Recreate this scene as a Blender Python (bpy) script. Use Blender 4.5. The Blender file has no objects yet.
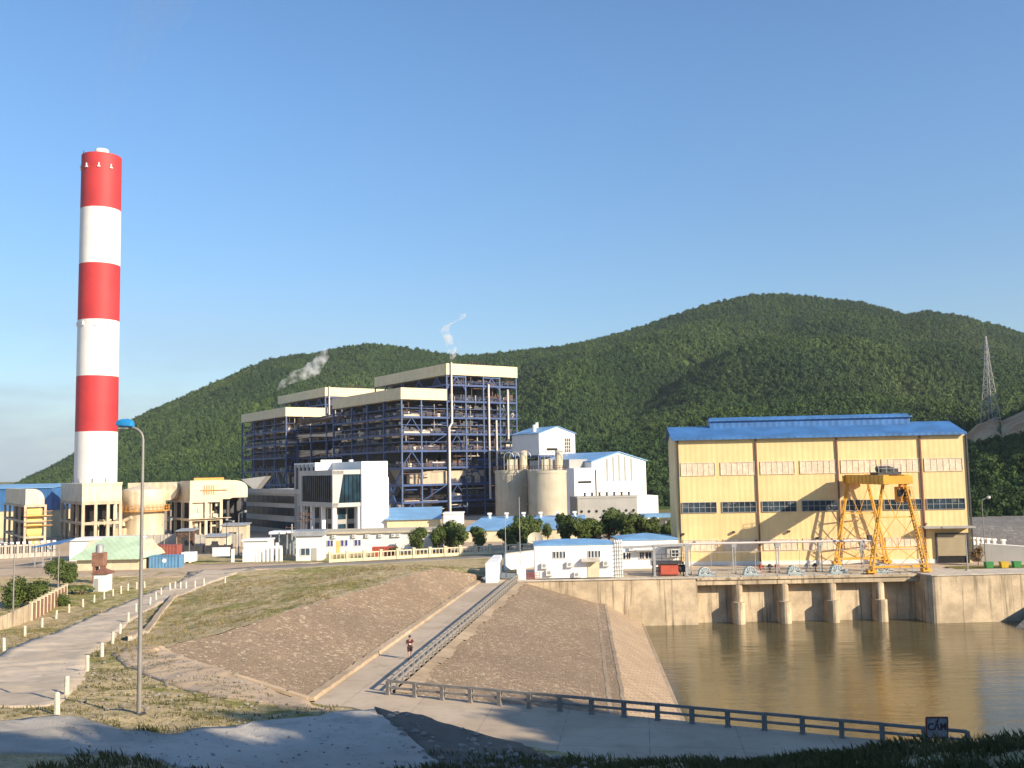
import bpy, bmesh, math, random
import numpy as np
from mathutils import Vector, Matrix, noise as mnoise

rng = random.Random(11)
C = bpy.context.scene.collection
PI = math.pi

# ---------------------------------------------------------------- camera model
F, CX, CY, CAMZ = 965.0, 512.0, 384.0, 14.0
PITCH = math.atan((470 - 384) / F)
ROLL = math.radians(1.1)
_cp, _sp, _cr, _sr = math.cos(PITCH), math.sin(PITCH), math.cos(ROLL), math.sin(ROLL)
FW = (0, _cp, _sp)
RT = (_cr, _sp * _sr, -_cp * _sr)
UP = (_sr, -_sp * _cr, _cp * _cr)


def ray(x, y):
    a = (x - CX) / F
    b = -(y - CY) / F
    return tuple(FW[i] + a * RT[i] + b * UP[i] for i in range(3))


def G(x, y, z=0.0):
    d = ray(x, y)
    t = (z - CAMZ) / d[2]
    return (d[0] * t, d[1] * t, z)


def AT(x, y, Y):
    d = ray(x, y)
    t = Y / d[1]
    return (d[0] * t, Y, CAMZ + d[2] * t)


def XA(px, Y):            # sideways position of a picture column at a depth
    return AT(px, 480, Y)[0]


def ZA(px, py, Y):
    return AT(px, py, Y)[2]


# ---------------------------------------------------------------- mesh builder
class MB:
    def __init__(self):
        self.v = []
        self.f = []
        self.mi = []
        self.cur = 0

    def add(self, vs, fs):
        n = len(self.v)
        self.v += [tuple(p) for p in vs]
        for f in fs:
            self.f.append([i + n for i in f])
            self.mi.append(self.cur)
        return self

    def box(self, x0, x1, y0, y1, z0, z1):
        vs = [(x0, y0, z0), (x1, y0, z0), (x1, y1, z0), (x0, y1, z0), (x0, y0, z1), (x1, y0, z1), (x1, y1, z1), (x0, y1, z1)]
        return self.add(vs, [(3, 2, 1, 0), (4, 5, 6, 7), (0, 1, 5, 4), (1, 2, 6, 5), (2, 3, 7, 6), (3, 0, 4, 7)])

    def beam(self, p, q, w, h=None):
        h = h or w
        p, q = Vector(p), Vector(q)
        d = q - p
        if d.length < 1e-6:
            return self
        d.normalize()
        up = Vector((0, 0, 1)) if abs(d.z) < 0.95 else Vector((0, 1, 0))
        s = d.cross(up).normalized()
        u = s.cross(d).normalized()
        vs = []
        for e in (p, q):
            for a, b in ((-1, -1), (1, -1), (1, 1), (-1, 1)):
                vs.append(e + s * (a * w / 2) + u * (b * h / 2))
        return self.add(vs, [(3, 2, 1, 0), (4, 5, 6, 7), (0, 1, 5, 4), (1, 2, 6, 5), (2, 3, 7, 6), (3, 0, 4, 7)])

    def tube(self, p, q, r0, r1=None, n=8):
        return self.path([p, q], [r0, r0 if r1 is None else r1], n)

    def path(self, pts, r, n=8):
        pts = [Vector(p) for p in pts]
        if not hasattr(r, '__len__'):
            r = [r] * len(pts)
        vs, fs = [], []
        prev = None
        for i, p in enumerate(pts):
            a = pts[max(i - 1, 0)]
            b = pts[min(i + 1, len(pts) - 1)]
            d = (b - a).normalized()
            if prev is None:
                up = Vector((0, 0, 1)) if abs(d.z) < 0.9 else Vector((1, 0, 0))
                s = d.cross(up).normalized()
            else:
                s = (prev - d * prev.dot(d)).normalized()
            prev = s
            u = s.cross(d)
            for k in range(n):
                t = 2 * PI * k / n
                vs.append(p + s * (r[i] * math.cos(t)) + u * (r[i] * math.sin(t)))
        for i in range(len(pts) - 1):
            for k in range(n):
                fs.append((i * n + k, i * n + (k + 1) % n, (i + 1) * n + (k + 1) % n, (i + 1) * n + k))
        fs.append(tuple(range(n))[::-1])
        m = (len(pts) - 1) * n
        fs.append(tuple(range(m, m + n)))
        return self.add(vs, fs)

    def lathe(self, prof, n=24, cx=0, cy=0, a0=0, a1=2 * PI):
        full = abs(a1 - a0 - 2 * PI) < 1e-6
        m = n if full else n + 1
        vs = [(cx + r * math.cos(a0 + (a1 - a0) * k / n), cy + r * math.sin(a0 + (a1 - a0) * k / n), z) for r, z in prof for k in range(m)]
        fs = []
        for i in range(len(prof) - 1):
            for k in range(n):
                k2 = (k + 1) % m
                fs.append((i * m + k, i * m + k2, (i + 1) * m + k2, (i + 1) * m + k))
        fs.append(tuple(range(m))[::-1])
        fs.append(tuple(range((len(prof) - 1) * m, len(prof) * m)))
        return self.add(vs, fs)

    def _prism(self, poly, mk, a, b):
        n = len(poly)
        vs = [mk(p, a) for p in poly] + [mk(p, b) for p in poly]
        fs = [tuple(range(n))[::-1], tuple(range(n, 2 * n))]
        fs += [(i, (i + 1) % n, n + (i + 1) % n, n + i) for i in range(n)]
        return self.add(vs, fs)

    def prism(self, poly, z0, z1):
        return self._prism(poly, lambda p, c: (p[0], p[1], c), z0, z1)

    def prism_y(self, poly, y0, y1):      # outline in x, z
        return self._prism(poly, lambda p, c: (p[0], c, p[1]), y0, y1)

    def prism_x(self, poly, x0, x1):      # outline in y, z
        return self._prism(poly, lambda p, c: (c, p[0], p[1]), x0, x1)

    def quad(self, *p):
        return self.add(p, [tuple(range(len(p)))])

    def build(self, name, mat, parent=None, smooth=False, recalc=True):
        me = bpy.data.meshes.new(name)
        me.from_pydata(self.v, [], self.f)
        mats = mat if isinstance(mat, (list, tuple)) else [mat]
        for m in mats:
            me.materials.append(m)
        if len(mats) > 1:
            me.polygons.foreach_set('material_index', self.mi)
        if recalc:
            bm = bmesh.new()
            bm.from_mesh(me)
            bmesh.ops.recalc_face_normals(bm, faces=bm.faces)
            bm.to_mesh(me)
            bm.free()
        if smooth:
            me.polygons.foreach_set('use_smooth', [True] * len(me.polygons))
            try:
                me.set_sharp_from_angle(angle=math.radians(40))
            except Exception:
                pass
        o = bpy.data.objects.new(name, me)
        C.objects.link(o)
        if parent is not None:
            o.parent = parent
        return o


def tag(o, label, cat, group=None, kind=None):
    if label:
        o['label'] = label
    if cat:
        o['category'] = cat
    if group:
        o['group'] = group
    if kind:
        o['kind'] = kind
    return o


def thing(name, label, cat, loc=(0, 0, 0), rz=0.0, group=None):
    o = bpy.data.objects.new(name, None)
    C.objects.link(o)
    o.location = loc
    o.rotation_euler = (0, 0, rz)
    o.empty_display_size = 0.2
    return tag(o, label, cat, group)


def structure(o):
    o['kind'] = 'structure'
    return o


def dup(root, loc, rz=None, label=None, group=None, scale=None):
    def cp(o, parent):
        c = o.copy()
        C.objects.link(c)
        if parent is not None:
            c.parent = parent
        for ch in list(o.children):
            cp(ch, c)
        return c
    c = cp(root, None)
    c.location = loc
    if rz is not None:
        c.rotation_euler = (0, 0, rz)
    if scale is not None:
        c.scale = scale if hasattr(scale, '__len__') else (scale,) * 3
    if label:
        c['label'] = label
    if group:
        c['group'] = group
    return c


# ---------------------------------------------------------------- materials
def _nodes(name):
    m = bpy.data.materials.new(name)
    m.use_nodes = True
    nt = m.node_tree
    for n in list(nt.nodes):
        nt.nodes.remove(n)
    out = nt.nodes.new('ShaderNodeOutputMaterial')
    b = nt.nodes.new('ShaderNodeBsdfPrincipled')
    nt.links.new(b.outputs[0], out.inputs[0])
    return m, nt, b


def N(nt, t, **kw):
    n = nt.nodes.new(t)
    for k, v in kw.items():
        setattr(n, k, v)
    return n


def math_(nt, op, a, b=None, c=None):
    n = N(nt, 'ShaderNodeMath', operation=op)
    for i, x in enumerate((a, b, c)):
        if x is None:
            continue
        if isinstance(x, (int, float)):
            n.inputs[i].default_value = x
        else:
            nt.links.new(x, n.inputs[i])
    return n.outputs[0]


def mixc(nt, fac, a, b, mode='MIX'):
    n = N(nt, 'ShaderNodeMix', data_type='RGBA', blend_type=mode)
    for i, x in ((0, fac), (6, a), (7, b)):
        if isinstance(x, (int, float)):
            n.inputs[i].default_value = x
        elif isinstance(x, (tuple, list)):
            n.inputs[i].default_value = tuple(x)[:3] + (1,)
        else:
            nt.links.new(x, n.inputs[i])
    return n.outputs[2]


def ramp(nt, fac, a, b, lo=0.0, hi=1.0):
    n = N(nt, 'ShaderNodeMapRange', interpolation_type='SMOOTHSTEP')
    nt.links.new(fac, n.inputs[0])
    n.inputs[1].default_value = a
    n.inputs[2].default_value = b
    n.inputs[3].default_value = lo
    n.inputs[4].default_value = hi
    return n.outputs[0]


def coords(nt, world=False, scale=(1, 1, 1), rot=(0, 0, 0)):
    if world:
        src = N(nt, 'ShaderNodeNewGeometry').outputs['Position']
    else:
        src = N(nt, 'ShaderNodeTexCoord').outputs['Object']
    mp = N(nt, 'ShaderNodeMapping')
    mp.inputs['Scale'].default_value = scale
    mp.inputs['Rotation'].default_value = rot
    nt.links.new(src, mp.inputs[0])
    return mp.outputs[0]


def noise(nt, vec, scale, detail=4, rough=0.55):
    n = N(nt, 'ShaderNodeTexNoise')
    nt.links.new(vec, n.inputs['Vector'])
    n.inputs['Scale'].default_value = scale
    n.inputs['Detail'].default_value = detail
    n.inputs['Roughness'].default_value = rough
    return n.outputs['Fac']


def bump(nt, b, h, strength, dist):
    n = N(nt, 'ShaderNodeBump')
    n.inputs['Strength'].default_value = strength
    n.inputs['Distance'].default_value = dist
    nt.links.new(h, n.inputs['Height'])
    nt.links.new(n.outputs[0], b.inputs['Normal'])


def sc(c, k):
    return tuple(min(1, x * k) for x in c)


def mat(name, col, rough=0.6, var=0.18, scale=0.6, streak=0.0, streakcol=None, metal=0.0, rib=0.0, ribstr=0.5, bmp=0.0, bscale=8,
        rust=0.0, rustcol=(0.16, 0.07, 0.03), world=False):
    m, nt, b = _nodes(name)
    co = coords(nt, world)
    n1 = noise(nt, co, scale, 5)
    c = mixc(nt, ramp(nt, n1, 0.3, 0.7), sc(col, 1 - var), sc(col, 1 + var))
    n0 = noise(nt, co, scale * 9, 3)
    c = mixc(nt, ramp(nt, n0, 0.35, 0.75, 0, var * 0.9), c, sc(col, 0.55))
    if streak:
        sv = coords(nt, world, (1.3, 1.3, 0.07))
        n2 = noise(nt, sv, 1.6, 5, 0.6)
        c = mixc(nt, ramp(nt, n2, 0.5, 0.72, 0, streak), c, streakcol or sc(col, 0.3))
    if rust:
        n3 = noise(nt, co, scale * 4, 5, 0.7)
        c = mixc(nt, ramp(nt, n3, 0.62 - 0.25 * rust, 0.72, 0, min(1, rust * 1.6)), c, rustcol)
    nt.links.new(c, b.inputs['Base Color'])
    b.inputs['Roughness'].default_value = rough
    b.inputs['Metallic'].default_value = metal
    h = None
    if rib:
        sx = N(nt, 'ShaderNodeSeparateXYZ')
        nt.links.new(coords(nt, world), sx.inputs[0])
        s = math_(nt, 'ADD', sx.outputs[0], sx.outputs[1])
        h = math_(nt, 'SINE', math_(nt, 'MULTIPLY', s, 2 * PI / rib))
        bump(nt, b, h, ribstr, rib * 0.25)
    elif bmp:
        bump(nt, b, noise(nt, co, bscale, 5, 0.6), bmp, 0.1)
    return m


def glass(name, col=(0.03, 0.05, 0.07), rough=0.12, spec=.6):
    m, nt, b = _nodes(name)
    co = coords(nt, True)
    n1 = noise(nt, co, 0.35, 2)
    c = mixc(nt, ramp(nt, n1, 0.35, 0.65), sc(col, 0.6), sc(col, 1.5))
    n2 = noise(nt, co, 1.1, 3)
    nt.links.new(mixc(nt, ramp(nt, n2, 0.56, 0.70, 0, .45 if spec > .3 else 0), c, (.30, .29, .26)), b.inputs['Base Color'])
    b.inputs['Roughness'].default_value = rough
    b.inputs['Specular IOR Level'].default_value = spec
    return m


M = {}
M['white'] = mat('white_paint', (0.72, 0.71, 0.68), 0.6, 0.06, 0.5, streak=0.22, streakcol=(0.45, 0.42, 0.36))
M['white_clean'] = mat('white_render', (0.78, 0.78, 0.76), 0.6, 0.04, 0.3, streak=0.1, streakcol=(0.5, 0.48, 0.44))
M['chalk'] = mat('bollard_paint', (0.58, 0.53, 0.43), 0.8, 0.15, 6, streak=0.3, bmp=0.3)
M['cream'] = mat('cream_cladding', (0.68, 0.58, 0.36), 0.55, 0.07, 0.4, streak=0.15, rib=0.9, ribstr=0.05)
M['cream_wall'] = mat('cream_wall', (0.62, 0.54, 0.38), 0.8, 0.12, 0.6, streak=0.3)
M['yellow_clad'] = mat('yellow_cladding', (0.78, 0.58, 0.28), 0.55, 0.08, 0.25, streak=0.45, streakcol=(0.60, 0.42, 0.19), rib=0.75, ribstr=0.045)
M['blue_roof'] = mat('blue_roof', (0.05, 0.16, 0.38), 0.5, 0.18, 0.4, streak=0.2, rib=0.9, ribstr=0.08)
M['blue_pale'] = mat('pale_blue_roof', (0.17, 0.35, 0.58), 0.5, 0.12, 0.3, streak=0.15, rib=1.1, ribstr=0.06)
M['blue_steel'] = mat('blue_steel', (0.018, 0.056, 0.18), 0.5, 0.25, 1.0, rust=0.12)
M['grey_steel'] = mat('grey_steel', (0.33, 0.35, 0.37), 0.45, 0.15, 1.0, metal=0.2, rust=0.15)
M['column_steel'] = mat('column_steel', (0.055, 0.10, 0.21), 0.5, 0.2, 1.0)
M['galv'] = mat('galvanised', (0.36, 0.37, 0.37), 0.5, 0.12, 2.0, metal=0.3)
M['pole'] = mat('weathered_pole', (0.24, 0.23, 0.215), 0.55, 0.15, 1.0, streak=.3, metal=0.2)
M['dark'] = mat('dark_steel', (0.045, 0.045, 0.05), 0.6, 0.3, 1.0)
M['black'] = mat('dark_interior', (0.010, 0.010, 0.012), 0.9, 0.3, 1.0)  # near-black colour stands in for the shade inside frames and openings
M['rusty'] = mat('rusty_plant', (0.06, 0.042, 0.034), 0.75, 0.4, 0.8, rust=0.6, rustcol=(0.32, 0.14, 0.06))
M['pipe'] = mat('lagged_pipe', (0.62, 0.56, 0.52), 0.4, 0.1, 0.6, metal=0.2)
M['duct'] = mat('beige_duct', (0.47, 0.38, 0.27), 0.6, 0.15, 0.4, streak=0.35, rib=2.2, ribstr=0.12)
M['lagging'] = mat('pale_lagging', (0.62, 0.53, 0.38), 0.5, 0.12, 0.5, streak=0.3, streakcol=(0.27, 0.17, 0.09), rib=1.6, ribstr=0.10)
M['conc'] = mat('weathered_concrete', (0.49, 0.395, 0.27), 0.9, 0.25, 0.45, streak=0.9, streakcol=(0.12, 0.09, 0.06), bmp=0.25, bscale=3, world=True)
M['conc_pale'] = mat('pale_concrete', (0.46, 0.42, 0.36), 0.9, 0.15, 0.7, streak=0.2, bmp=0.2, bscale=4)
M['conc_rail'] = mat('rail_concrete', (0.235, 0.22, 0.20), 0.85, 0.2, 2.0, bmp=0.25, bscale=10)
M['silo'] = mat('silo_concrete', (0.46, 0.41, 0.31), 0.8, 0.1, 0.25, streak=0.3)
M['grey_wall'] = mat('grey_panel', (0.33, 0.33, 0.315), 0.7, 0.08, 0.3, streak=0.12)
M['grey_tile'] = mat('grey_tile_wall', (0.42, 0.42, 0.40), 0.6, 0.08, 0.3, streak=0.1)
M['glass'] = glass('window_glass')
M['glass_teal'] = glass('teal_glass', (0.010, 0.030, 0.048), 0.35, .10)
M['red_chim'] = mat('red_chimney_paint', (0.48, 0.030, 0.032), 0.65, 0.14, 0.12, streak=0.35, streakcol=(0.30, 0.03, 0.03))
M['white_chim'] = mat('white_chimney_paint', (0.74, 0.73, 0.70), 0.65, 0.06, 0.12, streak=0.35, streakcol=(0.55, 0.52, 0.48))
M['crane'] = mat('crane_yellow', (0.62, 0.32, 0.03), 0.5, 0.12, 0.8, rust=0.3)
M['red_paint'] = mat('red_paint', (0.42, 0.08, 0.045), 0.6, 0.15, 1.0, rust=0.2)
M['cont_blue'] = mat('blue_container', (0.10, 0.24, 0.40), 0.55, 0.12, 0.8, rust=0.25, rib=0.5, ribstr=0.25)
M['cont_red'] = mat('red_container', (0.28, 0.075, 0.06), 0.6, 0.15, 0.8, rust=0.3, rib=0.5, ribstr=0.25)
M['shutter'] = mat('roller_shutter', (0.36, 0.30, 0.19), 0.6, 0.06, 1.0)
M['rust_glass'] = mat('rust_stained_louvre', (0.74, 0.62, 0.46), 0.6, 0.12, 1.0, streak=0.3, streakcol=(0.5,0.3,0.18), rust=0.6, rustcol=(0.52, 0.32, 0.19))
M['lamp_blue'] = mat('blue_lamp_shell', (0.02, 0.22, 0.50), 0.4, 0.08, 2.0)
M['lamp_lens'] = mat('lamp_lens', (0.55, 0.55, 0.52), 0.25, 0.05, 2.0)
M['machine'] = mat('pale_blue_machine', (0.27, 0.42, 0.47), 0.5, 0.15, 1.5, rust=0.15)
M['green_roof'] = mat('pale_green_roof', (0.42, 0.55, 0.38), 0.6, 0.12, 0.5, rib=0.9, ribstr=0.08)
M['brick'] = mat('brick_red', (0.23, 0.12, 0.08), 0.85, 0.25, 2.0, bmp=0.3)
M['roof_brown'] = mat('brown_tile', (0.20, 0.085, 0.055), 0.8, 0.25, 3.0, bmp=0.5)
M['bin_green'] = mat('green_plastic', (0.04, 0.22, 0.06), 0.5, 0.1, 2.0)
M['bin_yellow'] = mat('yellow_plastic', (0.55, 0.38, 0.03), 0.5, 0.1, 2.0)
M['trunk'] = mat('bark', (0.12, 0.085, 0.06), 0.9, 0.3, 5.0, bmp=0.5)
M['hopper'] = mat('yellow_hopper', (0.66, 0.50, 0.16), 0.6, 0.1, 0.5, streak=0.3, streakcol=(0.4, 0.22, 0.06))
M['orange'] = mat('orange_walkway', (0.55, 0.26, 0.05), 0.6, 0.15, 1.0)


def leafmat(name, c1, c2, scale=0.5):
    m, nt, b = _nodes(name)
    co = coords(nt, True)
    n1 = noise(nt, co, scale, 4)
    n2 = noise(nt, co, scale * 11, 2)
    c = mixc(nt, ramp(nt, n1, 0.35, 0.65), c1, c2)
    c = mixc(nt, ramp(nt, n2, 0.3, 0.7, 0, 0.55), c, sc(c1, 0.45))
    nt.links.new(c, b.inputs['Base Color'])
    b.inputs['Roughness'].default_value = 0.75
    b.inputs['Specular IOR Level'].default_value = 0.2
    return m


M['leaf'] = leafmat('dark_leaf', (0.055, 0.085, 0.020), (0.115, 0.16, 0.040))
M['leaf_bright'] = leafmat('bright_leaf', (0.055, 0.085, 0.018), (0.12, 0.16, 0.034))
M['dry_tuft'] = leafmat('dry_tuft', (0.15, 0.125, 0.05), (0.30, 0.24, 0.11), 0.6)
M['tuft'] = leafmat('grass_tuft', (0.075, 0.080, 0.024), (0.15, 0.14, 0.055), 1.2)
M['palm_leaf'] = leafmat('palm_leaf', (0.09, 0.12, 0.03), (0.17, 0.19, 0.06), 1.5)


def forestmat():
    m, nt, b = _nodes('forest_canopy')
    co = coords(nt, True)
    n1 = noise(nt, co, 0.010, 5, 0.6)
    n2 = noise(nt, co, 0.05, 4)
    oi = N(nt, 'ShaderNodeObjectInfo').outputs['Random']
    c = mixc(nt, ramp(nt, n1, 0.36, 0.66), (0.032, 0.068, 0.024), (0.084, 0.136, 0.036))
    c = mixc(nt, ramp(nt, n2, 0.52, 0.78, 0, 0.5), c, (0.085, 0.115, 0.036))
    c = mixc(nt, math_(nt, 'MULTIPLY', math_(nt, 'POWER', oi, 1.5), 0.8), c, (0.020, 0.042, 0.018))
    c = mixc(nt, ramp(nt, noise(nt, co, 0.006, 3), 0.54, 0.70, 0, 0.3), c, (0.11, 0.12, 0.045))
    n3 = noise(nt, co, 0.7, 3, 0.7)
    c = mixc(nt, ramp(nt, n3, 0.4, 0.7, 0, 0.4), c, (0.020, 0.038, 0.015))
    nt.links.new(c, b.inputs['Base Color'])
    b.inputs['Roughness'].default_value = 0.85
    b.inputs['Specular IOR Level'].default_value = 0.1
    return m


M['forest'] = forestmat()


def grassmat(name, dry=0.5, dark=1.0):
    m, nt, b = _nodes(name)
    co = coords(nt, True)
    n1 = noise(nt, co, 0.09, 6, 0.6)
    n2 = noise(nt, co, 0.9, 5, 0.65)
    n3 = noise(nt, co, 7.0, 4, 0.7)
    g = mixc(nt, ramp(nt, n2, 0.3, 0.7), sc((0.15, 0.15, 0.045), dark), sc((0.25, 0.22, 0.085), dark))
    d = mixc(nt, ramp(nt, n2, 0.35, 0.65), sc((0.30, 0.235, 0.13), dark), sc((0.40, 0.32, 0.19), dark))
    s = math_(nt, 'ADD', math_(nt, 'MULTIPLY', n1, 0.65), math_(nt, 'MULTIPLY', n2, 0.35))
    c = mixc(nt, ramp(nt, s, 0.60 - 0.25 * dry, 0.70 - 0.25 * dry), g, d)
    c = mixc(nt, ramp(nt, n3, 0.45, 0.75, 0, 0.75), c, sc((0.06, 0.055, 0.022), dark))
    nt.links.new(c, b.inputs['Base Color'])
    b.inputs['Roughness'].default_value = 0.95
    b.inputs['Specular IOR Level'].default_value = 0.1
    h = math_(nt, 'ADD', n2, math_(nt, 'MULTIPLY', n3, 0.7))
    bump(nt, b, h, 0.9, 0.25)
    return m


M['grass'] = grassmat('dry_grass', 0.72, 1.42)
M['verge'] = grassmat('green_grass', 0.05)


def roadmat(name, a, bcol, crack=0.5, bs=0.35):
    m, nt, b = _nodes(name)
    co = coords(nt, True)
    n1 = noise(nt, co, 0.16, 6, 0.6)
    n2 = noise(nt, co, 2.2, 5, 0.7)
    n3 = noise(nt, co, 16, 3, 0.7)
    c = mixc(nt, ramp(nt, n1, 0.36, 0.64), a, bcol)
    n4 = noise(nt, coords(nt, True, (1, 1, 1), (0, 0, .6)), 0.55, 6, 0.68)
    c = mixc(nt, ramp(nt, n4, 0.50, 0.68, 0, 0.45), c, sc(a, 0.68))
    c = mixc(nt, ramp(nt, n2, 0.55, 0.75, 0, crack), c, sc(a, 0.55))
    c = mixc(nt, ramp(nt, n3, 0.55, 0.8, 0, 0.35), c, sc(a, 0.6))
    nt.links.new(c, b.inputs['Base Color'])
    b.inputs['Roughness'].default_value = 0.9
    bump(nt, b, math_(nt, 'ADD', n2, n3), bs, 0.06)
    return m


M['gravel_road'] = roadmat('pale_dirt_road', (0.42, 0.345, 0.255), (0.52, 0.43, 0.325), 0.35)
M['concrete_road'] = roadmat('old_concrete_road', (0.40, 0.32, 0.23), (0.48, 0.39, 0.29), 0.35, 0.2)
def jointed(m, ang, sx_, sy_):
    nt = m.node_tree
    b = [n for n in nt.nodes if n.type == 'BSDF_PRINCIPLED'][0]
    lk = b.inputs['Base Color'].links[0]
    src = lk.from_socket
    br = N(nt, 'ShaderNodeTexBrick')
    nt.links.new(coords(nt, True, (1, 1, 1), (0, 0, ang)), br.inputs['Vector'])
    br.offset = 0
    br.inputs['Scale'].default_value = 1
    br.inputs['Brick Width'].default_value = sx_
    br.inputs['Row Height'].default_value = sy_
    br.inputs['Mortar Size'].default_value = .035
    br.inputs['Mortar Smooth'].default_value = .4
    n2 = noise(nt, coords(nt, True), 0.8, 4)
    f = math_(nt, 'MULTIPLY', br.outputs['Fac'], ramp(nt, n2, .35, .6, .1, .6))
    nt.links.new(mixc(nt, f, src, (.16, .13, .10)), b.inputs['Base Color'])


jointed(M['concrete_road'], math.radians(7.5), 4.6, 3.6)
M['shotcrete'] = roadmat('rough_concrete', (0.40, 0.365, 0.315), (0.55, 0.505, 0.445), 0.9, 1.2)
M['asphalt'] = roadmat('grey_road', (0.20, 0.18, 0.15), (0.26, 0.235, 0.195), 0.3)
M['dirt'] = roadmat('dirt_yard', (0.38, 0.285, 0.19), (0.47, 0.36, 0.25), 0.5)
M['rubble'] = roadmat('dark_soil', (0.105, 0.085, 0.065), (0.17, 0.14, 0.105), 0.6, 0.9)
M['bare_soil'] = roadmat('orange_cut_soil', (0.42, 0.20, 0.08), (0.56, 0.34, 0.17), 0.5, 0.8)
M['stone'] = roadmat('loose_stone', (0.20, 0.18, 0.15), (0.30, 0.27, 0.23), 0.4, 0.5)


def stonemat(name, base, light, cell=2.0, lightamt=0.12):
    m, nt, b = _nodes(name)
    co = coords(nt, True)
    v = N(nt, 'ShaderNodeTexVoronoi', feature='F1')
    v.inputs['Scale'].default_value = cell
    nt.links.new(co, v.inputs['Vector'])
    e = N(nt, 'ShaderNodeTexVoronoi', feature='DISTANCE_TO_EDGE')
    e.inputs['Scale'].default_value = cell
    nt.links.new(co, e.inputs['Vector'])
    sx = N(nt, 'ShaderNodeSeparateColor')
    nt.links.new(v.outputs['Color'], sx.inputs[0])
    n1 = noise(nt, co, 0.12, 5)
    n2 = noise(nt, co, 9, 4, 0.7)
    c = mixc(nt, sx.outputs[0], sc(base, 0.82), sc(base, 1.18))
    c = mixc(nt, ramp(nt, sx.outputs[1], 1 - lightamt * 1.6, 1.0 - lightamt * 0.6), c, light)
    c = mixc(nt, ramp(nt, n1, 0.35, 0.7, 0, 0.5), c, sc(base, 0.66))
    n5 = noise(nt, coords(nt, True, (1, .25, 1), (0, 0, .12)), 0.5, 5, .65)
    c = mixc(nt, ramp(nt, n5, 0.52, 0.72, 0, 0.45), c, sc(base, 1.35))
    c = mixc(nt, ramp(nt, n2, 0.45, 0.8, 0, 0.5), c, sc(base, 0.5))
    c = mixc(nt, ramp(nt, e.outputs['Distance'], 0.10, 0.0, 0, 0.38), c, sc(base, 0.5))
    nt.links.new(c, b.inputs['Base Color'])
    b.inputs['Roughness'].default_value = 0.9
    h = math_(nt, 'ADD', ramp(nt, e.outputs['Distance'], 0, 0.2), math_(nt, 'MULTIPLY', sx.outputs[2], 0.8))
    bump(nt, b, h, 0.45, 0.08)
    return m


M['pitching'] = stonemat('stone_pitching', (0.255, 0.185, 0.120), (0.41, 0.33, 0.23), 3.9)
M['pitching_grey'] = stonemat('grey_stone_pitching', (0.20, 0.185, 0.165), (0.32, 0.30, 0.27), 1.6, 0.05)


def blockmat():
    m, nt, b = _nodes('concrete_block_lining')
    co = coords(nt, True, (1, 1, 1), (0, 0, math.radians(28)))
    br = N(nt, 'ShaderNodeTexBrick')
    nt.links.new(co, br.inputs['Vector'])
    br.inputs['Scale'].default_value = 0.55
    br.inputs['Mortar Size'].default_value = 0.018
    br.inputs['Color1'].default_value = (0.33, 0.245, 0.165, 1)
    br.inputs['Color2'].default_value = (0.42, 0.32, 0.215, 1)
    br.inputs['Mortar'].default_value = (0.17, 0.12, 0.08, 1)
    n1 = noise(nt, co, 0.5, 5)
    n2 = noise(nt, co, 6, 4, 0.7)
    c = mixc(nt, ramp(nt, n1, 0.4, 0.7, 0, 0.4), br.outputs[0], (0.22, 0.16, 0.105))
    c = mixc(nt, ramp(nt, n2, 0.5, 0.8, 0, 0.4), c, (0.15, 0.11, 0.075))
    nt.links.new(c, b.inputs['Base Color'])
    b.inputs['Roughness'].default_value = 0.9
    bump(nt, b, math_(nt, 'SUBTRACT', math_(nt, 'MULTIPLY', n2, 0.4), br.outputs['Fac']), 0.6, 0.08)
    return m


M['blocks'] = blockmat()
M['kerb'] = roadmat('tan_concrete', (0.31, 0.235, 0.155), (0.44, 0.34, 0.23), 0.6)


def watermat():
    m, nt, b = _nodes('turbid_water')
    co = coords(nt, True, (1, 1, 1))
    n1 = noise(nt, co, 0.05, 4)
    c = mixc(nt, ramp(nt, n1, 0.35, 0.65), (0.078, 0.068, 0.032), (0.108, 0.092, 0.044))
    nt.links.new(c, b.inputs['Base Color'])
    b.inputs['Roughness'].default_value = 0.06
    b.inputs['IOR'].default_value = 1.33
    b.inputs['Specular IOR Level'].default_value = 0.6
    co2 = coords(nt, True, (1, 0.8, 1), (0, 0, 0.25))
    a = noise(nt, coords(nt, True, (.45, 1.3, 1), (0, 0, .2)), 0.9, 5, 0.62)
    d = noise(nt, coords(nt, True, (0.22, 0.9, 1), (0, 0, -0.15)), 0.28, 4, 0.6)
    bump(nt, b, math_(nt, 'ADD', a, math_(nt, 'MULTIPLY', d, 2.2)), 0.10, 0.5)
    return m


M['water'] = watermat()


def plain(name, c, r=0.6):
    return mat(name, c, r, 0.08, 3.0)

# ================================================================ terrain
TP = []


def tp(x, y, z):
    TP.append((x, y, z))


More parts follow.
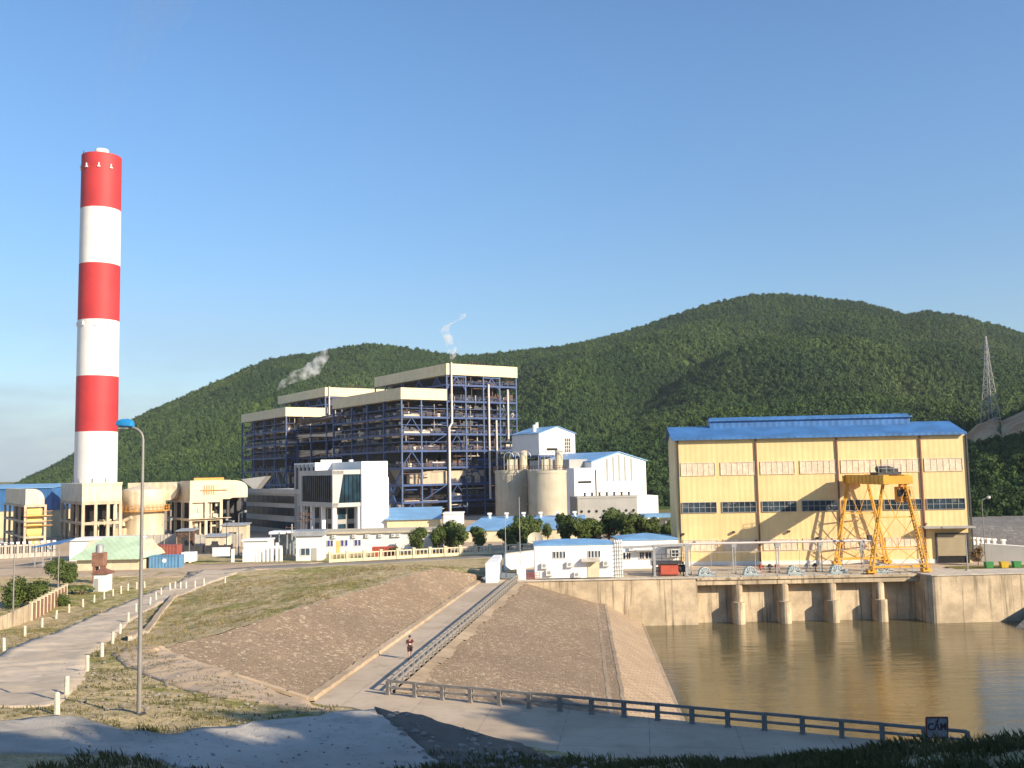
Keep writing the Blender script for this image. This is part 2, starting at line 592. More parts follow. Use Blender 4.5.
for a in [(0, 762, 30), (0, 735, 34), (57, 714, 39.5), (139, 713, 40), (230, 709, 43), (290, 701, 46), (360, 709, 43.5), (440, 724, 41),
          (520, 745, 39), (590, 762, 36), (700, 763, 33), (800, 764, 29), (650, 766, 34.5), (130, 752, 33), (300, 758, 35), (400, 765, 35), (102, 657, 60), (25, 637, 74), (112, 645, 68),
          (150, 650, 62)]:
    TP.append(AT(*a))
for p in [(-32.4, 80, 1.05), (-42, 87, 0.75), (-38, 92, 0.6), (-40.5, 105, 0.25), (-41, 118, 0.0), (-23.1, 62, 3.14), (-18.4, 80, 3.0), (-13.8, 97, 2.85),
          (-9.1, 115, 2.65), (-4.6, 124.5, 0.7), (-25, 94, 1.9), (-33, 112, 0.7), (-15, 134, 0.9), (-10, 128, 1.6), (-30, 140, 0.0), (-3, 136, 0), (-12, 146, 0),
          (-35, 150, 0), (-60, 150, 0), (-100, 150, 0), (-140, 150, 0), (2, 150, 0), (-60, 120, 0), (-100, 110, 0), (-140, 100, 0), (-52, 96, 0), (-54, 106, 0), (-50, 120, 0),
          (-60, 85, 0.6), (-56, 70, 1.8), (-60, 50, 4.2), (-90, 60, 2.5), (-130, 60, 2), (-60, 25, 6), (-100, 20, 6), (-140, 20, 6),
          (0, 0, 12.2), (-20, 0, 12.0), (20, 0, 12.0), (0, 12, 8.9), (-20, 14, 8.6), (14, 12, 9.0), (-45, 0, 11), (-90, -10, 10), (-140, -20, 10), (0, -25, 14),
          (30, -20, 15), (-60, -25, 13), (0, 24, 5.8), (3, 30, 5.0), (8.0, 27.5, 5.75), (10.2, 26, 6.55), (13.3, 24, 7.35), (12.0, 22.5, 7.5), (-8, 22, 6.6), (22, 20, 8.0), (30, 5, 11.5)]:
    TP.append(p)
_P = np.array(TP, float)


def _k(r2):
    return np.where(r2 > 1e-9, 0.5 * r2 * np.log(np.maximum(r2, 1e-9)), 0.0)


_n = len(_P)
_d2 = ((_P[:, None, :2] - _P[None, :, :2]) ** 2).sum(-1)
_A = np.zeros((_n + 3, _n + 3))
_A[:_n, :_n] = _k(_d2) + np.eye(_n) * 1.5
_A[:_n, _n] = 1
_A[:_n, _n + 1:] = _P[:, :2]
_A[_n, :_n] = 1
_A[_n + 1:, :_n] = _P[:, :2].T
_W = np.linalg.solve(_A, np.concatenate([_P[:, 2], [0, 0, 0]]))


def hf_raw(X, Y):
    X = np.asarray(X, float)
    Y = np.asarray(Y, float)
    sh = X.shape
    q = np.stack([X.ravel(), Y.ravel()], -1)
    out = np.empty(len(q))
    for s in range(0, len(q), 20000):
        b = q[s:s + 20000]
        d2 = ((b[:, None, :] - _P[None, :, :2]) ** 2).sum(-1)
        out[s:s + 20000] = _k(d2) @ _W[:_n] + _W[_n] + b @ _W[_n + 1:]
    return out.reshape(sh)


def wob(X, Y):
    return (0.10 * np.sin(X * 1.13 + 1.7 * np.sin(Y * 0.61)) * np.sin(Y * 0.97 + 1.3 * np.sin(X * 0.53))
            + 0.05 * np.sin(X * 2.9 + Y * 1.1 + 2 * np.sin(Y * 1.7)) * np.sin(Y * 2.3 - X * 0.7))


def hf(X, Y):
    X = np.asarray(X, float)
    Y = np.asarray(Y, float)
    h = hf_raw(X, Y) + wob(X, Y)
    k = np.clip((150 - Y) / 12, 0, 1)          # settle on the level plain
    return h * k + 0.012 * (1 - k)


def H1(x, y):
    return float(hf(np.array([x]), np.array([y]))[0])


def HIT(px, py):
    d = ray(px, py)
    t = np.linspace(12, 190, 3000) / d[1]
    X, Y, Z = d[0] * t, d[1] * t, CAMZ + d[2] * t
    b = np.nonzero(Z <= hf(X, Y))[0]
    i = b[0] if len(b) else len(t) - 1
    return (float(X[i]), float(Y[i]))


# right-hand boundary of the raised ground: X as a function of Y
_BY = [-40, 5, 18, 24, 26, 29, 31, 33, 36, 39, 41, 43.5, 46, 50, 55, 59, 61.5, 62.5, 80, 97, 115, 121, 124.5, 128.5, 134, 150, 156]
_BX = [46, 34, 22, 13.6, 10.6, 9.0, 8.0, 6.6, 3.8, 0.4, -2.9, -6.6, -10.6, -13.6, -17.6, -20.8, -22.6, -22.8, -18.4, -13.8, -9.1, -7.0, -3.9, -3.7, -3.6, 40, 40]


def XB(Y):
    return np.interp(Y, _BY, _BX)


rows = np.unique(np.round(np.concatenate([np.arange(-40, 18, 2.0), np.arange(18, 66, 0.4), np.arange(66, 156.1, 0.8)]), 3))
cols = 1 - (1 - np.linspace(0, 1, 330)) ** 1.0
cols = np.concatenate([np.linspace(0, 0.5, 60)[:-1], np.linspace(0.5, 1, 250)])
XX = np.array([-150 + (XB(y) + 150) * cols for y in rows])
YY = np.repeat(rows[:, None], len(cols), 1)
ZZ = hf(XX, YY)
m = MB()
nc = len(cols)
m.add(np.stack([XX.ravel(), YY.ravel(), ZZ.ravel()], -1).tolist(),
      [(i * nc + j, i * nc + j + 1, (i + 1) * nc + j + 1, (i + 1) * nc + j) for i in range(len(rows) - 1) for j in range(nc - 1)])
structure(m.build('grass_ground', M['grass'], smooth=True, recalc=False))


def drape_poly(name, pts, mt, off=0.04, step=0.7, jit=0.0, flat=None, seed=1):
    """one sheet over a plan outline, following the raised ground"""
    r = random.Random(seed)
    out = []
    n = len(pts)
    for i in range(n):
        a, b = Vector(pts[i][:2]), Vector(pts[(i + 1) % n][:2])
        k = max(1, int((b - a).length / step))
        for j in range(k):
            p = a.lerp(b, j / k)
            if jit:
                p = p + Vector((r.uniform(-jit, jit), r.uniform(-jit, jit)))
            out.append(p)
    bm = bmesh.new()
    vs = [bm.verts.new((p.x, p.y, 0)) for p in out]
    es = [bm.edges.new((vs[i], vs[(i + 1) % len(vs)])) for i in range(len(vs))]
    bmesh.ops.triangle_fill(bm, edges=es, use_beauty=True)
    for _ in range(5):
        lg = [e for e in bm.edges if e.calc_length() > step * 1.6]
        if not lg:
            break
        bmesh.ops.subdivide_edges(bm, edges=lg, cuts=1)
        bmesh.ops.triangulate(bm, faces=bm.faces[:])
    co = np.array([v.co[:] for v in bm.verts])
    z = np.full(len(co), float(flat)) if flat is not None else hf(co[:, 0], co[:, 1]) + off
    for v, h in zip(bm.verts, z):
        v.co.z = h
    bmesh.ops.recalc_face_normals(bm, faces=bm.faces)
    if flat is None:                       # edge turned down into the ground
        ed = [e for e in bm.edges if len(e.link_faces) == 1]
        ex = bmesh.ops.extrude_edge_only(bm, edges=ed)
        for v in ex['geom']:
            if isinstance(v, bmesh.types.BMVert):
                v.co.z -= off + .12
    me = bpy.data.meshes.new(name)
    bm.to_mesh(me)
    bm.free()
    me.materials.append(mt)
    me.polygons.foreach_set('use_smooth', [True] * len(me.polygons))
    o = bpy.data.objects.new(name, me)
    C.objects.link(o)
    return o


def ribbon_pts(pts, half):
    P2 = [Vector(p[:2]) for p in pts]
    hs = half if hasattr(half, '__len__') else [half] * len(P2)
    L, Rr = [], []
    for i, p in enumerate(P2):
        d = (P2[min(i + 1, len(P2) - 1)] - P2[max(i - 1, 0)]).normalized()
        nrm = Vector((-d.y, d.x))
        L.append(p + nrm * hs[i])
        Rr.append(p - nrm * hs[i])
    return L + Rr[::-1]


# wide level ground to the horizon (left open where the reservoir lies)
m = MB()
m.quad((-4000, 155.5, -0.05), (4000, 155.5, -0.05), (4000, 6000, -0.05), (-4000, 6000, -0.05))
m.quad((0.0, 127.8, -0.05), (120, 127.8, -0.05), (120, 155.5, -0.05), (0, 155.5, -0.05))
m.quad((-4000, -300, -0.05), (-149, -300, -0.05), (-149, 155.5, -0.05), (-4000, 155.5, -0.05))
m.quad((120, -300, -0.05), (4000, -300, -0.05), (4000, 155.5, -0.05), (120, 155.5, -0.05))
structure(m.build('ground', M['verge'], recalc=False))

# roads
rd = [HIT(*p) for p in ((2, 693),)]
road_c = [(-14.2, 35.0), (-22.9, 41), (-25.4, 50), (-29.2, 60), (-33.2, 74), (-36.2, 82), (-38.6, 92), (-40.6, 104), (-41.8, 116), (-42.5, 130), (-43.5, 146)]
_hw = [3.4, 3.6, 3.2, 2.9, 2.8, 2.7, 2.6, 2.5, 2.5, 2.6, 3.2]
structure(drape_poly('dirt_road', ribbon_pts(road_c[1:], _hw[1:]), M['gravel_road'], 0.05, 0.6, 0.06))
cpx = [(-60, 716), (0, 722), (56, 716), (102, 726), (127, 732), (180, 736), (250, 723), (332, 714), (372, 711), (390, 722), (416, 745), (440, 768),
       (300, 778), (185, 769), (160, 761), (90, 754), (0, 753), (-60, 752)]
structure(drape_poly('concrete_apron', [HIT(*p) for p in cpx], M['shotcrete'], 0.06, 0.5, 0.14, seed=3))
# walkway, fore road
WLd = ((-12.6, 60.7), (-4.0, 125.7))
WRd = ((-8.2, 62.7), (0.4, 124.9))


def WLx(y):
    return WLd[0][0] + (y - 60.7) * (8.6 / 65.0)


def WRx(y):
    return WRd[0][0] + (y - 62.7) * (8.6 / 62.2)


m = MB()
m.quad((WLx(58), 58, 0), (-7.6, 58, 0), (WRx(62.7), 62.7, 0), (WRx(128), 128, 0), (WLx(128), 128, 0))
structure(m.build('walkway', M['concrete_road'], recalc=False))
m = MB()
FE = (21.9, 48.5)                       # where the road fence ends
m.add([(-15, 61.5, -.004), (-12.6, 60.9, -.004), (-8.0, 63.0, -.004), (FE[0], FE[1] + .3, -.004), (40, 39.5, -.004), (40, 20, -.004), (-15, 20, -.004)], [(0, 1, 2, 3, 4, 5, 6)])
structure(m.build('fore_road', M['concrete_road'], recalc=False))
# bank dropping from the raised ground to the road below it
m = MB()
ys = np.concatenate([np.arange(18, 62.6, 0.35)])
nv = 7
vs = []
for y in ys:
    x0 = float(XB(y))
    z0 = H1(x0, y)
    j = float(np.interp(y, [18, 46, 58, 62.5], [1.0, 1.0, 1.0, 0.8]))
    dx, dy = (0.75, 0.66)
    run = max(0.5, z0 * 1.15)
    for k in range(nv):
        t = k / (nv - 1)
        vs.append((x0 + dx * run * t, y + dy * run * t * j, z0 * (1 - t) - 0.02 + 0.12 * math.sin(y * 2.3 + k) * t * (1 - t)))
m.add(vs, [(i * nv + k, i * nv + k + 1, (i + 1) * nv + k + 1, (i + 1) * nv + k) for i in range(len(ys) - 1) for k in range(nv - 1)])
structure(m.build('soil_bank', M['rubble'], smooth=True))
# soil and rubble patch on the near face of that bank
rub = [HIT(*p) for p in ((374, 708), (440, 723.5), (520, 744.5), (588, 767), (600, 790), (430, 780), (416, 746), (390, 724))]
structure(drape_poly('rubble_patch', rub, M['rubble'], 0.05, 0.5, 0.06, seed=5))
grv = [HIT(*p) for p in ((112, 655), (126, 648), (150, 647), (200, 664), (262, 686), (308, 702), (330, 711), (290, 707), (220, 698), (165, 684), (125, 666))]
structure(drape_poly('gravel_strip', grv, M['dirt'], 0.05, 0.5, 0.10, seed=9))
m = MB()
r5 = random.Random(5)
for k in range(560):
    if k < 190:
        px, py = r5.uniform(380, 600), r5.uniform(705, 775)
        if py < 706 + (px - 380) * 0.29 or py > 716 + (px - 380) * 1.05:
            continue
    elif k < 360:
        px, py = r5.uniform(60, 425), r5.uniform(712, 768)
    else:
        px, py = r5.uniform(60, 290), r5.uniform(660, 712)
    x, y = HIT(px, py)
    s = r5.uniform(0.04, 0.16) * (1.3 if k < 190 else 0.45 if k < 360 else .7)
    z = H1(x, y) + 0.06
    rings = []
    for zz, q in ((-.5, .8), (.1, 1), (.6, .55)):
        for a in range(6):
            t = a * PI / 3 + r5.uniform(-.3, .3)
            rings.append((x + s * q * r5.uniform(.7, 1.2) * math.cos(t), y + s * q * r5.uniform(.7, 1.2) * math.sin(t), z + s * zz * .7))
    fs = [(i * 6 + j, i * 6 + (j + 1) % 6, i * 6 + 6 + (j + 1) % 6, i * 6 + 6 + j) for i in range(2) for j in range(6)] + [(12, 13, 14, 15, 16, 17)]
    m.add(rings, fs)
o = m.build('loose_stones', M['stone'])
o['kind'] = 'stuff'
tag(o, 'pale loose stones scattered on the dark bank and the rough concrete', 'stones')

# left stone slope: from the crest to the kerb of the walkway
m = MB()
n1, n2 = 60, 10
vs = []
for i in range(n1 + 1):
    y = 62.4 + (124.5 - 62.4) * i / n1
    xc = float(XB(y))
    zc = H1(xc, y) - 0.02
    xb, yb = WLx(y - 1.0 + .6 * i / n1) - 0.75, y - 1.0 + 0.6 * i / n1
    for k in range(n2 + 1):
        t = k / n2
        vs.append((xc + (xb - xc) * t, y + (yb - y) * t, zc * (1 - t) + 0.12 * t + 0.10 * t * (1 - t) * math.sin(i * .7 + k)))
m.add(vs, [(i * (n2 + 1) + k, i * (n2 + 1) + k + 1, (i + 1) * (n2 + 1) + k + 1, (i + 1) * (n2 + 1) + k) for i in range(n1) for k in range(n2)])
structure(m.build('stone_slope', M['pitching'], smooth=True))
# kerb along its foot and the concrete strip along its near edge
m = MB()
for i in range(40):
    y0 = 61.2 + i * 1.6
    jh, jw = rng.uniform(-.07, .05), rng.uniform(-.10, .10)
    m.add([(WLx(y0) - .8, y0, .0), (WLx(y0) - .02, y0, -.0), (WLx(y0) - .12 + jw * .3, y0, .22 + jh), (WLx(y0) - .68 + jw, y0, .27 + jh),
           (WLx(y0 + 1.57) - .8, y0 + 1.57, .0), (WLx(y0 + 1.57) - .02, y0 + 1.57, 0), (WLx(y0 + 1.57) - .12 - jw * .3, y0 + 1.57, .22 - jh * .6), (WLx(y0 + 1.57) - .68 - jw, y0 + 1.57, .27 - jh * .6)],
          [(0, 1, 2, 3), (7, 6, 5, 4), (1, 5, 6, 2), (2, 6, 7, 3), (3, 7, 4, 0)])
structure(m.build('kerb', M['kerb']))
m = MB()
a, b = Vector((-23.4, 62.15, 3.17)), Vector((WLx(60.9) - .4, 60.95, 0.14))
for k in range(2):
    off = Vector((0.0, -0.75 * k, -0.22 * k))
    pts = [a.lerp(b, t / 12) + off for t in range(13)]
    pts = [Vector((p.x, p.y, max(p.z, (H1(p.x, p.y) if p.x < XB(p.y) + .2 else -9)) + .07)) for p in pts]
    for i in range(12):
        m.beam(pts[i], pts[i + 1], 0.45, 0.2)
structure(m.build('concrete_strip', M['kerb']))

# right stone slope with its berm and the block lining down to the water
BEN = lambda y: 10.0 + (y - 121) * (3.5 / 51)
WAT = lambda y: 15.9 + (y - 126.5) * (3.2 / 48.7)
m = MB()
vs = []
n1, n2 = 40, 12
for i in range(n1 + 1):
    y = 49 + (125.2 - 49) * i / n1
    xa = WRx(max(y, 40)) + .3
    for k in range(n2 + 1):
        t = k / n2
        vs.append((xa + (BEN(y) - xa) * t, y, -0.03 - 2.85 * t + 0.09 * t * (1 - t) * math.sin(i * .9 + k * 1.3)))
m.add(vs, [(i * (n2 + 1) + k, i * (n2 + 1) + k + 1, (i + 1) * (n2 + 1) + k + 1, (i + 1) * (n2 + 1) + k) for i in range(n1) for k in range(n2)])
structure(m.build('stone_slope', M['pitching'], smooth=True))
m = MB()
m.quad((BEN(49) - .02, 49, -2.86), (BEN(125) - .02, 125.2, -2.86), (BEN(125) + 1.0, 125.2, -3.0), (BEN(49) + 1.0, 49, -3.0))
structure(m.build('slope_berm', M['pitching'], recalc=False))
m = MB()
for i in range(48):
    y0 = 50 + i * 1.56
    for s, z in ((0, -2.86), (1.05, -3.0)):
        jj = rng.uniform(-.04, .04)
        m.beam((BEN(y0) + s + jj, y0, z), (BEN(y0 + 1.5) + s + jj, y0 + 1.5, z), 0.30, 0.08)
    m.beam((WAT(y0) - .15, y0, -5.72), (WAT(y0 + 1.55) - .15, y0 + 1.55, -5.72), 0.8, 0.3)
structure(m.build('kerb', M['kerb']))
m = MB()
m.quad((BEN(49) + 1, 49, -3.0), (BEN(125) + 1, 125.2, -3.0), (WAT(125.2) + 1.1, 125.2, -6.2), (WAT(49) + 1.1, 49, -6.2))
structure(m.build('block_lining', M['blocks'], recalc=False))
# embankment under the fore road, down into the water
m = MB()
m.quad((-9, 63.5, -.06), (40, 40.0, -.06), (46, 49, -8), (-3, 72.5, -8))
m.quad((40, 40, -.06), (60, 10, -.06), (66, 14, -8), (46, 49, -8))
structure(m.build('road_embankment', M['pitching_grey'], recalc=False))
# strip of pale concrete slabs beside the walkway fence
m = MB()
for i in range(32):
    y0 = 63.4 + i * 1.92
    w = 1.15 + .22 * math.sin(i * 1.3)
    m.quad((WRx(y0) + .2, y0, .006), (WRx(y0) + w, y0, -.14 * w + .02), (WRx(y0 + 1.88) + w, y0 + 1.88, -.14 * w + .02), (WRx(y0 + 1.88) + .2, y0 + 1.88, .006))
structure(m.build('concrete_strip', M['kerb'], recalc=False))

m = MB()
m.quad((-60, 15, -5.8), (600, 15, -5.8), (600, 133, -5.8), (-60, 133, -5.8))
structure(m.build('water', M['water'], recalc=False))

# level plain: plant road, yard
plant_road = [G(*p)[:2] for p in ((150, 577), (205, 573), (262, 568), (330, 564.5), (400, 561), (470, 557.5), (540, 553.5))]
o = drape_poly('plant_road', ribbon_pts([(-43.2, 139)] + [(x, y) for x, y in plant_road[1:]], [4, 3.5, 2.6, 2.6, 2.4, 2.6, 2.6]), M['asphalt'], 0.03, 1.5, 0.05)
structure(o)
o = drape_poly('dirt_yard', [(-78, 140), (-46, 137), (-36, 146), (-30, 155.3), (-95, 155.3)], M['dirt'], 0.022, 1.5, 0.15)
structure(o)
m = MB()
m.quad((-60, 155.6, -.02), (6, 155.6, -.02), (6, 171, -.02), (-60, 171, -.02))
structure(m.build('grass_verge', M['grass'], recalc=False))
m = MB()
m.quad((-130, 155.55, -.03), (-60.02, 155.55, -.03), (-60.02, 171, -.03), (30, 171.02, -.03), (30, 420, -.03), (-260, 420, -.03), (-260, 155.55, -.03))
structure(m.build('plant_yard', M['dirt'], recalc=False))

# wooded knoll on the right of the camera, which shades the fore road
m = MB()
nx, ny = 40, 40
vs = []
for i in range(nx + 1):
    for j in range(ny + 1):
        x, y = 16 + i * 2.4, -40 + j * 2.35
        d = (x - 20) * .74 - (y - 26) * .6
        rise = 10.0 * (1 / (1 + math.exp(-(d - 15) / 3.5)))
        edge = min(1, max(0, (x - 16) / 5)) * min(1, max(0, (52 - y) / 8))
        base = 8 if y < 22 else 8 * max(0, 1 - (y - 22) / 22)
        vs.append((x, y, (rise + base) * edge - 1.2 + .3 * math.sin(x * .7) * math.cos(y * .6)))
m.add(vs, [(i * (ny + 1) + j, i * (ny + 1) + j + 1, (i + 1) * (ny + 1) + j + 1, (i + 1) * (ny + 1) + j) for i in range(nx) for j in range(ny)])
structure(m.build('hillside', M['verge'], smooth=True))

# ================================================================ foreground things
# street lamp
def lamp_post(name, label, loc, h, rz, arm, head_len, shell, pole_r=0.07, group=None, base=True):
    t = thing(name, label, 'street lamp', loc, rz, group)
    m = MB()
    pts = [(0, 0, 0), (0, 0, h * .5), (0, 0, h - .55)]
    rr = [pole_r * 1.35, pole_r, pole_r * .75]
    for k in range(1, 7):
        a = k / 6 * PI / 2
        pts.append((-.55 * (1 - math.cos(a)), 0, h - .55 + .5 * math.sin(a)))
        rr.append(pole_r * .68)
    pts.append((-.55 - arm, 0, h - .05 + .04))
    rr.append(pole_r * .62)
    m.path(pts, rr, 10)
    m.build('pole', M['pole'], t, smooth=True)
    if base:
        m = MB()
        m.box(-.2, .2, -.2, .2, -.1, .04)
        for a in range(4):
            m.tube((.15 * (1 if a % 2 else -1), .15 * (1 if a > 1 else -1), 0), (.15 * (1 if a % 2 else -1), .15 * (1 if a > 1 else -1), .12), .02, n=6)
            s = (1, 0) if a == 0 else (0, 1) if a == 1 else (-1, 0) if a == 2 else (0, -1)
            m.prism_x([(0, 0), (0, 0)], 0, 0) if False else None
        m.build('base_plate', M['dark'], t)
    m = MB()
    x0 = -.45 - arm
    L = head_len
    prof = []
    vs = []
    n = 9
    for i, (u, w, hh, zz) in enumerate(((0, .13, .15, .02), (.06, .20, .22, .03), (.35, .24, .28, .05), (.7, .22, .25, .07), (.95, .16, .17, .09), (1, .10, .10, .10))):
        for k in range(n):
            a = 2 * PI * k / n
            zc = math.sin(a)
            vs.append((x0 - u * L, w * math.cos(a), h + zz + (hh * zc if zc > 0 else hh * .35 * zc)))
    m.add(vs, [(i * n + k, i * n + (k + 1) % n, (i + 1) * n + (k + 1) % n, (i + 1) * n + k) for i in range(5) for k in range(n)] + [tuple(range(n)), tuple(range(5 * n, 6 * n))])
    hd = m.build('lamp_head', shell, t, smooth=True)
    m = MB()
    m.box(x0 - L * .85, x0 - L * .25, -.11, .11, h - .085, h - .02)
    m.build('lens', M['lamp_lens'], hd)
    return t


lb = AT(139, 713, 40)
hgt = ZA(143, 426, 40) - H1(lb[0], 40)
lamp_post('street_lamp', 'tall grey street lamp with a bright blue head on the grass beside the dirt road', (lb[0], 40, H1(lb[0], 40)), hgt, -.1, -.02, .72, M['lamp_blue'], .075)

# bollards
def make_bollard(label, group, loc):
    m = MB()
    m.lathe([(.115, -.15), (.115, .0), (.10, .80), (.085, .85), (.04, .87)], 8)
    o = m.build('bollard', M['chalk'])
    o.location = loc
    return tag(o, label, 'bollard', group)


def bollard_row(px, label, group, proto=None):
    for (x, y, Y) in px:
        wx = AT(x, y, Y)[0]
        loc = (wx, Y, H1(wx, Y) - .02)
        if proto is None:
            proto = make_bollard(label, group, loc)
        else:
            c = proto.copy()
            C.objects.link(c)
            c.location = loc
            c['label'] = label
            c['group'] = group
        p = proto if False else C.objects[-1]
        p.rotation_euler = (rng.uniform(-.05, .05), rng.uniform(-.05, .05), rng.uniform(0, 3))
    return proto


def HITY(px, py):
    x, y = HIT(px, py)
    return y


right_px = [(57, 714), (66.5, 695), (87, 671), (102, 657), (112.5, 644), (120, 634), (128, 622), (136, 612), (150, 605), (156, 600), (161, 595), (170, 590), (175, 588.5), (180.5, 588.5), (186, 588.5), (195, 587.5), (204, 585), (225, 583)]
left_px = [(4, 651), (25, 637), (42, 627.5), (56, 619), (69, 612.5), (83, 607), (94, 602.5), (104, 599), (113, 596), (121, 593), (128, 590.5), (136.5, 589), (144.5, 588)]
b0 = bollard_row([(x, y, HITY(x, y)) for x, y in right_px], 'short white concrete post along the edge of the dirt road nearer the tall street lamp', 'white posts along the lamp side of the dirt road')
bollard_row([(x, y, HITY(x, y)) for x, y in left_px], 'short white concrete post on the green verge between the dirt road and the brick wall', 'white posts along the wall side of the dirt road', b0)

# low wall of the ditch beside the road
a, b = HIT(130, 641), HIT(176, 596)
t = thing('ditch_wall', 'low pale ditch wall with a dark shaded face beside the row of white posts', 'wall', (0, 0, 0))
m = MB()
m2 = MB()
for i in range(20):
    p = (a[0] + (b[0] - a[0]) * i / 20, a[1] + (b[1] - a[1]) * i / 20)
    q = (a[0] + (b[0] - a[0]) * (i + 1) / 20, a[1] + (b[1] - a[1]) * (i + 1) / 20)
    zp, zq = H1(*p), H1(*q)
    m.beam((p[0], p[1], zp), (q[0], q[1], zq), .28, .7)
    m2.beam((p[0], p[1], zp + .38), (q[0], q[1], zq + .38), .45, .09)
m.build('wall', M['conc_pale'], t)
m2.build('coping', M['kerb'], t)


# concrete railings
def railing(name, label, pts, spacing, h, mt, pw, rw, rails=(1.0, .52), group=None, basez=None):
    t = thing(name, label, 'railing', pts[0])
    o = Vector(pts[0])
    segs = [(Vector(pts[i]) - o, Vector(pts[i + 1]) - o) for i in range(len(pts) - 1)]
    first = True
    posts = []
    for a, b in segs:
        n = max(1, round((b - a).length / spacing))
        for i in range(0 if first else 1, n + 1):
            posts.append((a.lerp(b, i / n), b - a))
        first = False
    proto = None
    for p, d in posts[:100]:
        if proto is None:
            m = MB()
            m.box(-pw / 2, pw / 2, -pw * .45, pw * .45, -.15, h + .02)
            m.box(-pw * .7, pw * .7, -pw * .62, pw * .62, -.12, .02)
            c = proto = m.build('post', mt, t)
        else:
            c = proto.copy()
            C.objects.link(c)
            c.parent = t
        c.location = p
        c.rotation_euler = (0, 0, math.atan2(d.y, d.x) + rng.uniform(-.03, .03))
    for k, rz in enumerate(rails):
        m = MB()
        for a, b in segs:
            n = max(1, round((b - a).length / spacing))
            for i in range(n):
                p, q = a.lerp(b, i / n), a.lerp(b, (i + 1) / n)
                zz = Vector((0, 0, h * rz + rng.uniform(-.012, .012)))
                m.beam(p + zz, q + zz, rw, rw * (1.15 if k == 0 else .95))
        m.build('rail', mt, t)
    return t


railing('walkway_railing', 'long grey concrete railing along the walkway between the two stone slopes',
        [(WRx(63.2), 63.2, 0), (WRx(124), 124, 0)], 1.55, .80, M['conc_rail'], .15, .11)
railing('road_railing', 'dark concrete railing along the shaded road above the reservoir',
        [(-8.2, 62.5, 0), (FE[0], FE[1], 0)], 2.0, .85, M['conc_rail'], .24, .13)

# warning board on two legs
sp = AT(937, 738, 43)
t = thing('warning_sign', 'weathered board with dark capital letters on two short legs by the railing end', 'sign', (sp[0], 43, ZA(937, 724, 43) - .55), .18)
ww, hh = .48, .46
m = MB()
m.box(-ww, ww, -.02, .02, 0, hh * 1.75)
bd = m.build('board', mat('sign_board', (0.34, 0.33, 0.36), .8, .2, 3, rust=.35), t)
m = MB()
for x0, x1, z0, z1 in ((-ww - .03, ww + .03, hh * 1.75, hh * 1.75 + .05), (-ww - .03, ww + .03, -.05, 0), (-ww - .05, -ww, 0, hh * 1.75), (ww, ww + .05, 0, hh * 1.75)):
    m.box(x0, x1, -.035, .03, z0, z1)
m.build('frame', mat('sign_red', (0.22, 0.05, 0.04), .7, .25, 3, rust=.3), bd)
for s in (-.36, .40):
    m = MB()
    m.box(s - .045, s + .045, .0, .09, -1.8, .02)
    m.build('leg', M['conc_rail'], t)
cu = bpy.data.curves.new('txt', 'FONT')
cu.body = 'C\u1ea4M'
cu.size = .42
cu.align_x = 'CENTER'
cu.extrude = .004
cu.offset = .012
tx = bpy.data.objects.new('txt', cu)
C.objects.link(tx)
bpy.context.view_layer.update()
me = bpy.data.meshes.new_from_object(tx)
bpy.data.objects.remove(tx)
lt = bpy.data.objects.new('lettering', me)
me.materials.clear()
me.materials.append(mat('sign_letters', (0.09, 0.045, 0.05), .8, .2, 4))
C.objects.link(lt)
lt.parent = bd
lt.location = (0, -.026, .30)
lt.rotation_euler = (PI / 2, 0, 0)
t.rotation_euler = (0, math.radians(3), .18)


# grass blades on the near ground (uncountable)
def blades(name, spots, hmin, hmax, mt, label, seed):
    r = random.Random(seed)
    m = MB()
    vs, fs = [], []
    for (x, y, z) in spots:
        for k in range(5):
            a = r.uniform(0, 2 * PI)
            h = r.uniform(hmin, hmax)
            w = r.uniform(.012, .028)
            bx, by = x + r.uniform(-.12, .12), y + r.uniform(-.12, .12)
            lx, ly = math.cos(a) * h * r.uniform(.2, .8), math.sin(a) * h * r.uniform(.2, .8)
            n = len(vs)
            vs += [(bx - w * math.sin(a), by + w * math.cos(a), z - .03), (bx + w * math.sin(a), by - w * math.cos(a), z - .03),
                   (bx + lx * .4 + w * .7, by + ly * .4, z + h * .6), (bx + lx, by + ly, z + h)]
            fs += [(n, n + 1, n + 2), (n, n + 2, n + 3)]
    m.v, m.f, m.mi = vs, fs, [0] * len(fs)
    o = m.build(name, mt, recalc=False)
    return tag(o, label, 'grass', None, 'stuff')


r6 = random.Random(6)
sp1, sp2, sp3 = [], [], []
for k in range(16000):
    if k < 7000:                       # mound on the right
        x, y = r6.uniform(5, 17), r6.uniform(20, 30)
    else:
        x, y = r6.uniform(-14, 10), r6.uniform(22, 37)
    if x > XB(y) + .5:
        continue
    n_ = math.sin(x * 1.9 + math.sin(y * 1.3)) * math.sin(y * 1.7)
    if r6.random() > .55 + .45 * n_:
        continue
    sp1.append((x, y, H1(min(x, XB(y)), y) - (.0 if x <= XB(y) else .3)))


def inside(poly, x, y):
    c = False
    n = len(poly)
    for i in range(n):
        x1, y1 = poly[i][:2]
        x2, y2 = poly[(i + 1) % n][:2]
        if (y1 > y) != (y2 > y) and x < (x2 - x1) * (y - y1) / (y2 - y1) + x1:
            c = not c
    return c


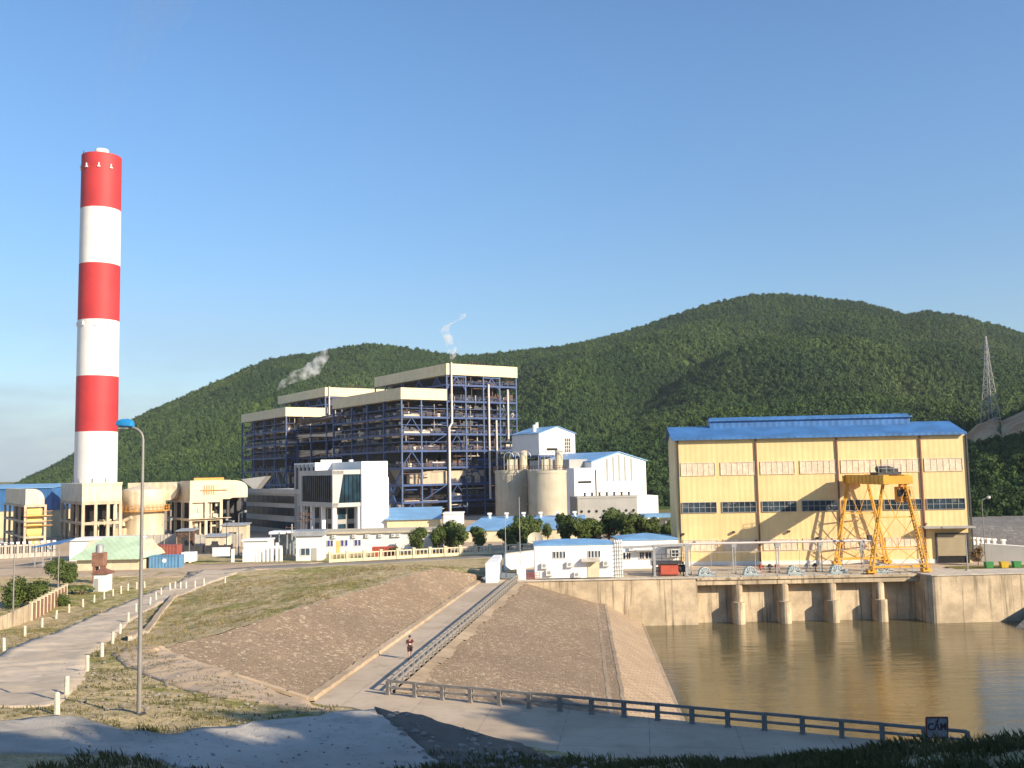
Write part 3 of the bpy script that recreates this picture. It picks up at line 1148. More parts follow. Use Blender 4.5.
_apron = [HIT(*p) for p in cpx]
_road = ribbon_pts(road_c[1:], _hw[1:])
sp1 = [s for s in sp1 if not inside(_apron, s[0], s[1])]
blades('grass', sp1, .08, .30, M['tuft'], 'dark green grass and weeds on the shaded bank at the bottom of the view', 3)
cand = np.array([(r6.uniform(-36, -8), r6.uniform(32, 62)) for k in range(9000)])
zc = hf(cand[:, 0], cand[:, 1])
for (x, y), z in zip(cand, zc):
    if x > XB(y) - .2 or inside(_apron, x, y) or inside(_road, x, y):
        continue
    n_ = math.sin(x * .9 + math.sin(y * .7)) * math.sin(y * .8 + 1)
    if r6.random() > .4 + .5 * n_:
        continue
    sp2.append((x, y, z))
# dry tufts over the raised ground between the road and the stone slope
cand = np.array([(r6.uniform(-44, -8), r6.uniform(58, 128)) for k in range(9000)])
zc = hf(cand[:, 0], cand[:, 1])
sp3 = []
for (x, y), z in zip(cand, zc):
    if x > XB(y) - .3 or inside(_road, x, y):
        continue
    if r6.random() > .45 + .5 * math.sin(x * .5 + math.sin(y * .33)) * math.sin(y * .41 + 1):
        continue
    sp3.append((x, y, z))
blades('grass', sp3, .10, .30, M['dry_tuft'], 'dry grass tufts over the raised ground above the left stone slope', 5)
blades('grass', sp2, .05, .17, M['tuft'], 'sparse green and dry tufts around the foot of the tall street lamp', 4)

# ---------------------------------------------------------------- person on the walkway
pg = G(410, 659, 0)
pt = thing('person', 'person in a dark maroon shirt and dark shorts walking along the walkway', 'person', (pg[0], pg[1], 0.0), math.radians(8))


def skin(name, joints, edges, mt, parent, sub=1):
    me = bpy.data.meshes.new(name)
    keys = list(joints)
    me.from_pydata([joints[k][0] for k in keys], [(keys.index(a), keys.index(b)) for a, b in edges], [])
    o = bpy.data.objects.new(name, me)
    C.objects.link(o)
    o.parent = parent
    md = o.modifiers.new('s', 'SKIN')
    md.use_smooth_shade = True
    sv = me.skin_vertices[0].data
    for i, k in enumerate(keys):
        rr = joints[k][1]
        sv[i].radius = rr if hasattr(rr, '__len__') else (rr, rr)
        sv[i].use_root = (i == 0)
    s2 = o.modifiers.new('d', 'SUBSURF')
    s2.levels = s2.render_levels = sub
    me.materials.append(mt)
    return o


skinm = mat('skin', (0.42, 0.25, 0.17), .6, .06, 4)
J = {'pelvis': ((0, 0, .92), (.14, .10)), 'waist': ((0, .01, 1.08), (.125, .09)), 'chest': ((0, .0, 1.30), (.155, .105)), 'neck': ((0, -.01, 1.46), .055),
     'head0': ((0, -.03, 1.54), (.07, .08)), 'head1': ((0, -.035, 1.63), (.078, .095)), 'crown': ((0, -.025, 1.70), (.055, .065)),
     'nose': ((0, -.135, 1.585), (.014, .014)), 'earl': ((-.085, -.02, 1.59), .018), 'earr': ((.085, -.02, 1.59), .018)}
E_ = [('pelvis', 'waist'), ('waist', 'chest'), ('chest', 'neck'), ('neck', 'head0'), ('head0', 'head1'), ('head1', 'crown'), ('head0', 'nose'), ('head1', 'earl'), ('head1', 'earr')]
for s, n, fy in ((-1, 'l', -.22), (1, 'r', .20)):
    J.update({'sh' + n: ((s * .19, 0, 1.38), .06), 'el' + n: ((s * .25, .04, 1.12), .043), 'wr' + n: ((s * .10, -.20, 1.12), .032), 'pa' + n: ((s * .05, -.25, 1.13), (.038, .018)),
              'hi' + n: ((s * .09, 0, .88), .095), 'kn' + n: ((s * .095, fy * .65, .49), .062), 'an' + n: ((s * .095, fy + (.08 if fy > 0 else 0), .09 + (.05 if fy > 0 else 0)), .036),
              'to' + n: ((s * .10, fy - .14 + (.08 if fy > 0 else 0), .035), .035)})
    E_ += [('chest', 'sh' + n), ('sh' + n, 'el' + n), ('el' + n, 'wr' + n), ('wr' + n, 'pa' + n), ('pelvis', 'hi' + n), ('hi' + n, 'kn' + n), ('kn' + n, 'an' + n), ('an' + n, 'to' + n)]
    for q in range(4):
        fx = s * .05 + (q - 1.5) * .018
        J['f%d' % q + n] = ((fx, -.30, 1.135 - abs(q - 1.5) * .006), .009)
        J['g%d' % q + n] = ((fx - s * .012, -.325 + abs(q - 1.2) * .006, 1.112), .008)
        E_ += [('pa' + n, 'f%d' % q + n), ('f%d' % q + n, 'g%d' % q + n)]
    J['th' + n] = ((s * .02, -.26, 1.17), .010)
    E_ += [('wr' + n, 'th' + n)]
body = skin('body', J, E_, skinm, pt, 2)
shirt_m = mat('maroon_shirt', (0.085, 0.018, 0.022), .85, .2, 5)
short_m = mat('dark_shorts', (0.035, 0.012, 0.016), .85, .2, 5)
JS = {'waist': ((0, .01, 1.06), (.155, .12)), 'hem': ((0, .01, .93), (.165, .13)), 'chest': ((0, 0, 1.30), (.185, .13)), 'col': ((0, -.005, 1.43), (.09, .075))}
ES = [('waist', 'hem'), ('waist', 'chest'), ('chest', 'col')]
for s, n in ((-1, 'l'), (1, 'r')):
    JS.update({'s' + n: ((s * .195, 0, 1.38), .085), 'e' + n: ((s * .235, .03, 1.21), .075)})
    ES += [('chest', 's' + n), ('s' + n, 'e' + n)]
skin('shirt', JS, ES, shirt_m, pt, 2)
JS = {'p': ((0, 0, .93), (.165, .125))}
ES = []
for s, n, fy in ((-1, 'l', -.22), (1, 'r', .20)):
    JS.update({'h' + n: ((s * .10, 0, .84), .12), 'k' + n: ((s * .10, fy * .6, .52), .10)})
    ES += [('p', 'h' + n), ('h' + n, 'k' + n)]
skin('shorts', JS, ES, short_m, pt, 2)
m = MB()
m.lathe([(.06, 1.58), (.098, 1.62), (.105, 1.66), (.09, 1.72), (.05, 1.755), (.0, 1.765)], 12, 0, -.012)
m.build('hair', mat('black_hair', (.012, .010, .010), .6, .2, 8), pt, smooth=True)
for s, fy in ((-1, -.22), (1, .20)):
    m = MB()
    zb = .0
    m.prism_x([(fy + .08 * (fy > 0) + .07, zb), (fy + .08 * (fy > 0) - .20, zb), (fy + .08 * (fy > 0) - .21, zb + .05), (fy + .08 * (fy > 0) - .06, zb + .10), (fy + .08 * (fy > 0) + .07, zb + .11)], s * .097 - .048, s * .097 + .048)
    m.build('shoe', M['dark'], pt)
m = MB()
m.box(-.05, .05, -.325, -.312, 1.10, 1.20)
o = m.build('phone', M['white_clean'])
o.location = (pg[0], pg[1], 0)
o.rotation_euler = (0, 0, math.radians(8))
tag(o, 'small white object held in both hands by the person on the walkway', 'phone')

# ================================================================ intake and pump house
def wallbox(name, label, cat, pts, z0, z1, th, mt, coping=None, group=None):
    t = thing(name, label, cat, (pts[0][0], pts[0][1], z0), 0, group)
    m, m2 = MB(), MB()
    o = Vector((pts[0][0], pts[0][1], 0))
    for a, b in zip(pts[:-1], pts[1:]):
        a, b = Vector((a[0], a[1], 0)) - o, Vector((b[0], b[1], 0)) - o
        m.beam(a + Vector((0, 0, (z1 - z0) / 2)), b + Vector((0, 0, (z1 - z0) / 2)), th, z1 - z0)
        if coping:
            m2.beam(a + Vector((0, 0, z1 - z0 + .06)), b + Vector((0, 0, z1 - z0 + .06)), th + .16, .12)
    m.build('wall', mt, t)
    if coping:
        m2.build('coping', coping, t)
    return t


t = thing('retaining_wall', 'stained concrete retaining wall below the small white building at the water', 'wall', (0.3, 123.4, -8))
m = MB()
m.box(0, 22.55, 0, 4.2, 0, 7.96)
m.build('wall', M['conc'], t)
m = MB()
m.box(-.1, 22.55, -.16, .5, 7.96, 8.12)
m.build('coping', M['conc_pale'], t)
t = thing('intake_structure', 'concrete water intake with four round nosed piers and dark bays', 'intake', (22.86, 124, -8))
m = MB()
m.box(0, 28.0, 1.0, 2.0, 0, 7.0)
m.build('back_wall', M['conc'], t)
m = MB()
m.box(0, 28.0, -.55, 10, 7.08, 8.0)
m.box(0, 28.0, -.75, -.55, 7.70, 7.96)
m.build('deck_slab', M['conc'], t)
for cx in (28.05, 33.85, 39.9, 45.95):
    x = cx - 22.86
    m = MB()
    w = .62
    prof = [(x - w, 1.0), (x - w, .1)] + [(x - w * math.cos(a), .1 - w * math.sin(a)) for a in [k * PI / 8 for k in range(1, 8)]] + [(x + w, .1), (x + w, 1.0)]
    m.prism(prof, 4.9, 7.08)
    w2 = .72
    prof = [(x - w2, 1.0), (x - w2, -.5)] + [(x - w2 * math.cos(a), -.5 - w2 * math.sin(a)) for a in [k * PI / 8 for k in range(1, 8)]] + [(x + w2, -.5), (x + w2, 1.0)]
    m.prism(prof, 0, 4.9)
    m.build('pier', M['conc'], t)
t = thing('retaining_wall', 'tall stained concrete wall right of the intake bays with a rounded corner', 'wall', (50.9, 121, -8))
m = MB()
prof = [(0, 7), (0, 1.2)] + [(1.2 - 1.2 * math.cos(a), 1.2 - 1.2 * math.sin(a)) for a in [k * PI / 12 for k in range(1, 6)]] + [(1.2, 0), (45, 2.5), (45, 7)]
m.prism(prof, 0, 7.95)
m.build('wall', M['conc'], t)
m = MB()
m.prism([(-.1, 7), (-.1, 1.15), (.45, -.0), (1.2, -.12), (45, 2.35), (45, 7)], 7.95, 8.1)
m.build('coping', M['conc_pale'], t)
# paved apron behind and green strip
m = MB()
m.quad((0.3, 127.5, -.012), (97, 127.5, -.012), (97, 155.4, -.012), (0.3, 155.4, -.012))
structure(m.build('pavement', M['concrete_road'], recalc=False))
m = MB()
m.quad((57, 126.5, .105), (95, 127.6, .105), (95, 131, .105), (57, 130.4, .105))
structure(m.build('grass_verge', M['verge'], recalc=False))

# pump house ----------------------------------------------------------------
PH = thing('pump_house', 'large yellow clad pump house with a blue roof and rusty window bands', 'building', (23.15, 139, 0), math.radians(-5))
W, D, HE, HR = 40.3, 12, 18.0, 19.75
pu = lambda px: (px - 673.0) / 7.2
m = MB()
m.prism_x([(0, .02), (D, .02), (D, HE), (D / 2, HR - .15), (0, HE)], 0, W)
m.build('wall', M['yellow_clad'], PH)
m = MB()
m.box(-.12, pu(930) - .2, -.12, -.003, 0, .55)
m.build('plinth', M['white'], PH)
m = MB()
e = .55
for y0, y1, z0, z1 in ((-e, D / 2, HE - .12, HR), (D / 2, D + e, HR, HE - .12)):
    m.add([(-.5, y0, z0), (W + .1, y0, z0), (W + .1, y1, z1), (-.5, y1, z1), (-.5, y0, z0 + .2), (W + .1, y0, z0 + .2), (W + .1, y1, z1 + .2), (-.5, y1, z1 + .2)],
          [(0, 1, 2, 3), (4, 5, 6, 7), (0, 1, 5, 4), (1, 2, 6, 5), (2, 3, 7, 6), (3, 0, 4, 7)])
m.box(-.5, W + .1, -e - .12, -e, HE - .26, HE + .1)
rf = m.build('roof', M['blue_roof'], PH)
m = MB()
x0, x1 = 5.7, 34.5
m.prism_x([(D / 2 - 1.2, HR - .3), (D / 2 + 1.2, HR - .3), (D / 2 + 1.2, HR + 1.0), (D / 2, HR + 1.45), (D / 2 - 1.2, HR + 1.0)], x0, x1)
m.box(x0 - .25, x1 + .25, D / 2 - 1.5, D / 2 - 1.2, HR + .85, HR + 1.05)
m.build('ridge_vent', M['blue_roof'], rf)


def window(root, x0, x1, z0, z1, nx, nz, y=-.004, frame=M['white'], pane=M['glass'], depth=.12, bar=.09, name='window'):
    m = MB()
    for (a, b, c, d) in ((x0, x1, z0 - bar, z0), (x0, x1, z1, z1 + bar), (x0 - bar, x0, z0 - bar, z1 + bar), (x1, x1 + bar, z0 - bar, z1 + bar)):
        m.box(a, b, y - depth, y, c, d)
    for i in range(1, nx):
        x = x0 + (x1 - x0) * i / nx
        m.box(x - bar / 2.4, x + bar / 2.4, y - depth * .75, y, z0, z1)
    for i in range(1, nz):
        z = z0 + (z1 - z0) * i / nz
        m.box(x0, x1, y - depth * .6, y, z - bar / 2.4, z + bar / 2.4)
    w = m.build(name, frame, root)
    m = MB()
    m.box(x0, x1, y - depth * .35, y, z0, z1)
    m.build('pane', pane, w)
    return w


cols_px = [(679.5, 713.5), (719.8, 753.3), (760, 793.5), (799.7, 834.8), (840.5, 875), (880.8, 917), (922.6, 959)]
for a, b in cols_px:
    window(PH, pu(a), pu(b), 12.75, 14.45, 6, 1, frame=M['rust_glass'], pane=M['rust_glass'], depth=.10)
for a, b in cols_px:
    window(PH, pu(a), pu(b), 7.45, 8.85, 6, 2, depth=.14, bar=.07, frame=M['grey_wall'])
for a, b in cols_px[:6]:
    window(PH, pu(a), pu(b), 2.1, 3.55, 6, 1, frame=M['rust_glass'], pane=M['rust_glass'], depth=.10)
for px in (676.3, 755.7, 836.6, 918.8, 964.3):
    m = MB()
    m.box(pu(px) - .10, pu(px) + .10, -.22, -.006, .5, HE - .3)
    m.build('downpipe', M['roof_brown'] if 700 < px < 960 else M['dark'], PH)
m = MB()
dx0, dx1 = pu(930), pu(959)
m.box(dx0, dx1, -.05, -.004, .01, .98)
dr = m.build('doorway', M['black'], PH)
m = MB()
for k in range(16):
    z = .98 + k * .185
    m.box(dx0, dx1, -.16 - .03 * (k % 2), -.06, z, z + .18)
m.build('roller_shutter', M['shutter'], dr)
m = MB()
m.box(dx0 - .18, dx0, -.3, -.004, .01, 4.1)
m.box(dx1, dx1 + .18, -.3, -.004, .01, 4.1)
m.box(dx0 - .18, dx1 + .18, -.3, -.004, 3.95, 4.13)
m.build('door_frame', M['dark'], dr)
m = MB()
m.box(pu(915), W + .1, -1.7, -.01, 4.96, 5.1)
m.box(pu(915), W + .1, -1.75, -1.65, 4.85, 5.12)
m.build('canopy', M['grey_wall'], PH)
for px, z in ((730, 4.6), (679, 4.4), (690, 3.2), (752, 3.3), (785, 4.6), (813, 3.6)):
    m = MB()
    m.box(pu(px) - .16, pu(px) + .16, -.45, -.004, z - .1, z + .18)
    m.build('wall_lamp', M['dark'], PH)
for (x, z) in ((20, 1.4), (27, 1.2)):
    pass

# gantry crane ---------------------------------------------------------------
CR = thing('gantry_crane', 'orange yellow gantry crane with lattice legs standing at the pump house', 'crane', (48.5, 123.9, 0.0), math.radians(3))
L, HB, HT = 11.4, 11.25, 12.45
for s in (-1.35, 1.35):
    m = MB()
    m.box(s - .32, s + .32, -.9, L + .35, HB, HT)
    for k in range(10):
        y = -.4 + k * 1.25
        m.box(s - .36, s + .36, y - .03, y + .03, HB - .02, HT + .02)
    m.build('girder', M['crane'], CR)
for y in (-1.0, L + .4):
    m = MB()
    m.box(-1.9, 1.9, y - .25, y + .25, HB + .05, HT - .1)
    m.build('end_beam', M['crane'], CR)
for y in (0, L):
    for s in (-1, 1):
        m = MB()
        t1, b1 = Vector((s * 1.45, y, HB)), Vector((s * 3.55, y, .55))
        for dy in (-.35, .35):
            m.beam(t1 + Vector((0, dy * .6, 0)), b1 + Vector((0, dy * 1.6, 0)), .19, .19)
        for k in range(7):
            a, b = t1.lerp(b1, k / 7), t1.lerp(b1, (k + 1) / 7)
            wa, wb = .21 + .35 * k / 7, .21 + .35 * (k + 1) / 7
            m.beam(a + Vector((0, -wa, 0)), b + Vector((0, wb, 0)), .06)
            m.beam(b + Vector((0, -wb, 0)), b + Vector((0, wb, 0)), .06)
        m.build('leg', M['crane'], CR)
        m = MB()
        m.box(s * 3.55 - .55, s * 3.55 + .55, y - .45, y + .45, .22, .62)
        for q in (-.35, .35):
            m.path([(s * 3.55 + q, y - .12, .24), (s * 3.55 + q, y + .12, .24)], .24, 12)
        m.build('wheel_truck', M['crane'], CR)
    m = MB()
    XL = lambda z: 1.45 + 2.1 * (HB - z) / (HB - .55)
    lev = [10.9, 7.1, 3.3, .9]
    for z in lev[1:]:
        m.beam((-XL(z), y, z), (XL(z), y, z), .13 if z > 1 else .3)
    for za, zb in zip(lev[:-1], lev[1:]):
        m.beam((-XL(za), y, za), (0, y, zb), .065)
        m.beam((XL(za), y, za), (0, y, zb), .065)
        if zb < 5:
            m.beam((-XL(zb), y, zb), (0, y, za), .065)
            m.beam((XL(zb), y, zb), (0, y, za), .065)
    m.build('bracing', M['crane'], CR)
m = MB()
m.box(-1.5, 1.5, 1.0, 3.6, HT + .02, HT + .35)
m.box(-.9, .7, 1.3, 2.4, HT + .35, HT + 1.0)
m.path([(-.9, 3.0, HT + .75), (.9, 3.0, HT + .75)], .38, 12)
m.box(.9, 1.4, 1.6, 2.6, HT + .35, HT + .8)
tr = m.build('trolley', M['dark'], CR)
m = MB()
for y in (0.9, 3.7):
    for x in (-1.5, -.5, .5, 1.5):
        m.beam((x, y, HT + .3), (x, y, HT + 1.3), .05)
    m.beam((-1.5, y, HT + 1.3), (1.5, y, HT + 1.3), .05)
    m.beam((-1.5, y, HT + .85), (1.5, y, HT + .85), .04)
m.build('trolley_rail', M['grey_steel'], tr)
m = MB()
m.box(.9, 2.3, .5, 2.0, HB - 2.3, HB - .35)
m.box(1.3, 1.9, 1.0, 1.6, HB - .35, HB + .02)
cb = m.build('cabin', M['orange'], CR)
m = MB()
m.box(.88, 2.32, .48, 1.2, HB - 1.6, HB - .7)
m.build('pane', M['glass'], cb)
m = MB()
for k in range(26):
    z = .8 + k * .4
    x = XL(z) + .28
    m.box(x - .03, x + .35, -.25, .25, z, z + .03)
for s in (-.25, .25):
    m.beam((XL(.7) + .6, s, .7), (XL(11) + .6, s, 11.0), .05)
m.build('ladder', M['crane'], CR)
m = MB()
m.box(-3.8, -3.3, -.3, .3, 4.3, 4.9)
m.build('control_box', M['dark'], CR)

# pipe rack, screens, railing on the deck ------------------------------------
RK = thing('pipe_rack', 'light grey pipe rack on slim posts running along the intake deck', 'pipe rack', (22.6, 127, 0))
for px in (687, 731.5, 774.6, 817.5, 859):
    x = XA(px, 127) - 22.6
    m = MB()
    m.beam((x - .22, 0, 0), (x - .22, 0, 3.85), .14)
    m.beam((x + .22, .5, 0), (x + .22, .5, 3.85), .12)
    m.beam((x - .3, .25, 3.3), (x + .3, .25, 3.3), .1)
    m.box(x - .3, x + .3, -.1, .6, 3.45, 3.85)
    m.build('post', M['galv'], RK)
for y, z, r in ((-.02, 3.98, .15), (.4, 3.95, .10)):
    m = MB()
    m.path([(-4.6, y, z - .1), (0, y, z), (XA(872, 127) - 22.6, y, z)], r, 8)
    m.build('pipe', M['pipe'], RK)
m = MB()
for px in (708, 752, 796, 838):
    x = XA(px, 127) - 22.6
    m.beam((x, -.05, 0), (x, -.05, 3.0), .07)
m.beam((1.0, -.1, 2.85), (24, -.1, 2.85), .05)
m.build('cable_tray', M['galv'], RK)
proto = None
for i, (px, where) in enumerate(((701, 'nearest the red raking machine'), (746, 'second from the red raking machine'), (789.5, 'third from the red raking machine'), (832, 'at the left crane legs'), (877, 'under the right crane legs'))):
    if proto is None:
        proto = thing('rotary_screen', 'x', 'screen machine', (0, 0, 0), 0, 'rotary screens on the deck')
        m = MB()
        m.prism_y([(1.0 * math.cos(a), .2 + 1.05 * math.sin(a)) for a in [k * PI / 12 for k in range(13)]], -.5, .9)
        m.box(-1.15, 1.15, -.6, 1.0, 0, .2)
        m.build('hood', M['machine'], proto)
        m = MB()
        for k in range(7):
            a = PI * k / 6
            m.beam((.1 * math.cos(a), -.54, .22 + .1 * math.sin(a)), (1.06 * math.cos(a), -.54, .2 + 1.06 * math.sin(a)), .07)
        m.path([(1.04 * math.cos(PI * k / 12), -.54, .2 + 1.04 * math.sin(PI * k / 12)) for k in range(13)], .05, 5)
        m.build('spokes', M['white'], proto)
        m = MB()
        m.box(.25, .75, -.55, -.52, .3, .65)
        m.box(-.6, -.2, -.55, -.52, .3, .6)
        m.build('opening', M['black'], proto)
        m = MB()
        m.path([(1.2, -.3, .4), (1.9, -.3, .4)], .22, 10)
        m.box(1.1, 1.9, -.5, -.1, 0, .2)
        m.build('motor', M['grey_steel'], proto)
        c = proto
    else:
        c = dup(proto, (0, 0, 0))
    c.location = (XA(px, 126.0), 126.0, 0)
    c.scale = (.72, .8, .85)
    c['label'] = 'pale blue half round screen machine on the intake deck, ' + where
for i, (px, mt, nm) in enumerate(((757, M['red_paint'], 'red'), (766, M['dark'], 'dark'), (773, M['red_paint'], 'red'), (803, M['grey_steel'], 'grey'), (811, M['dark'], 'dark'))):
    m = MB()
    x = XA(px, 128.2)
    m.lathe([(.28, 0), (.28, .12), (.12, .15), (.12, .5), (.24, .52), (.24, 1.0), (.12, 1.08)], 10)
    m.path([(-.4, 0, .75), (.4, 0, .75)], .10, 8)
    o = m.build('valve', mt)
    o.location = (x, 128.2, .0)
    where = ('small red valve left of the dark valve behind the deck railing', 'small dark valve between two red valves on the intake deck', 'small red valve right of the dark valve on the intake deck',
             'small grey valve beside the third screen machine', 'small dark valve just left of the crane on the deck')[i]
    tag(o, where, 'valve', 'valves on the intake deck')

RL = thing('deck_railing', 'thin grey pipe railing along the front edge of the intake deck', 'railing', (22.3, 123.75, 0))
m0 = None
for k in range(19):
    x = k * 1.55
    if m0 is None:
        m = MB()
        m.tube((0, 0, -.02), (0, 0, 1.08), .035, n=6)
        m.box(-.07, .07, -.07, .07, -.02, .03)
        c = m0 = m.build('post', M['galv'], RL)
    else:
        c = m0.copy()
        C.objects.link(c)
        c.parent = RL
    c.location = (x, 0, 0)
for z in (1.05, .7, .36):
    m = MB()
    m.path([(0, 0, z), (14, 0, z), (27.9, 0, z)], .028, 6)
    m.build('rail', M['galv'], RL)
m = MB()
m.box(-.1, 28, .05, .08, 0, .14)
m.build('toe_board', M['galv'], RL)

# raking machine
x = XA(657, 126.3)
RM = thing('raking_machine', 'red raking machine under a dark railed platform beside the white building', 'machine', (x, 126.3, 0))
m = MB()
m.box(0, 2.4, 0, 1.6, .12, 1.45)
m.box(.1, 2.3, -.1, 0, .25, 1.35)
m.build('body', M['red_paint'], RM)
m = MB()
m.box(-.7, 3.1, -.2, 2.4, 1.5, 1.75)
for a in (-.6, 3.0):
    for b in (-.1, 2.2):
        m.beam((a, b, 0), (a, b, 1.6), .14)
m.path([(2.5, .4, .9), (3.3, .4, .9)], .5, 14)
m.path([(-.6, .4, .8), (-.1, .4, .8)], .35, 12)
m.build('platform', M['dark'], RM)
m = MB()
for a in (-.7, .25, 1.2, 2.15, 3.1):
    m.beam((a, -.2, 1.75), (a, -.2, 2.8), .06)
for z in (2.3, 2.8):
    m.beam((-.7, -.2, z), (3.1, -.2, z), .06)
m.build('rail', M['dark'], RM)
# frame over it
x0, x1 = XA(651.8, 126), XA(688, 126)
t = thing('steel_portal', 'grey steel portal frame over the red raking machine', 'frame', (x0, 126.0, 0))
for q in (0, x1 - x0 - .6):
    m = MB()
    m.beam((q, 0, 0), (q, 0, 4.0), .3)
    m.box(q - .3, q + .3, -.3, .3, -.0, .08)
    m.build('post', M['galv'], t)
m = MB()
m.beam((-4.4, 0, 3.75), (x1 - x0 - .2, 0, 3.95), .16, .3)
m.beam((.0, 0, 3.1), (1.0, 0, 3.8), .1)
m.build('crossbeam', M['galv'], t)


# small buildings at the water -------------------------------------------------
def hip_roof(root, W, D, h, rise, over, mt, name='roof'):
    m = MB()
    a = min(W, D) / 2
    p = [(-over, -over, h), (W + over, -over, h), (W + over, D + over, h), (-over, D + over, h)]
    q = [(-over, -over, h + .14), (W + over, -over, h + .14), (W + over, D + over, h + .14), (-over, D + over, h + .14)]
    if W >= D:
        r = [(W * .5 - (W - D) / 2 - .01, D / 2, h + rise), (W * .5 + (W - D) / 2 + .01, D / 2, h + rise)]
        fs = [(0, 1, 5, 4), (1, 2, 6, 5), (2, 3, 7, 6), (3, 0, 4, 7), (4, 5, 9, 8), (5, 6, 9), (6, 7, 8, 9), (7, 4, 8), (3, 2, 1, 0)]
    else:
        r = [(W / 2, W / 2, h + rise), (W / 2, D - W / 2, h + rise)]
        fs = [(0, 1, 5, 4), (1, 2, 6, 5), (2, 3, 7, 6), (3, 0, 4, 7), (4, 5, 8), (5, 6, 9, 8), (6, 7, 9), (7, 4, 8, 9), (3, 2, 1, 0)]
    m.add(p + q + r, fs)
    return m.build(name, mt, root)


def ac_unit(root, x, z, y=-.01, s=1.0):
    m = MB()
    m.box(x - .45 * s, x + .45 * s, y - .38, y, z - .3 * s, z + .3 * s)
    m.box(x - .5 * s, x + .5 * s, y - .42, y, z - .38 * s, z - .32 * s)
    a = m.build('air_conditioner', M['white'], root)
    m = MB()
    m.path([(x - .1, y - .385, z), (x - .1, y - .40, z)], .24 * s, 14)
    m.build('fan_grille', M['galv'], a)


x0 = XA(533, 125.2)
w = XA(612, 125.2) - x0
B1 = thing('control_building', 'small white building with slit windows on the retaining wall by the water', 'building', (x0, 125.0, 0.13))
m = MB()
m.box(0, w, 0, 7, 0, 4.1)
m.build('wall', M['white_clean'], B1)
hip_roof(B1, w, 7, 4.1, .62, .06, M['blue_pale'])
u1 = lambda px: XA(px, 125) - x0
for a, b in ((551, 564.3), (586, 599)):
    for k in range(4):
        xa = u1(a) + (u1(b) - u1(a)) * k / 4
        window(B1, xa + .06, xa + .30, 2.55, 3.35, 1, 1, bar=.05, depth=.08, frame=M['white'], pane=M['glass'])
m = MB()
m.box(u1(585.5), u1(597), -.07, -.004, .02, 2.1)
m.build('door', M['cream_wall'], B1)
m = MB()
m.add([(u1(579), -1.0, 2.05), (u1(597.5), -1.0, 2.05), (u1(597.5), -.01, 2.35), (u1(579), -.01, 2.35), (u1(579), -1.0, 2.12), (u1(597.5), -1.0, 2.12), (u1(597.5), -.01, 2.45), (u1(579), -.01, 2.45)],
      [(0, 1, 2, 3), (4, 5, 6, 7), (0, 1, 5, 4), (1, 2, 6, 5), (2, 3, 7, 6), (3, 0, 4, 7)])
m.build('canopy', M['conc_pale'], B1)
for px, z in ((543, 1.65), (568, 1.75), (604, 1.8), (547.5, .75), (575, .45)):
    ac_unit(B1, u1(px), z)
t = thing('pipe_bundle', 'white ribbed pipe bundle standing at the corner of the small white building', 'pipes', (x0 + w + .1, 125.0, 0.13))
for k in range(4):
    m = MB()
    m.path([(k * .28, 0, 0), (k * .28, 0, 4.3 + .15 * (k % 2)), (k * .28, .5, 4.6)], .11, 8)
    m.build('pipe', M['white'], t, smooth=True)
m = MB()
for k in range(9):
    m.box(-.15, 1.0, -.18, -.12, .3 + k * .5, .36 + k * .5)
m.build('bracket', M['galv'], t)

x0 = XA(617, 136)
w = XA(676, 136) - x0
B2 = thing('workshop', 'low white building with a blue roof between the small white building and pump house', 'building', (x0, 136.0, 0))
m = MB()
m.box(0, w, 0, 8, 0, 3.9)
m.build('wall', M['white_clean'], B2)
hip_roof(B2, w, 8, 3.9, .75, .12, M['blue_pale'])
u2 = lambda px: XA(px, 136) - x0
for a, b in ((618.5, 623), (624.5, 628), (637.5, 641.5), (643, 649)):
    window(B2, u2(a), u2(b), 1.35, 2.25, 2, 1, bar=.07)
m = MB()
m.box(u2(633), u2(651), -1.3, -.01, 2.5, 2.62)
m.box(u2(662), u2(680), -2.2, -.01, 3.25, 3.4)
m.build('canopy', M['grey_wall'], B2)
m = MB()
m.box(u2(663), u2(676.5), -1.6, -.01, 1.6, 3.25)
pb = m.build('porch', M['grey_wall'], B2)
window(pb, u2(667.5), u2(674), 1.75, 2.6, 2, 2, y=-1.604, bar=.07, frame=M['white'])
ac_unit(B2, u2(630), 2.9)

# walls at the end of the walkway
t = thing('gate_wall', 'white wall on the left of the walkway end, its bright end facing the walkway', 'wall', (-3.75, 122.4, 0.0))
m = MB()
m.prism([(0, 0), (1.55, .1), (1.9, 11.5), (.8, 11.5)], 0, 2.45)
m.build('wall', M['white_clean'], t)
t = thing('gate_wall', 'short white wall post on the right of the walkway end', 'wall', (.15, 124.2, 0.0))
m = MB()
m.box(0, 1.15, 0, 1.5, 0, 1.95)
m.build('wall', M['white_clean'], t)
wallbox('yard_wall', 'white yard wall behind the walkway end beside the small building', 'wall', [(XA(503, 137), 137), (XA(533, 142), 142)], 0, 2.25, .3, M['white_clean'], M['conc_pale'])
for px, y0, Y, lab in ((504.4, 515, 129, 'thin grey mast behind the white wall left of the walkway end'), (518.7, 497, 127, 'taller thin mast at the right of the walkway end')):
    m = MB()
    x = XA(px, Y)
    m.path([(0, 0, 0), (0, 0, ZA(px, y0, Y))], [.06, .035], 6)
    m.box(-.12, .12, -.12, .12, 0, .12)
    o = m.build('mast', M['galv'])
    o.location = (x, Y, 0)
    tag(o, lab, 'mast')
t = thing('satellite_dish', 'pale round satellite dish above the corner of the small white building', 'satellite dish', (XA(534, 133), 133, 0))
m = MB()
rr = 1.05
prof = [(0.02, .0), (rr * .4, .05), (rr * .75, .17), (rr, .32), (rr, .36), (rr * .75, .21), (rr * .4, .09), (.02, .05)]
vs = []
n = 24
tilt = math.radians(58)
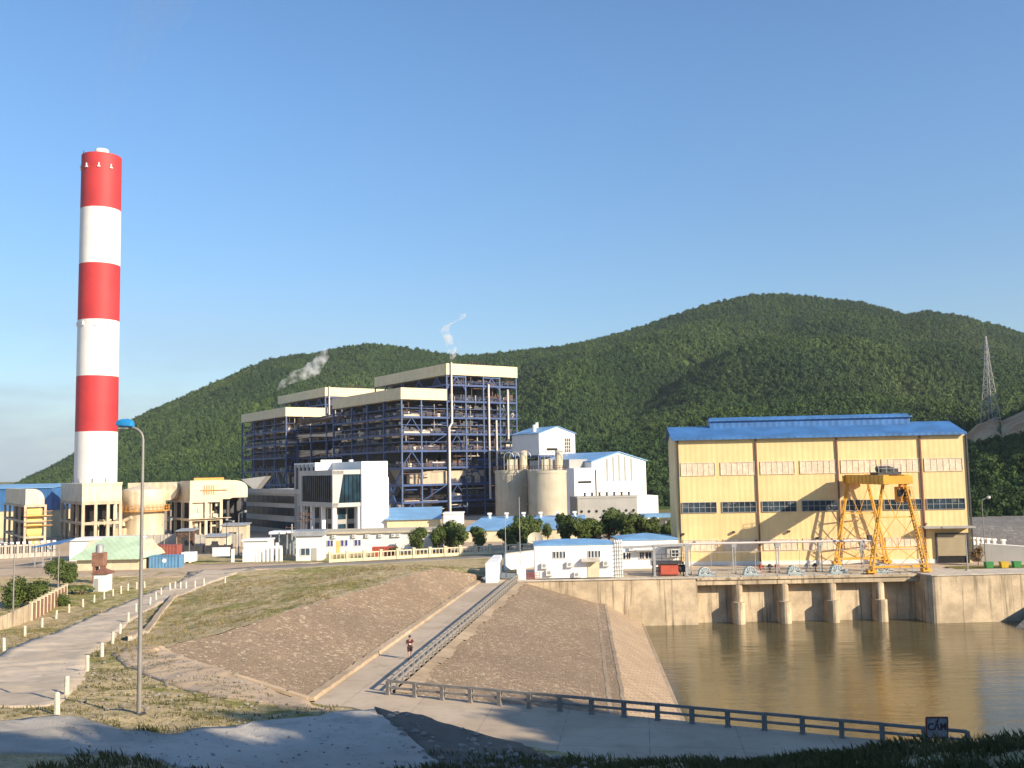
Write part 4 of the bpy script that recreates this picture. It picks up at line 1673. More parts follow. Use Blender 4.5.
for r_, h_ in prof:
    for k in range(n):
        a = 2 * PI * k / n
        x, y, z = r_ * math.cos(a), r_ * math.sin(a), h_
        vs.append((x, y * math.cos(tilt) - z * math.sin(tilt), 4.4 + y * math.sin(tilt) + z * math.cos(tilt)))
m.add(vs, [(i * n + k, i * n + (k + 1) % n, (i + 1) * n + (k + 1) % n, (i + 1) * n + k) for i in range(len(prof) - 1) for k in range(n)])
m.build('dish', M['silo'], t, smooth=True)
m = MB()
m.tube((0, .1, 0), (0, .1, 4.4), .08)
m.beam((0, .1, 4.1), (.0, -1.0, 4.9), .05)
m.build('mast', M['galv'], t)
# railing and red barrier by the gate
t = thing('barrier', 'low reddish barrier rail at the corner of the small white building', 'barrier', (XA(520, 124.4), 124.5, 0.0))
m = MB()
for k in range(6):
    m.beam((k * .45, 0, 0), (k * .45, 0, .95), .06)
for z in (.3, .6, .92):
    m.beam((0, 0, z), (2.25, 0, z), .06)
m.build('rail', M['red_paint'], t)

# right-hand side: bins, lamp, posts, ramp -------------------------------------
for px, py, mt, lab in ((983.5, 568.5, M['bin_green'], 'green bin nearest the pump house on the grass strip'), (998.5, 568, M['bin_yellow'], 'yellow bin between the two green bins'), (1011, 566.5, M['bin_green'], 'green bin right of the yellow bin')):
    m = MB()
    Y = 127.5
    m.add([(-.42, -.3, 0), (.42, -.3, 0), (.42, .3, 0), (-.42, .3, 0), (-.5, -.38, .7), (.5, -.38, .7), (.5, .38, .7), (-.5, .38, .7)],
          [(0, 1, 2, 3), (4, 5, 6, 7), (0, 1, 5, 4), (1, 2, 6, 5), (2, 3, 7, 6), (3, 0, 4, 7)])
    m.box(-.52, .52, -.4, .4, .7, .78)
    m.path([(-.3, .33, .06), (-.24, .33, .06)], .09, 8)
    m.path([(.24, .33, .06), (.3, .33, .06)], .09, 8)
    o = m.build('bin', mt)
    o.location = (XA(px, Y), Y, .12)
    tag(o, lab, 'bin', 'bins on the grass strip')
x = XA(980.5, 131)
lamp_post('street_lamp', 'slim grey street lamp between the pump house and the white ramp posts', (x, 131, .1), ZA(980, 499, 131), PI, .25, .5, M['galv'], .06)
m = MB()
m.path([(0, 0, 0), (0, 0, 4.6)], [.09, .06], 8)
m.box(-.2, .2, -.2, .2, 0, .15)
o = m.build('pipe_post', M['galv'])
o.location = (XA(962.3, 125), 125, .08)
tag(o, 'thin grey post on the wall edge in front of the roller door', 'post')
m = MB()                      # ramp bank beyond the pump house
m.add([(61, 139, 0), (130, 128, 0), (130, 150, 4.0), (63, 165, 3.3), (130, 260, 5), (70, 260, 4)], [(0, 1, 2, 3), (3, 2, 4, 5)])
structure(m.build('ramp_bank', M['pitching_grey'], recalc=False))
t = thing('ramp_wall', 'grey ramp wall with white capped posts right of the pump house', 'wall', (65.0, 136.3, 0))
m = MB()
a, b = Vector((0, 0, 0)), Vector((26, -5.5, 0))
m.add([(0, 0, 0), (26, -5.5, 0), (26, -5.0, 0), (0, .5, 0), (0, 0, 2.6), (26, -5.5, .6), (26, -5, .6), (0, .5, 2.6)], [(0, 1, 2, 3), (4, 5, 6, 7), (0, 1, 5, 4), (1, 2, 6, 5), (2, 3, 7, 6), (3, 0, 4, 7)])
m.build('wall', M['grey_wall'], t)
for px, py in ((971.8, 545), (977.5, 545), (983, 546), (989.5, 546.5), (997, 547.5), (1008.5, 549.5)):
    s = (px - 966) / 75
    y = 136.3 - 5.5 * s + .25
    x = XA(px, y)
    z = 2.6 - 2 * (x - 65.0) / 26
    m = MB()
    xr, yr = x - 65.0, -5.5 * (x - 65.0) / 26 + .25
    m.box(xr - .18, xr + .18, yr - .18, yr + .18, z - .3, z + .45)
    m.box(xr - .28, xr + .28, yr - .28, yr + .28, z + .45, z + .72)
    m.build('post', M['white_clean'], t)
m = MB()
m.add([(0, -.03, 2.5), (26, -5.53, .5), (26, -5.2, .62), (0, .3, 2.62), (0, -.03, 2.62), (26, -5.53, .62)], [(0, 1, 5, 4), (4, 5, 2, 3)])
m.build('coping', M['white_clean'], t)
# dry bush at the pump house corner
# lower right stone bank reaching the water
m = MB()
bx = [AT(998, 624, 118), AT(1026, 606, 118)]
m.add([(58.5, 116.5, -6.2), (66, 108, -6.2), (90, 100, -6.2), (90, 119, 1.0), (70, 121.2, 0.0), (66.5, 121.2, -2.2)], [(0, 1, 2, 3, 4, 5)])
structure(m.build('stone_bank', M['pitching_grey'], recalc=False))

# ================================================================ power plant
TH = math.radians(34.85)
UX, UY = math.cos(TH), math.sin(TH)


def loc_uv(o, u, v):
    return (o[0] + UX * u - UY * v, o[1] + UY * u + UX * v)


def on_face_u(root_xy, px):
    """local x on the front (v=0) face seen at picture column px"""
    k = AT(px, 480, 100)[0] / 100.0
    X, Y = root_xy
    return (k * Y - X) / (UX - k * UY)


def on_face_v(root_xy, px):
    k = AT(px, 480, 100)[0] / 100.0
    X, Y = root_xy
    return (X - k * Y) / (UY + k * UX)


# ---- chimney
cY = 330
cX = AT(98.7, 320, cY)[0]
CH = thing('chimney', 'very tall round chimney painted in red and white bands', 'chimney', (cX, cY, 0))
zs = [ZA(99, y, cY) for y in (157.5, 211, 266, 321.5, 377, 432)] + [0]
rad = lambda z: 6.88 - .34 * z / 126
for i in range(6):
    m = MB()
    z1, z0 = zs[i], zs[i + 1]
    pr = [(rad(z0), z0), (rad(z1), z1)]
    if i == 0:
        pr += [(rad(z1) - .5, z1), (rad(z1) - .5, z1 - 1.2)]
    m.lathe(pr, 64)
    m.build('red_band' if i % 2 == 0 else 'white_band', M['red_chim'] if i % 2 == 0 else M['white_chim'], CH, smooth=True)
m = MB()
m.lathe([(2.3, zs[0] - 1.3), (2.3, zs[0] + 2.5), (2.15, zs[0] + 2.7), (2.0, zs[0] + 2.7), (2.0, zs[0] + 1)], 32)
m.build('flue', M['white_chim'], CH, smooth=True)
k = 0
for z in (zs[0] - 5.2, zs[3] - 2.0, zs[5] - 17):
    for a in (-150, -112, -74, -40):
        m = MB()
        ca, sa = math.cos(math.radians(a)), math.sin(math.radians(a))
        r_ = rad(z)
        m.beam((ca * (r_ - .2), sa * (r_ - .2), z), (ca * (r_ + .45), sa * (r_ + .45), z), .9, .35)
        m.beam((ca * (r_ + .2), sa * (r_ + .2), z + .1), (ca * (r_ + .2), sa * (r_ + .2), z + 1.3), .3)
        m.build('beacon', M['white_clean'] if z > 60 else M['galv'], CH)
m = MB()
for a in (200, 215):
    ca, sa = math.cos(math.radians(a)), math.sin(math.radians(a))
    m.beam((ca * 5.9, sa * 5.9, zs[0] - .2), (ca * 5.9, sa * 5.9, zs[0] + 1.6), .12)
m.build('lightning_rod', M['dark'], CH)


# ---- boiler houses
def boiler_house(label, o, seed):
    r = random.Random(seed)
    BH = thing('boiler_house', label, 'boiler house', (o[0], o[1], 0), TH, 'boiler houses of the power plant')
    WU, DV, HU, HL, WLo, FH = 26.6, 49.0, 47.6, 39.5, 16.1, 3.5
    # roof bands
    for nm, x0, x1, h in (('upper_roof', -.25, WU + .25, HU), ('lower_roof', -WLo - .25, -.26, HL)):
        m = MB()
        m.box(x0, x1, -.25, DV + .25, h - FH, h)
        m.build('roof_band', M['cream'], BH)
    fl = [i * 5.15 for i in range(1, 9)]
    # columns
    cu = [0, 6.9, 13.6, 19.9, 26.4]
    for x in cu:
        for y in (0, DV):
            m = MB()
            m.box(x - .2, x + .2, y - .2 + .1, y + .2 + .1, 0, HU - FH)
            m.build('column', M['column_steel'], BH)
    for x in (-WLo + .1, -9.2):
        m = MB()
        m.box(x - .2, x + .2, -.16, .3, 0, HL - FH)
        m.build('column', M['column_steel'], BH)
    for y in (11.5, 23, 34.5, DV):
        m = MB()
        m.box(-WLo - .15, -WLo + .4, y - .28, y + .28, 0, HL - FH)
        m.build('column', M['blue_steel'], BH)
    for x in (6.9, 19.9, 26.2):
        for y in (11.5, 23, 34.5):
            m = MB()
            m.box(x - .25, x + .25, y - .25, y + .25, 0, HU - FH)
            m.build('column', M['blue_steel'], BH)
    # floors: slab plus face beams
    for i, z in enumerate(fl):
        m = MB()
        xr = WU
        hasL = z < HL - FH - 1
        m.box(0, xr, .5, DV, z - .08, z)
        m.box(-.1, xr + .1, -.18, .22, z - .62, z - .02)
        m.box(xr - .1, xr + .25, 0, DV, z - .6, z)
        m.box(-.3, 0, 0, DV, z - .6, z)
        if i % 2 and r.random() < .9:
            m.box(xr + .25, xr + 1.6, .2, 5, z - .2, z)
            m.box(xr + .25, xr + 1.6, .2, .28, z + .9, z + 1.0)
        if hasL:
            if z > 14:
                m.box(-WLo, 0, .5, DV, z - .08, z)
            m.box(-WLo - .1, 0, -.18, .2, z - .62, z - .02)
            m.box(-WLo - .2, -WLo + .15, 0, DV, z - .62, z)
        m.build('floor', M['blue_steel'], BH)
        # hand rails
        m = MB()
        for zz in (.55, 1.05):
            m.beam((-.1, -.05, z + zz), (xr, -.05, z + zz), .09)
            if hasL and z > 14:
                m.beam((-WLo, -.05, z + zz), (-.3, -.05, z + zz), .09)
                m.beam((-WLo - .05, 0, z + zz), (-WLo - .05, DV, z + zz), .09)
        for k in range(18):
            m.beam((xr * k / 17, -.05, z), (xr * k / 17, -.05, z + 1.05), .07)
        m.build('handrail', M['blue_steel'], BH)
        # plant on the floor
        for mi, (cnt, mt, nm) in enumerate(((22, M['rusty'], 'machinery'), (3, M['lagging'], 'vessel'), (16, M['dark'], 'pump'))):
            m = MB()
            for q in range(cnt):
                x = r.uniform(.6, xr - 1.5)
                y = r.choice((r.uniform(.5, 2.5), r.uniform(1, 8)))
                w, h = r.uniform(.5, 2.6), r.uniform(.5, 3.2)
                if r.random() < .5:
                    m.box(x, min(x + w, xr - .2), y, y + r.uniform(.4, 2), z + .01, z + h * .8)
                elif r.random() < .6:
                    m.path([(x, y, z + h * .5), (min(x + w * 2.2, xr - .1), y, z + h * .5)], r.uniform(.15, .5), 8)
                else:
                    m.path([(x, y, z), (x, y, z + 4.4)], r.uniform(.12, .35), 8)
            if z > 14 and hasL:
                for q in range(cnt):
                    x = r.uniform(-WLo + .3, -1.5)
                    y = r.uniform(.5, 3)
                    m.box(x, min(x + r.uniform(.6, 2), -.4), y, y + 1, z + .01, z + r.uniform(.4, 2.0))
                    x = r.uniform(-WLo + .25, -WLo + 2)
                    y = r.uniform(.5, DV - 3)
                    m.box(x, x + r.uniform(.5, 1.5), y, y + r.uniform(.6, 3), z + .01, z + r.uniform(.5, 2.2))
            o_ = m.build(nm, mt, BH)
            o_['kind'] = 'stuff'
    # boiler body, and added black panels that put the inner shade into colour
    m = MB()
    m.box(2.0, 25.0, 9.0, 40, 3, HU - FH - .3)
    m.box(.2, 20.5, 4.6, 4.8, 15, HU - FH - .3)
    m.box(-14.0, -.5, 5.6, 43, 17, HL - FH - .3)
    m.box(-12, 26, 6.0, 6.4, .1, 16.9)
    m.build('boiler_and_shade_panels', M['black'], BH)
    for z in [20.6 + 2.575 * k for k in range(6)] + [3.0, 6.5]:      # half storeys
        m, md_ = MB(), MB()
        if z > 15:
            m.box(-WLo - .1, -WLo + .12, 0, DV, z - .22, z)
            m.box(-WLo, -.3, -.12, .1, z - .2, z)
            for q in range(22):
                y = r.uniform(.4, DV - 3)
                md_.box(-WLo + .2, -WLo + 1.2, y, y + r.uniform(.5, 2.6), z + .01, z + r.uniform(.3, 1.5))
        for q in range(10):
            x = r.uniform(.3, WU - 3)
            md_.box(x, x + r.uniform(.5, 2.5), .2, .9, z + .01, z + r.uniform(.2, 1.4))
        md_.build('machinery', M['dark'] if r.random() < .6 else M['rusty'], BH)['kind'] = 'stuff'
        m.box(0, WU, -.12, .1, z - .2, z)
        m.build('platform', M['blue_steel'], BH)
    # coal bunkers of the left block (hoppers)
    for k in range(4):
        y = 5.5 + k * 10.6
        m = MB()
        m.add([(-13.5, y, 15.5), (-3.5, y, 15.5), (-3.5, y + 8, 15.5), (-13.5, y + 8, 15.5), (-9.5, y + 3, 6.5), (-7.5, y + 3, 6.5), (-7.5, y + 5, 6.5), (-9.5, y + 5, 6.5)],
              [(3, 2, 1, 0), (4, 5, 6, 7), (0, 1, 5, 4), (1, 2, 6, 5), (2, 3, 7, 6), (3, 0, 4, 7)])
        m.path([(-8.5, y + 4, 6.6), (-8.5, y + 4, 0)], .9, 12)
        m.build('hopper', M['grey_wall'], BH)
    # bracing
    m = MB()
    for x0, x1 in ((cu[0], cu[1]), (cu[2], cu[3])):
        z = HU - FH
        xm = (x0 + x1) / 2
        m.beam((x0, .1, z - 4.6), (xm, .1, z - .6), .3)
        m.beam((x1, .1, z - 4.6), (xm, .1, z - .6), .3)
        m.beam((x0, .1, z - .5), (x1, .1, z - .5), .4)
    for x0, x1, ks in ((cu[0], cu[1], (1, 4)), (cu[3], cu[4], (0, 3, 6)), (cu[1], cu[2], (2,))):
        for k in ks:
            z0, z1 = (fl[k - 1] if k else 0), fl[k]
            xm = (x0 + x1) / 2
            m.beam((x0, .12, z0), (xm, .12, z1 - .5), .22)
            m.beam((x1, .12, z0), (xm, .12, z1 - .5), .22)
    for k in (0, 3, 5):
        z0, z1 = (fl[k - 1] if k else 0), fl[k]
        m.beam((-WLo, .1, z0), (-12.6, .1, z1 - .4), .24)
        m.beam((-9.2, .1, z0), (-12.6, .1, z1 - .4), .24)
    for k in (1, 4):
        z0, z1 = fl[k - 1], fl[k]
        m.beam((-9.2, .1, z0), (-.3, .1, z1 - .4), .22)
    for k in range(4):              # V bracing low on the shaded side
        y0 = .3 + k * 11.5
        m.beam((-WLo, y0, 14.6), (-WLo, y0 + 5.7, 7.5), .45)
        m.beam((-WLo, y0 + 11.4, 14.6), (-WLo, y0 + 5.7, 7.5), .45)
        m.beam((-WLo, y0, 0), (-WLo, y0 + 5.7, 7.4), .4)
        m.beam((-WLo, y0 + 11.4, 0), (-WLo, y0 + 5.7, 7.4), .4)
        m.beam((0, y0, HU - FH - 6), (0, y0 + 5.7, HU - FH - .5), .35)
        m.beam((0, y0 + 11.4, HU - FH - 6), (0, y0 + 5.7, HU - FH - .5), .35)
    m.build('bracing', M['blue_steel'], BH)
    # big beige duct low on the front
    m = MB()
    m.box(-6.5, 14.5, 1.3, 5.5, 9.6, 14.2)
    m.add([(-6.5, 1.3, 9.6), (-6.5, 5.5, 9.6), (-6.5, 5.5, 14.2), (-6.5, 1.3, 14.2), (-11.5, 3.5, 10.5), (-11.5, 5.5, 10.5), (-11.5, 5.5, 13), (-11.5, 3.5, 13)],
          [(0, 1, 5, 4), (1, 2, 6, 5), (2, 3, 7, 6), (3, 0, 4, 7), (4, 5, 6, 7)])
    m.build('duct', M['duct'], BH)
    m = MB()
    for q in range(7):
        y = 3 + q * 6
        m.box(-WLo + .6, -WLo + 4.2, y, y + 4.6, 24.5 + (q % 2) * .4, 27.2)
        m.box(-WLo + .8, -WLo + 4.2, y, y + 4.6, 30.0, 32.0)
    m.path([(-15, 1.2, 25.8), (-6, 1.2, 25.8)], .9, 10)
    m.path([(-15, 1.2, 31.0), (-9, 1.2, 31.0)], .8, 10)
    m.path([(-11.5, 1.6, 21), (-4, 1.6, 21)], .8, 10)
    m.build('duct', M['lagging'], BH)
    for mt_, cnt in ((M['rusty'], 80), (M['pipe'], 34), (M['lagging'], 26), (M['blue_steel'], 60)):
        m = MB()
        for q in range(cnt):
            low = r.random() < .4
            z = r.uniform(1, HL - FH - 1 if low else HU - FH - 1)
            xa = r.uniform(-WLo + .3, -2) if low else r.uniform(.3, WU - 2)
            xb = min(xa + r.uniform(1, 8), -.4 if low else WU - .2)
            yy = r.uniform(.3, 2.2)
            if r.random() < .7:
                m.path([(xa, yy, z), (xb, yy, z)], r.uniform(.06, .22), 6)
            else:
                m.path([(xa, yy, z), (xa, yy, min(z + r.uniform(2, 9), HL - FH if low else HU - FH))], r.uniform(.06, .2), 6)
        m.build('pipework', mt_, BH)['kind'] = 'stuff'
    # tall vent pipes on the front
    for x, z0, z1 in ((1.1, 0, HU + .3), (15.2, 5, HU - FH - 2.6), (22.6, 24, 40), (18.0, 3, 30)):
        m = MB()
        if x == 1.1:
            m.path([(.2, -.7, 0), (.2, -.7, 27.5), (1.3, -.7, 29), (1.3, -.7, z1)], [.42, .42, .36, .3], 10)
        else:
            m.path([(x, -.55, z0), (x, -.55, z1)], .36, 10)
        m.build('vent_pipe', M['pipe'], BH, smooth=True)
    m = MB()
    for x, y, h in ((14, 9, 1.6), (15.2, 9, 2.2), (16.2, 9, 1.9), (17.6, 9, 2.4), (18.8, 9, 2.0), (19.8, 9, 1.7)):
        m.path([(x, y, HU - .1), (x, y, HU + h)], .22, 8)
    m.box(13.5, 20.5, 8.4, 9.8, HU, HU + .5)
    m.build('roof_vents', M['rusty'], BH)
    return BH


oC = (AT(447, 400, 300)[0], 300.0)
boiler_house('nearer boiler house of dark blue steel with a tall white vent pipe on its front', oC, 3)
oC1 = loc_uv(oC, 0, 92)
boiler_house('farther boiler house of blue steel, partly hidden behind the other one', oC1, 4)
# bridge between both units
t = thing('pipe_bridge', 'cluttered pipe bridge of dark steel linking the two boiler houses', 'pipe bridge', (*loc_uv(oC, -6, 49.6), 0), TH)
r7 = random.Random(9)
m = MB()
for z in (14, 20, 26, 32):
    m.box(-6, 20, 0, 42, z - .3, z)
for x in (-6, 6, 20):
    for y in (1, 14, 28, 41):
        m.box(x - .3, x + .3, y - .3, y + .3, 0, 32)
m.build('frame', M['blue_steel'], t)
for z in (14, 20, 26, 32):
    for mt in (M['rusty'], M['lagging']):
        m = MB()
        for q in range(14):
            y = r7.uniform(1, 40)
            x = r7.uniform(-6, -3)
            if q % 2:
                m.box(x, x + 2, y, y + r7.uniform(.8, 3), z, z + r7.uniform(.6, 3))
            else:
                m.path([(x, 1, z + r7.uniform(.5, 3)), (x, 42, z + r7.uniform(.5, 3))], r7.uniform(.15, .4), 7)
        m.build('pipework', mt, t)['kind'] = 'stuff'

# ---- administration building
AE = AT(333.5, 500, 200)
A0 = (AE[0], AE[1])
AD = thing('office_building', 'grey and white office building with a tall bright white end and glass bays', 'office building', (*A0, 0), TH)
zA = lambda py, Y: ZA(330, py, Y)
ztop, zbot = zA(471, 200), zA(507, 200)
m = MB()          # raised glazed volume
m.prism([(0, 0), (6, 0), (6, 17), (0, 17)], zbot, ztop)
m.prism_y([(-.45, ztop - .9), (-.003, ztop - .9), (-.003, ztop + .2), (-.45, ztop + .2)], -.45, 17.2)
m.prism_y([(-.45, zbot - .1), (-.003, zbot - .1), (-.003, zbot + .9), (-.45, zbot + .9)], -.45, 17.2)
m.box(-.4, 6, -.45, -.003, ztop - .75, ztop + .2)
m.box(-.4, 6, -.45, -.003, zbot - .1, zbot + .75)
m.add([(-.4, -.45, zbot), (.8, -.45, zbot), (2.1, -.45, ztop), (-.4, -.45, ztop), (-.4, -.003, zbot), (.8, -.003, zbot), (2.1, -.003, ztop), (-.4, -.003, ztop)],
      [(0, 1, 2, 3), (4, 5, 6, 7), (0, 1, 5, 4), (1, 2, 6, 5), (2, 3, 7, 6), (3, 0, 4, 7)])
m.box(-.44, -.003, 15.8, 17.1, zbot, ztop)
v_ = m.build('bay', M['grey_tile'], AD)
m = MB()
m.box(-.12, -.01, .3, 15.8, zbot + .9, ztop - .9)
for q in range(15):
    m.box(-.26, -.12, .6 + q * 1.03, .75 + q * 1.03, zbot + .9, ztop - .9)
m.box(.7, 6, -.12, -.01, zbot + .75, ztop - .75)
for q in range(4):
    m.box(2.4 + q * .95, 2.56 + q * .95, -.3, -.12, zbot + .75, ztop - .75)
m.build('window', M['glass_teal'], v_)
m = MB()
for y in (.2, 5.6, 11.2, 16.6):
    m.box(-.2, .6, y - .3, y + .35, 0, zbot)
m.box(5.4, 6.2, -.2, .5, 0, zbot)
m.build('column', M['white_clean'], AD)
m = MB()
m.box(2.0, 14, 3.0, 17, 0, zbot)
wv = m.build('wall', M['grey_wall'], AD)
m = MB()
for z in (1.2, 4.4):
    for y in (4, 8, 12):
        m.box(1.88, 1.995, y, y + 3, z, z + 2.2)
    for x in (2.4, 4.6, 6.8, 9):
        m.box(x, x + 1.7, 2.88, 2.995, z, z + 2.2)
m.build('window', M['glass_teal'], wv)
# white end block
WE = on_face_u(A0, 386)
m = MB()
zw = ZA(372, 462.5, 206)
m.box(6.01, WE, -.8, 16, 0, zw)
m.box(WE, WE + 1.4, 1.5, 15, 0, zw - 3.2)
m.build('end_block', M['white_clean'], AD)
m = MB()
m.box(6.0, WE, -.8, 16.02, zw, zw + .25)
m.build('parapet', M['white_clean'], AD)
# tower behind
tw0, tw1 = -2.0, 14
m = MB()
m.box(2.0, 17, 14, 26, 0, ZA(320, 463, 222))
tw = m.build('tower', M['white_clean'], AD)
m = MB()
for k in range(5):
    m.box(1.7, 1.997, 15 + k * 2.3, 16 + k * 2.3, .5, ZA(320, 463, 222) - .3)
m.build('fin', M['grey_wall'], tw)
m = MB()
m.box(1.9, 1.998, 14.3, 25.8, 1.5, ZA(320, 463, 222) - 1.0)
m.build('window', M['glass_teal'], tw)
m = MB()
zt = ZA(320, 463, 222)
for x, y in ((5, 16), (8, 18), (12, 17), (6.5, 20)):
    m.path([(x, y, zt), (x, y, zt + .6)], .5, 12)
m.box(4, 9, 15.5, 15.7, zt + .05, zt + .6)
m.build('roof_tank', M['white_clean'], tw)
# left wing
OW = (AT(290, 500, 224)[0], 224)
lv = on_face_v(OW, 239)
cs = Vector((OW[0] - A0[0], OW[1] - A0[1]))
wx, wy = cs.x * UX + cs.y * UY, -cs.x * UY + cs.y * UX
zt = ZA(290, 490.5, 224)
m = MB()
m.box(wx, wx + 14, wy - 6, wy + lv, 0, zt)
m.box(wx - .35, wx - .003, wy - 6.2, wy + lv + .2, zt - .8, zt + .3)
lw = m.build('wing', M['grey_tile'], AD)
for k, (ya, yb) in enumerate(((496, 503.5), (508, 516), (522, 529.5))):
    za, zb = ZA(290, yb, 224), ZA(290, ya, 224)
    m = MB()
    m.box(wx - .10, wx - .003, wy - 3, wy + lv - 1.5, za, zb)
    for q in range(12):
        yy = wy - 3 + (lv + 1.5) * q / 11
        m.box(wx - .13, wx - .10, yy - .04, yy + .04, za, zb)
    m.build('window', M['glass_teal'], lw)

# ---- silos
def silo(label, px0, px1, Y, ytop, group):
    x0, x1 = XA(px0, Y), XA(px1, Y)
    r_ = (x1 - x0) / 2
    zt = ZA((px0 + px1) / 2, ytop, Y)
    t = thing('silo', label, 'silo', ((x0 + x1) / 2, Y, 0), 0, group)
    m = MB()
    m.lathe([(r_ + .15, 0), (r_ + .15, .5), (r_, .5), (r_, zt - .6), (r_ + .12, zt - .6), (r_ + .12, zt), (0.01, zt + .25)], 48)
    m.build('shell', M['silo'], t, smooth=True)
    m = MB()
    n = 28
    for k in range(n):
        a, b = 2 * PI * k / n, 2 * PI * (k + 1) / n
        p, q = (r_ * math.cos(a), r_ * math.sin(a)), (r_ * math.cos(b), r_ * math.sin(b))
        m.beam((*p, zt), (*p, zt + 1.1), .08)
        for h in (.55, 1.1):
            m.beam((*p, zt + h), (*q, zt + h), .07)
    m.build('handrail', M['rusty'], t)
    m = MB()
    m.box(-1.2, 1.2, -r_ * .5, r_ * .5, zt + .2, zt + 2.6)
    m.path([(r_ * .62, -r_ * .2, zt), (r_ * .62, -r_ * .2, zt + 4.6)], .9, 14)
    m.build('dust_collector', M['lagging'], t)
    m = MB()
    for q in range(4):
        c = -.2 * r_ + q * r_ * .32
        m.path([(c + 1.1 * math.cos(a), -r_ * .55, zt + 3.2 + 1.1 * math.sin(a)) for a in [j * PI / 8 for j in range(9)]], .10, 6)
        m.beam((c - 1.1, -r_ * .55, zt), (c - 1.1, -r_ * .55, zt + 3.2), .12)
    m.build('pipework', M['grey_steel'], t)
    m = MB()
    for s in (-.4, .4):
        m.beam((-r_ - .25, s - 1, .3), (-r_ - .25, s - 1, zt + 1), .09)
    for k in range(int(zt / .6)):
        m.beam((-r_ - .25, -1.4, .5 + k * .6), (-r_ - .25, -.6, .5 + k * .6), .06)
    for k in range(0, 3):
        m.box(-r_ - 1.0, -r_, -2.2, .2, 2 + k * 4.2, 2.1 + k * 4.2)
    m.build('ladder', M['rusty'], t)
    return t


silo('round concrete silo standing in front of the white gabled tower', 528, 566.5, 222, 470.5, 'concrete silos')
silo('round concrete silo at the foot of the boiler house, mostly in shade', 495, 530.5, 229, 470.5, 'concrete silos')


# ---- white gabled tower and coal buildings
def gable(root, W, D, h, rise, wallm, roofm, z0=0.0, over=.35, name='wall'):
    m = MB()
    m.prism_y([(0, z0), (W, z0), (W, h), (W / 2, h + rise), (0, h)], 0, D)
    w = m.build(name, wallm, root)
    m = MB()
    k = rise / (W / 2)
    for s in (-1, 1):
        xa, xb = (-over, W / 2) if s < 0 else (W / 2, W + over)
        za, zb = (h - over * k, h + rise) if s < 0 else (h + rise, h - over * k)
        m.add([(xa, -over, za + .03), (xb, -over, zb + .03), (xb, D + over, zb + .03), (xa, D + over, za + .03), (xa, -over, za + .25), (xb, -over, zb + .25), (xb, D + over, zb + .25), (xa, D + over, za + .25)],
              [(0, 1, 2, 3), (4, 5, 6, 7), (0, 1, 5, 4), (1, 2, 6, 5), (2, 3, 7, 6), (3, 0, 4, 7)])
    m.build('roof', roofm, root)
    return w


o = (AT(539, 440, 285)[0], 285)
wu = on_face_u(o, 576)
he, hb, hp = ZA(540, 433.5, 285), ZA(540, 455, 285), ZA(557, 427, 290)
t = thing('transfer_tower', 'white gabled tower house on a dark steel frame behind the silos', 'building', (*o, 0), TH)
wl = gable(t, wu, 14, he, hp - he, M['white_clean'], M['blue_pale'], hb)
window(wl, wu * .70, wu * .86, he - 5.6, he - 1.4, 3, 4, frame=M['white'], pane=M['rusty'], bar=.16)
m = MB()
m.box(wu * .2, wu * .5, -.12, -.004, he - 5.0, he - 4.3)
m.build('vent', M['black'], wl)
m = MB()
for x in (0.3, wu * .33, wu * .66, wu - .3):
    for y in (.3, 7, 13.7):
        m.box(x - .25, x + .25, y - .25, y + .25, 0, hb)
for k in range(4):
    z = hb - .01 - k * 4.6
    m.box(0, wu, 0, .3, z - .7, z)
    m.box(0, .3, 0, 14, z - .7, z)
    m.box(.2, wu - .2, .4, 13.6, z - .25, z - .1)
m.build('frame', M['blue_steel'], t)
r8 = random.Random(8)
m = MB()
for k in range(4):
    z = hb - .3 - k * 4.6 - 4.2
    for q in range(7):
        x = r8.uniform(.6, wu - 2)
        m.box(x, x + r8.uniform(.5, 1.8), .6, 2.5, max(0, z), z + r8.uniform(1, 3.5))
m.box(1, wu - 1, 5, 13, 0, hb - 1)
m.build('machinery', M['rusty'], t)['kind'] = 'stuff'
m = MB()
m.path([(2, 5, hp - 2.2), (2, 5, hp + .8)], .6, 10)
m.path([(-.2 + wu * .5, 10, hp - .3), (-.2 + wu * .5, 10, hp + 1.8)], .55, 10)
m.build('roof_vents', M['white'], t)

o = (AT(574.3, 480, 255)[0], 255)
W2 = on_face_u(o, 646)
he2 = ZA(600, 460.5, 262)
hp2 = ZA(618, 452.5, 264)
t = thing('coal_building', 'large white gabled building with grey vertical stripes on its front', 'building', (*o, 0), TH)
xs = on_face_u(o, 592)
m = MB()
m.box(0, xs, -.0, 22, 0, ZA(580, 468, 257))
m.build('annex', M['white_clean'], t)
m = MB()
m.box(.8, xs + 1, 3, 21, ZA(580, 468, 257), he2 + .4)
m.build('annex_roof_room', M['grey_wall'], t)
m = MB()
xp = on_face_u(o, 619)
m.prism_y([(xs + .003, 0), (W2, 0), (W2, he2 - .2), (xp, hp2), (xs + .003, he2 - .3)], -.05, 24)
wl = m.build('wall', M['white_clean'], t)
m = MB()
for (xa, za, xb, zb) in ((xs - .4, he2 - .45, xp, hp2), (xp, hp2, W2 + .5, he2 - .4)):
    m.add([(xa, -.4, za + .02), (xb, -.4, zb + .02), (xb, 24.5, zb + .02), (xa, 24.5, za + .02), (xa, -.4, za + .3), (xb, -.4, zb + .3), (xb, 24.5, zb + .3), (xa, 24.5, za + .3)],
          [(0, 1, 2, 3), (4, 5, 6, 7), (0, 1, 5, 4), (1, 2, 6, 5), (2, 3, 7, 6), (3, 0, 4, 7)])
m.build('roof', M['blue_pale'], t)
m = MB()
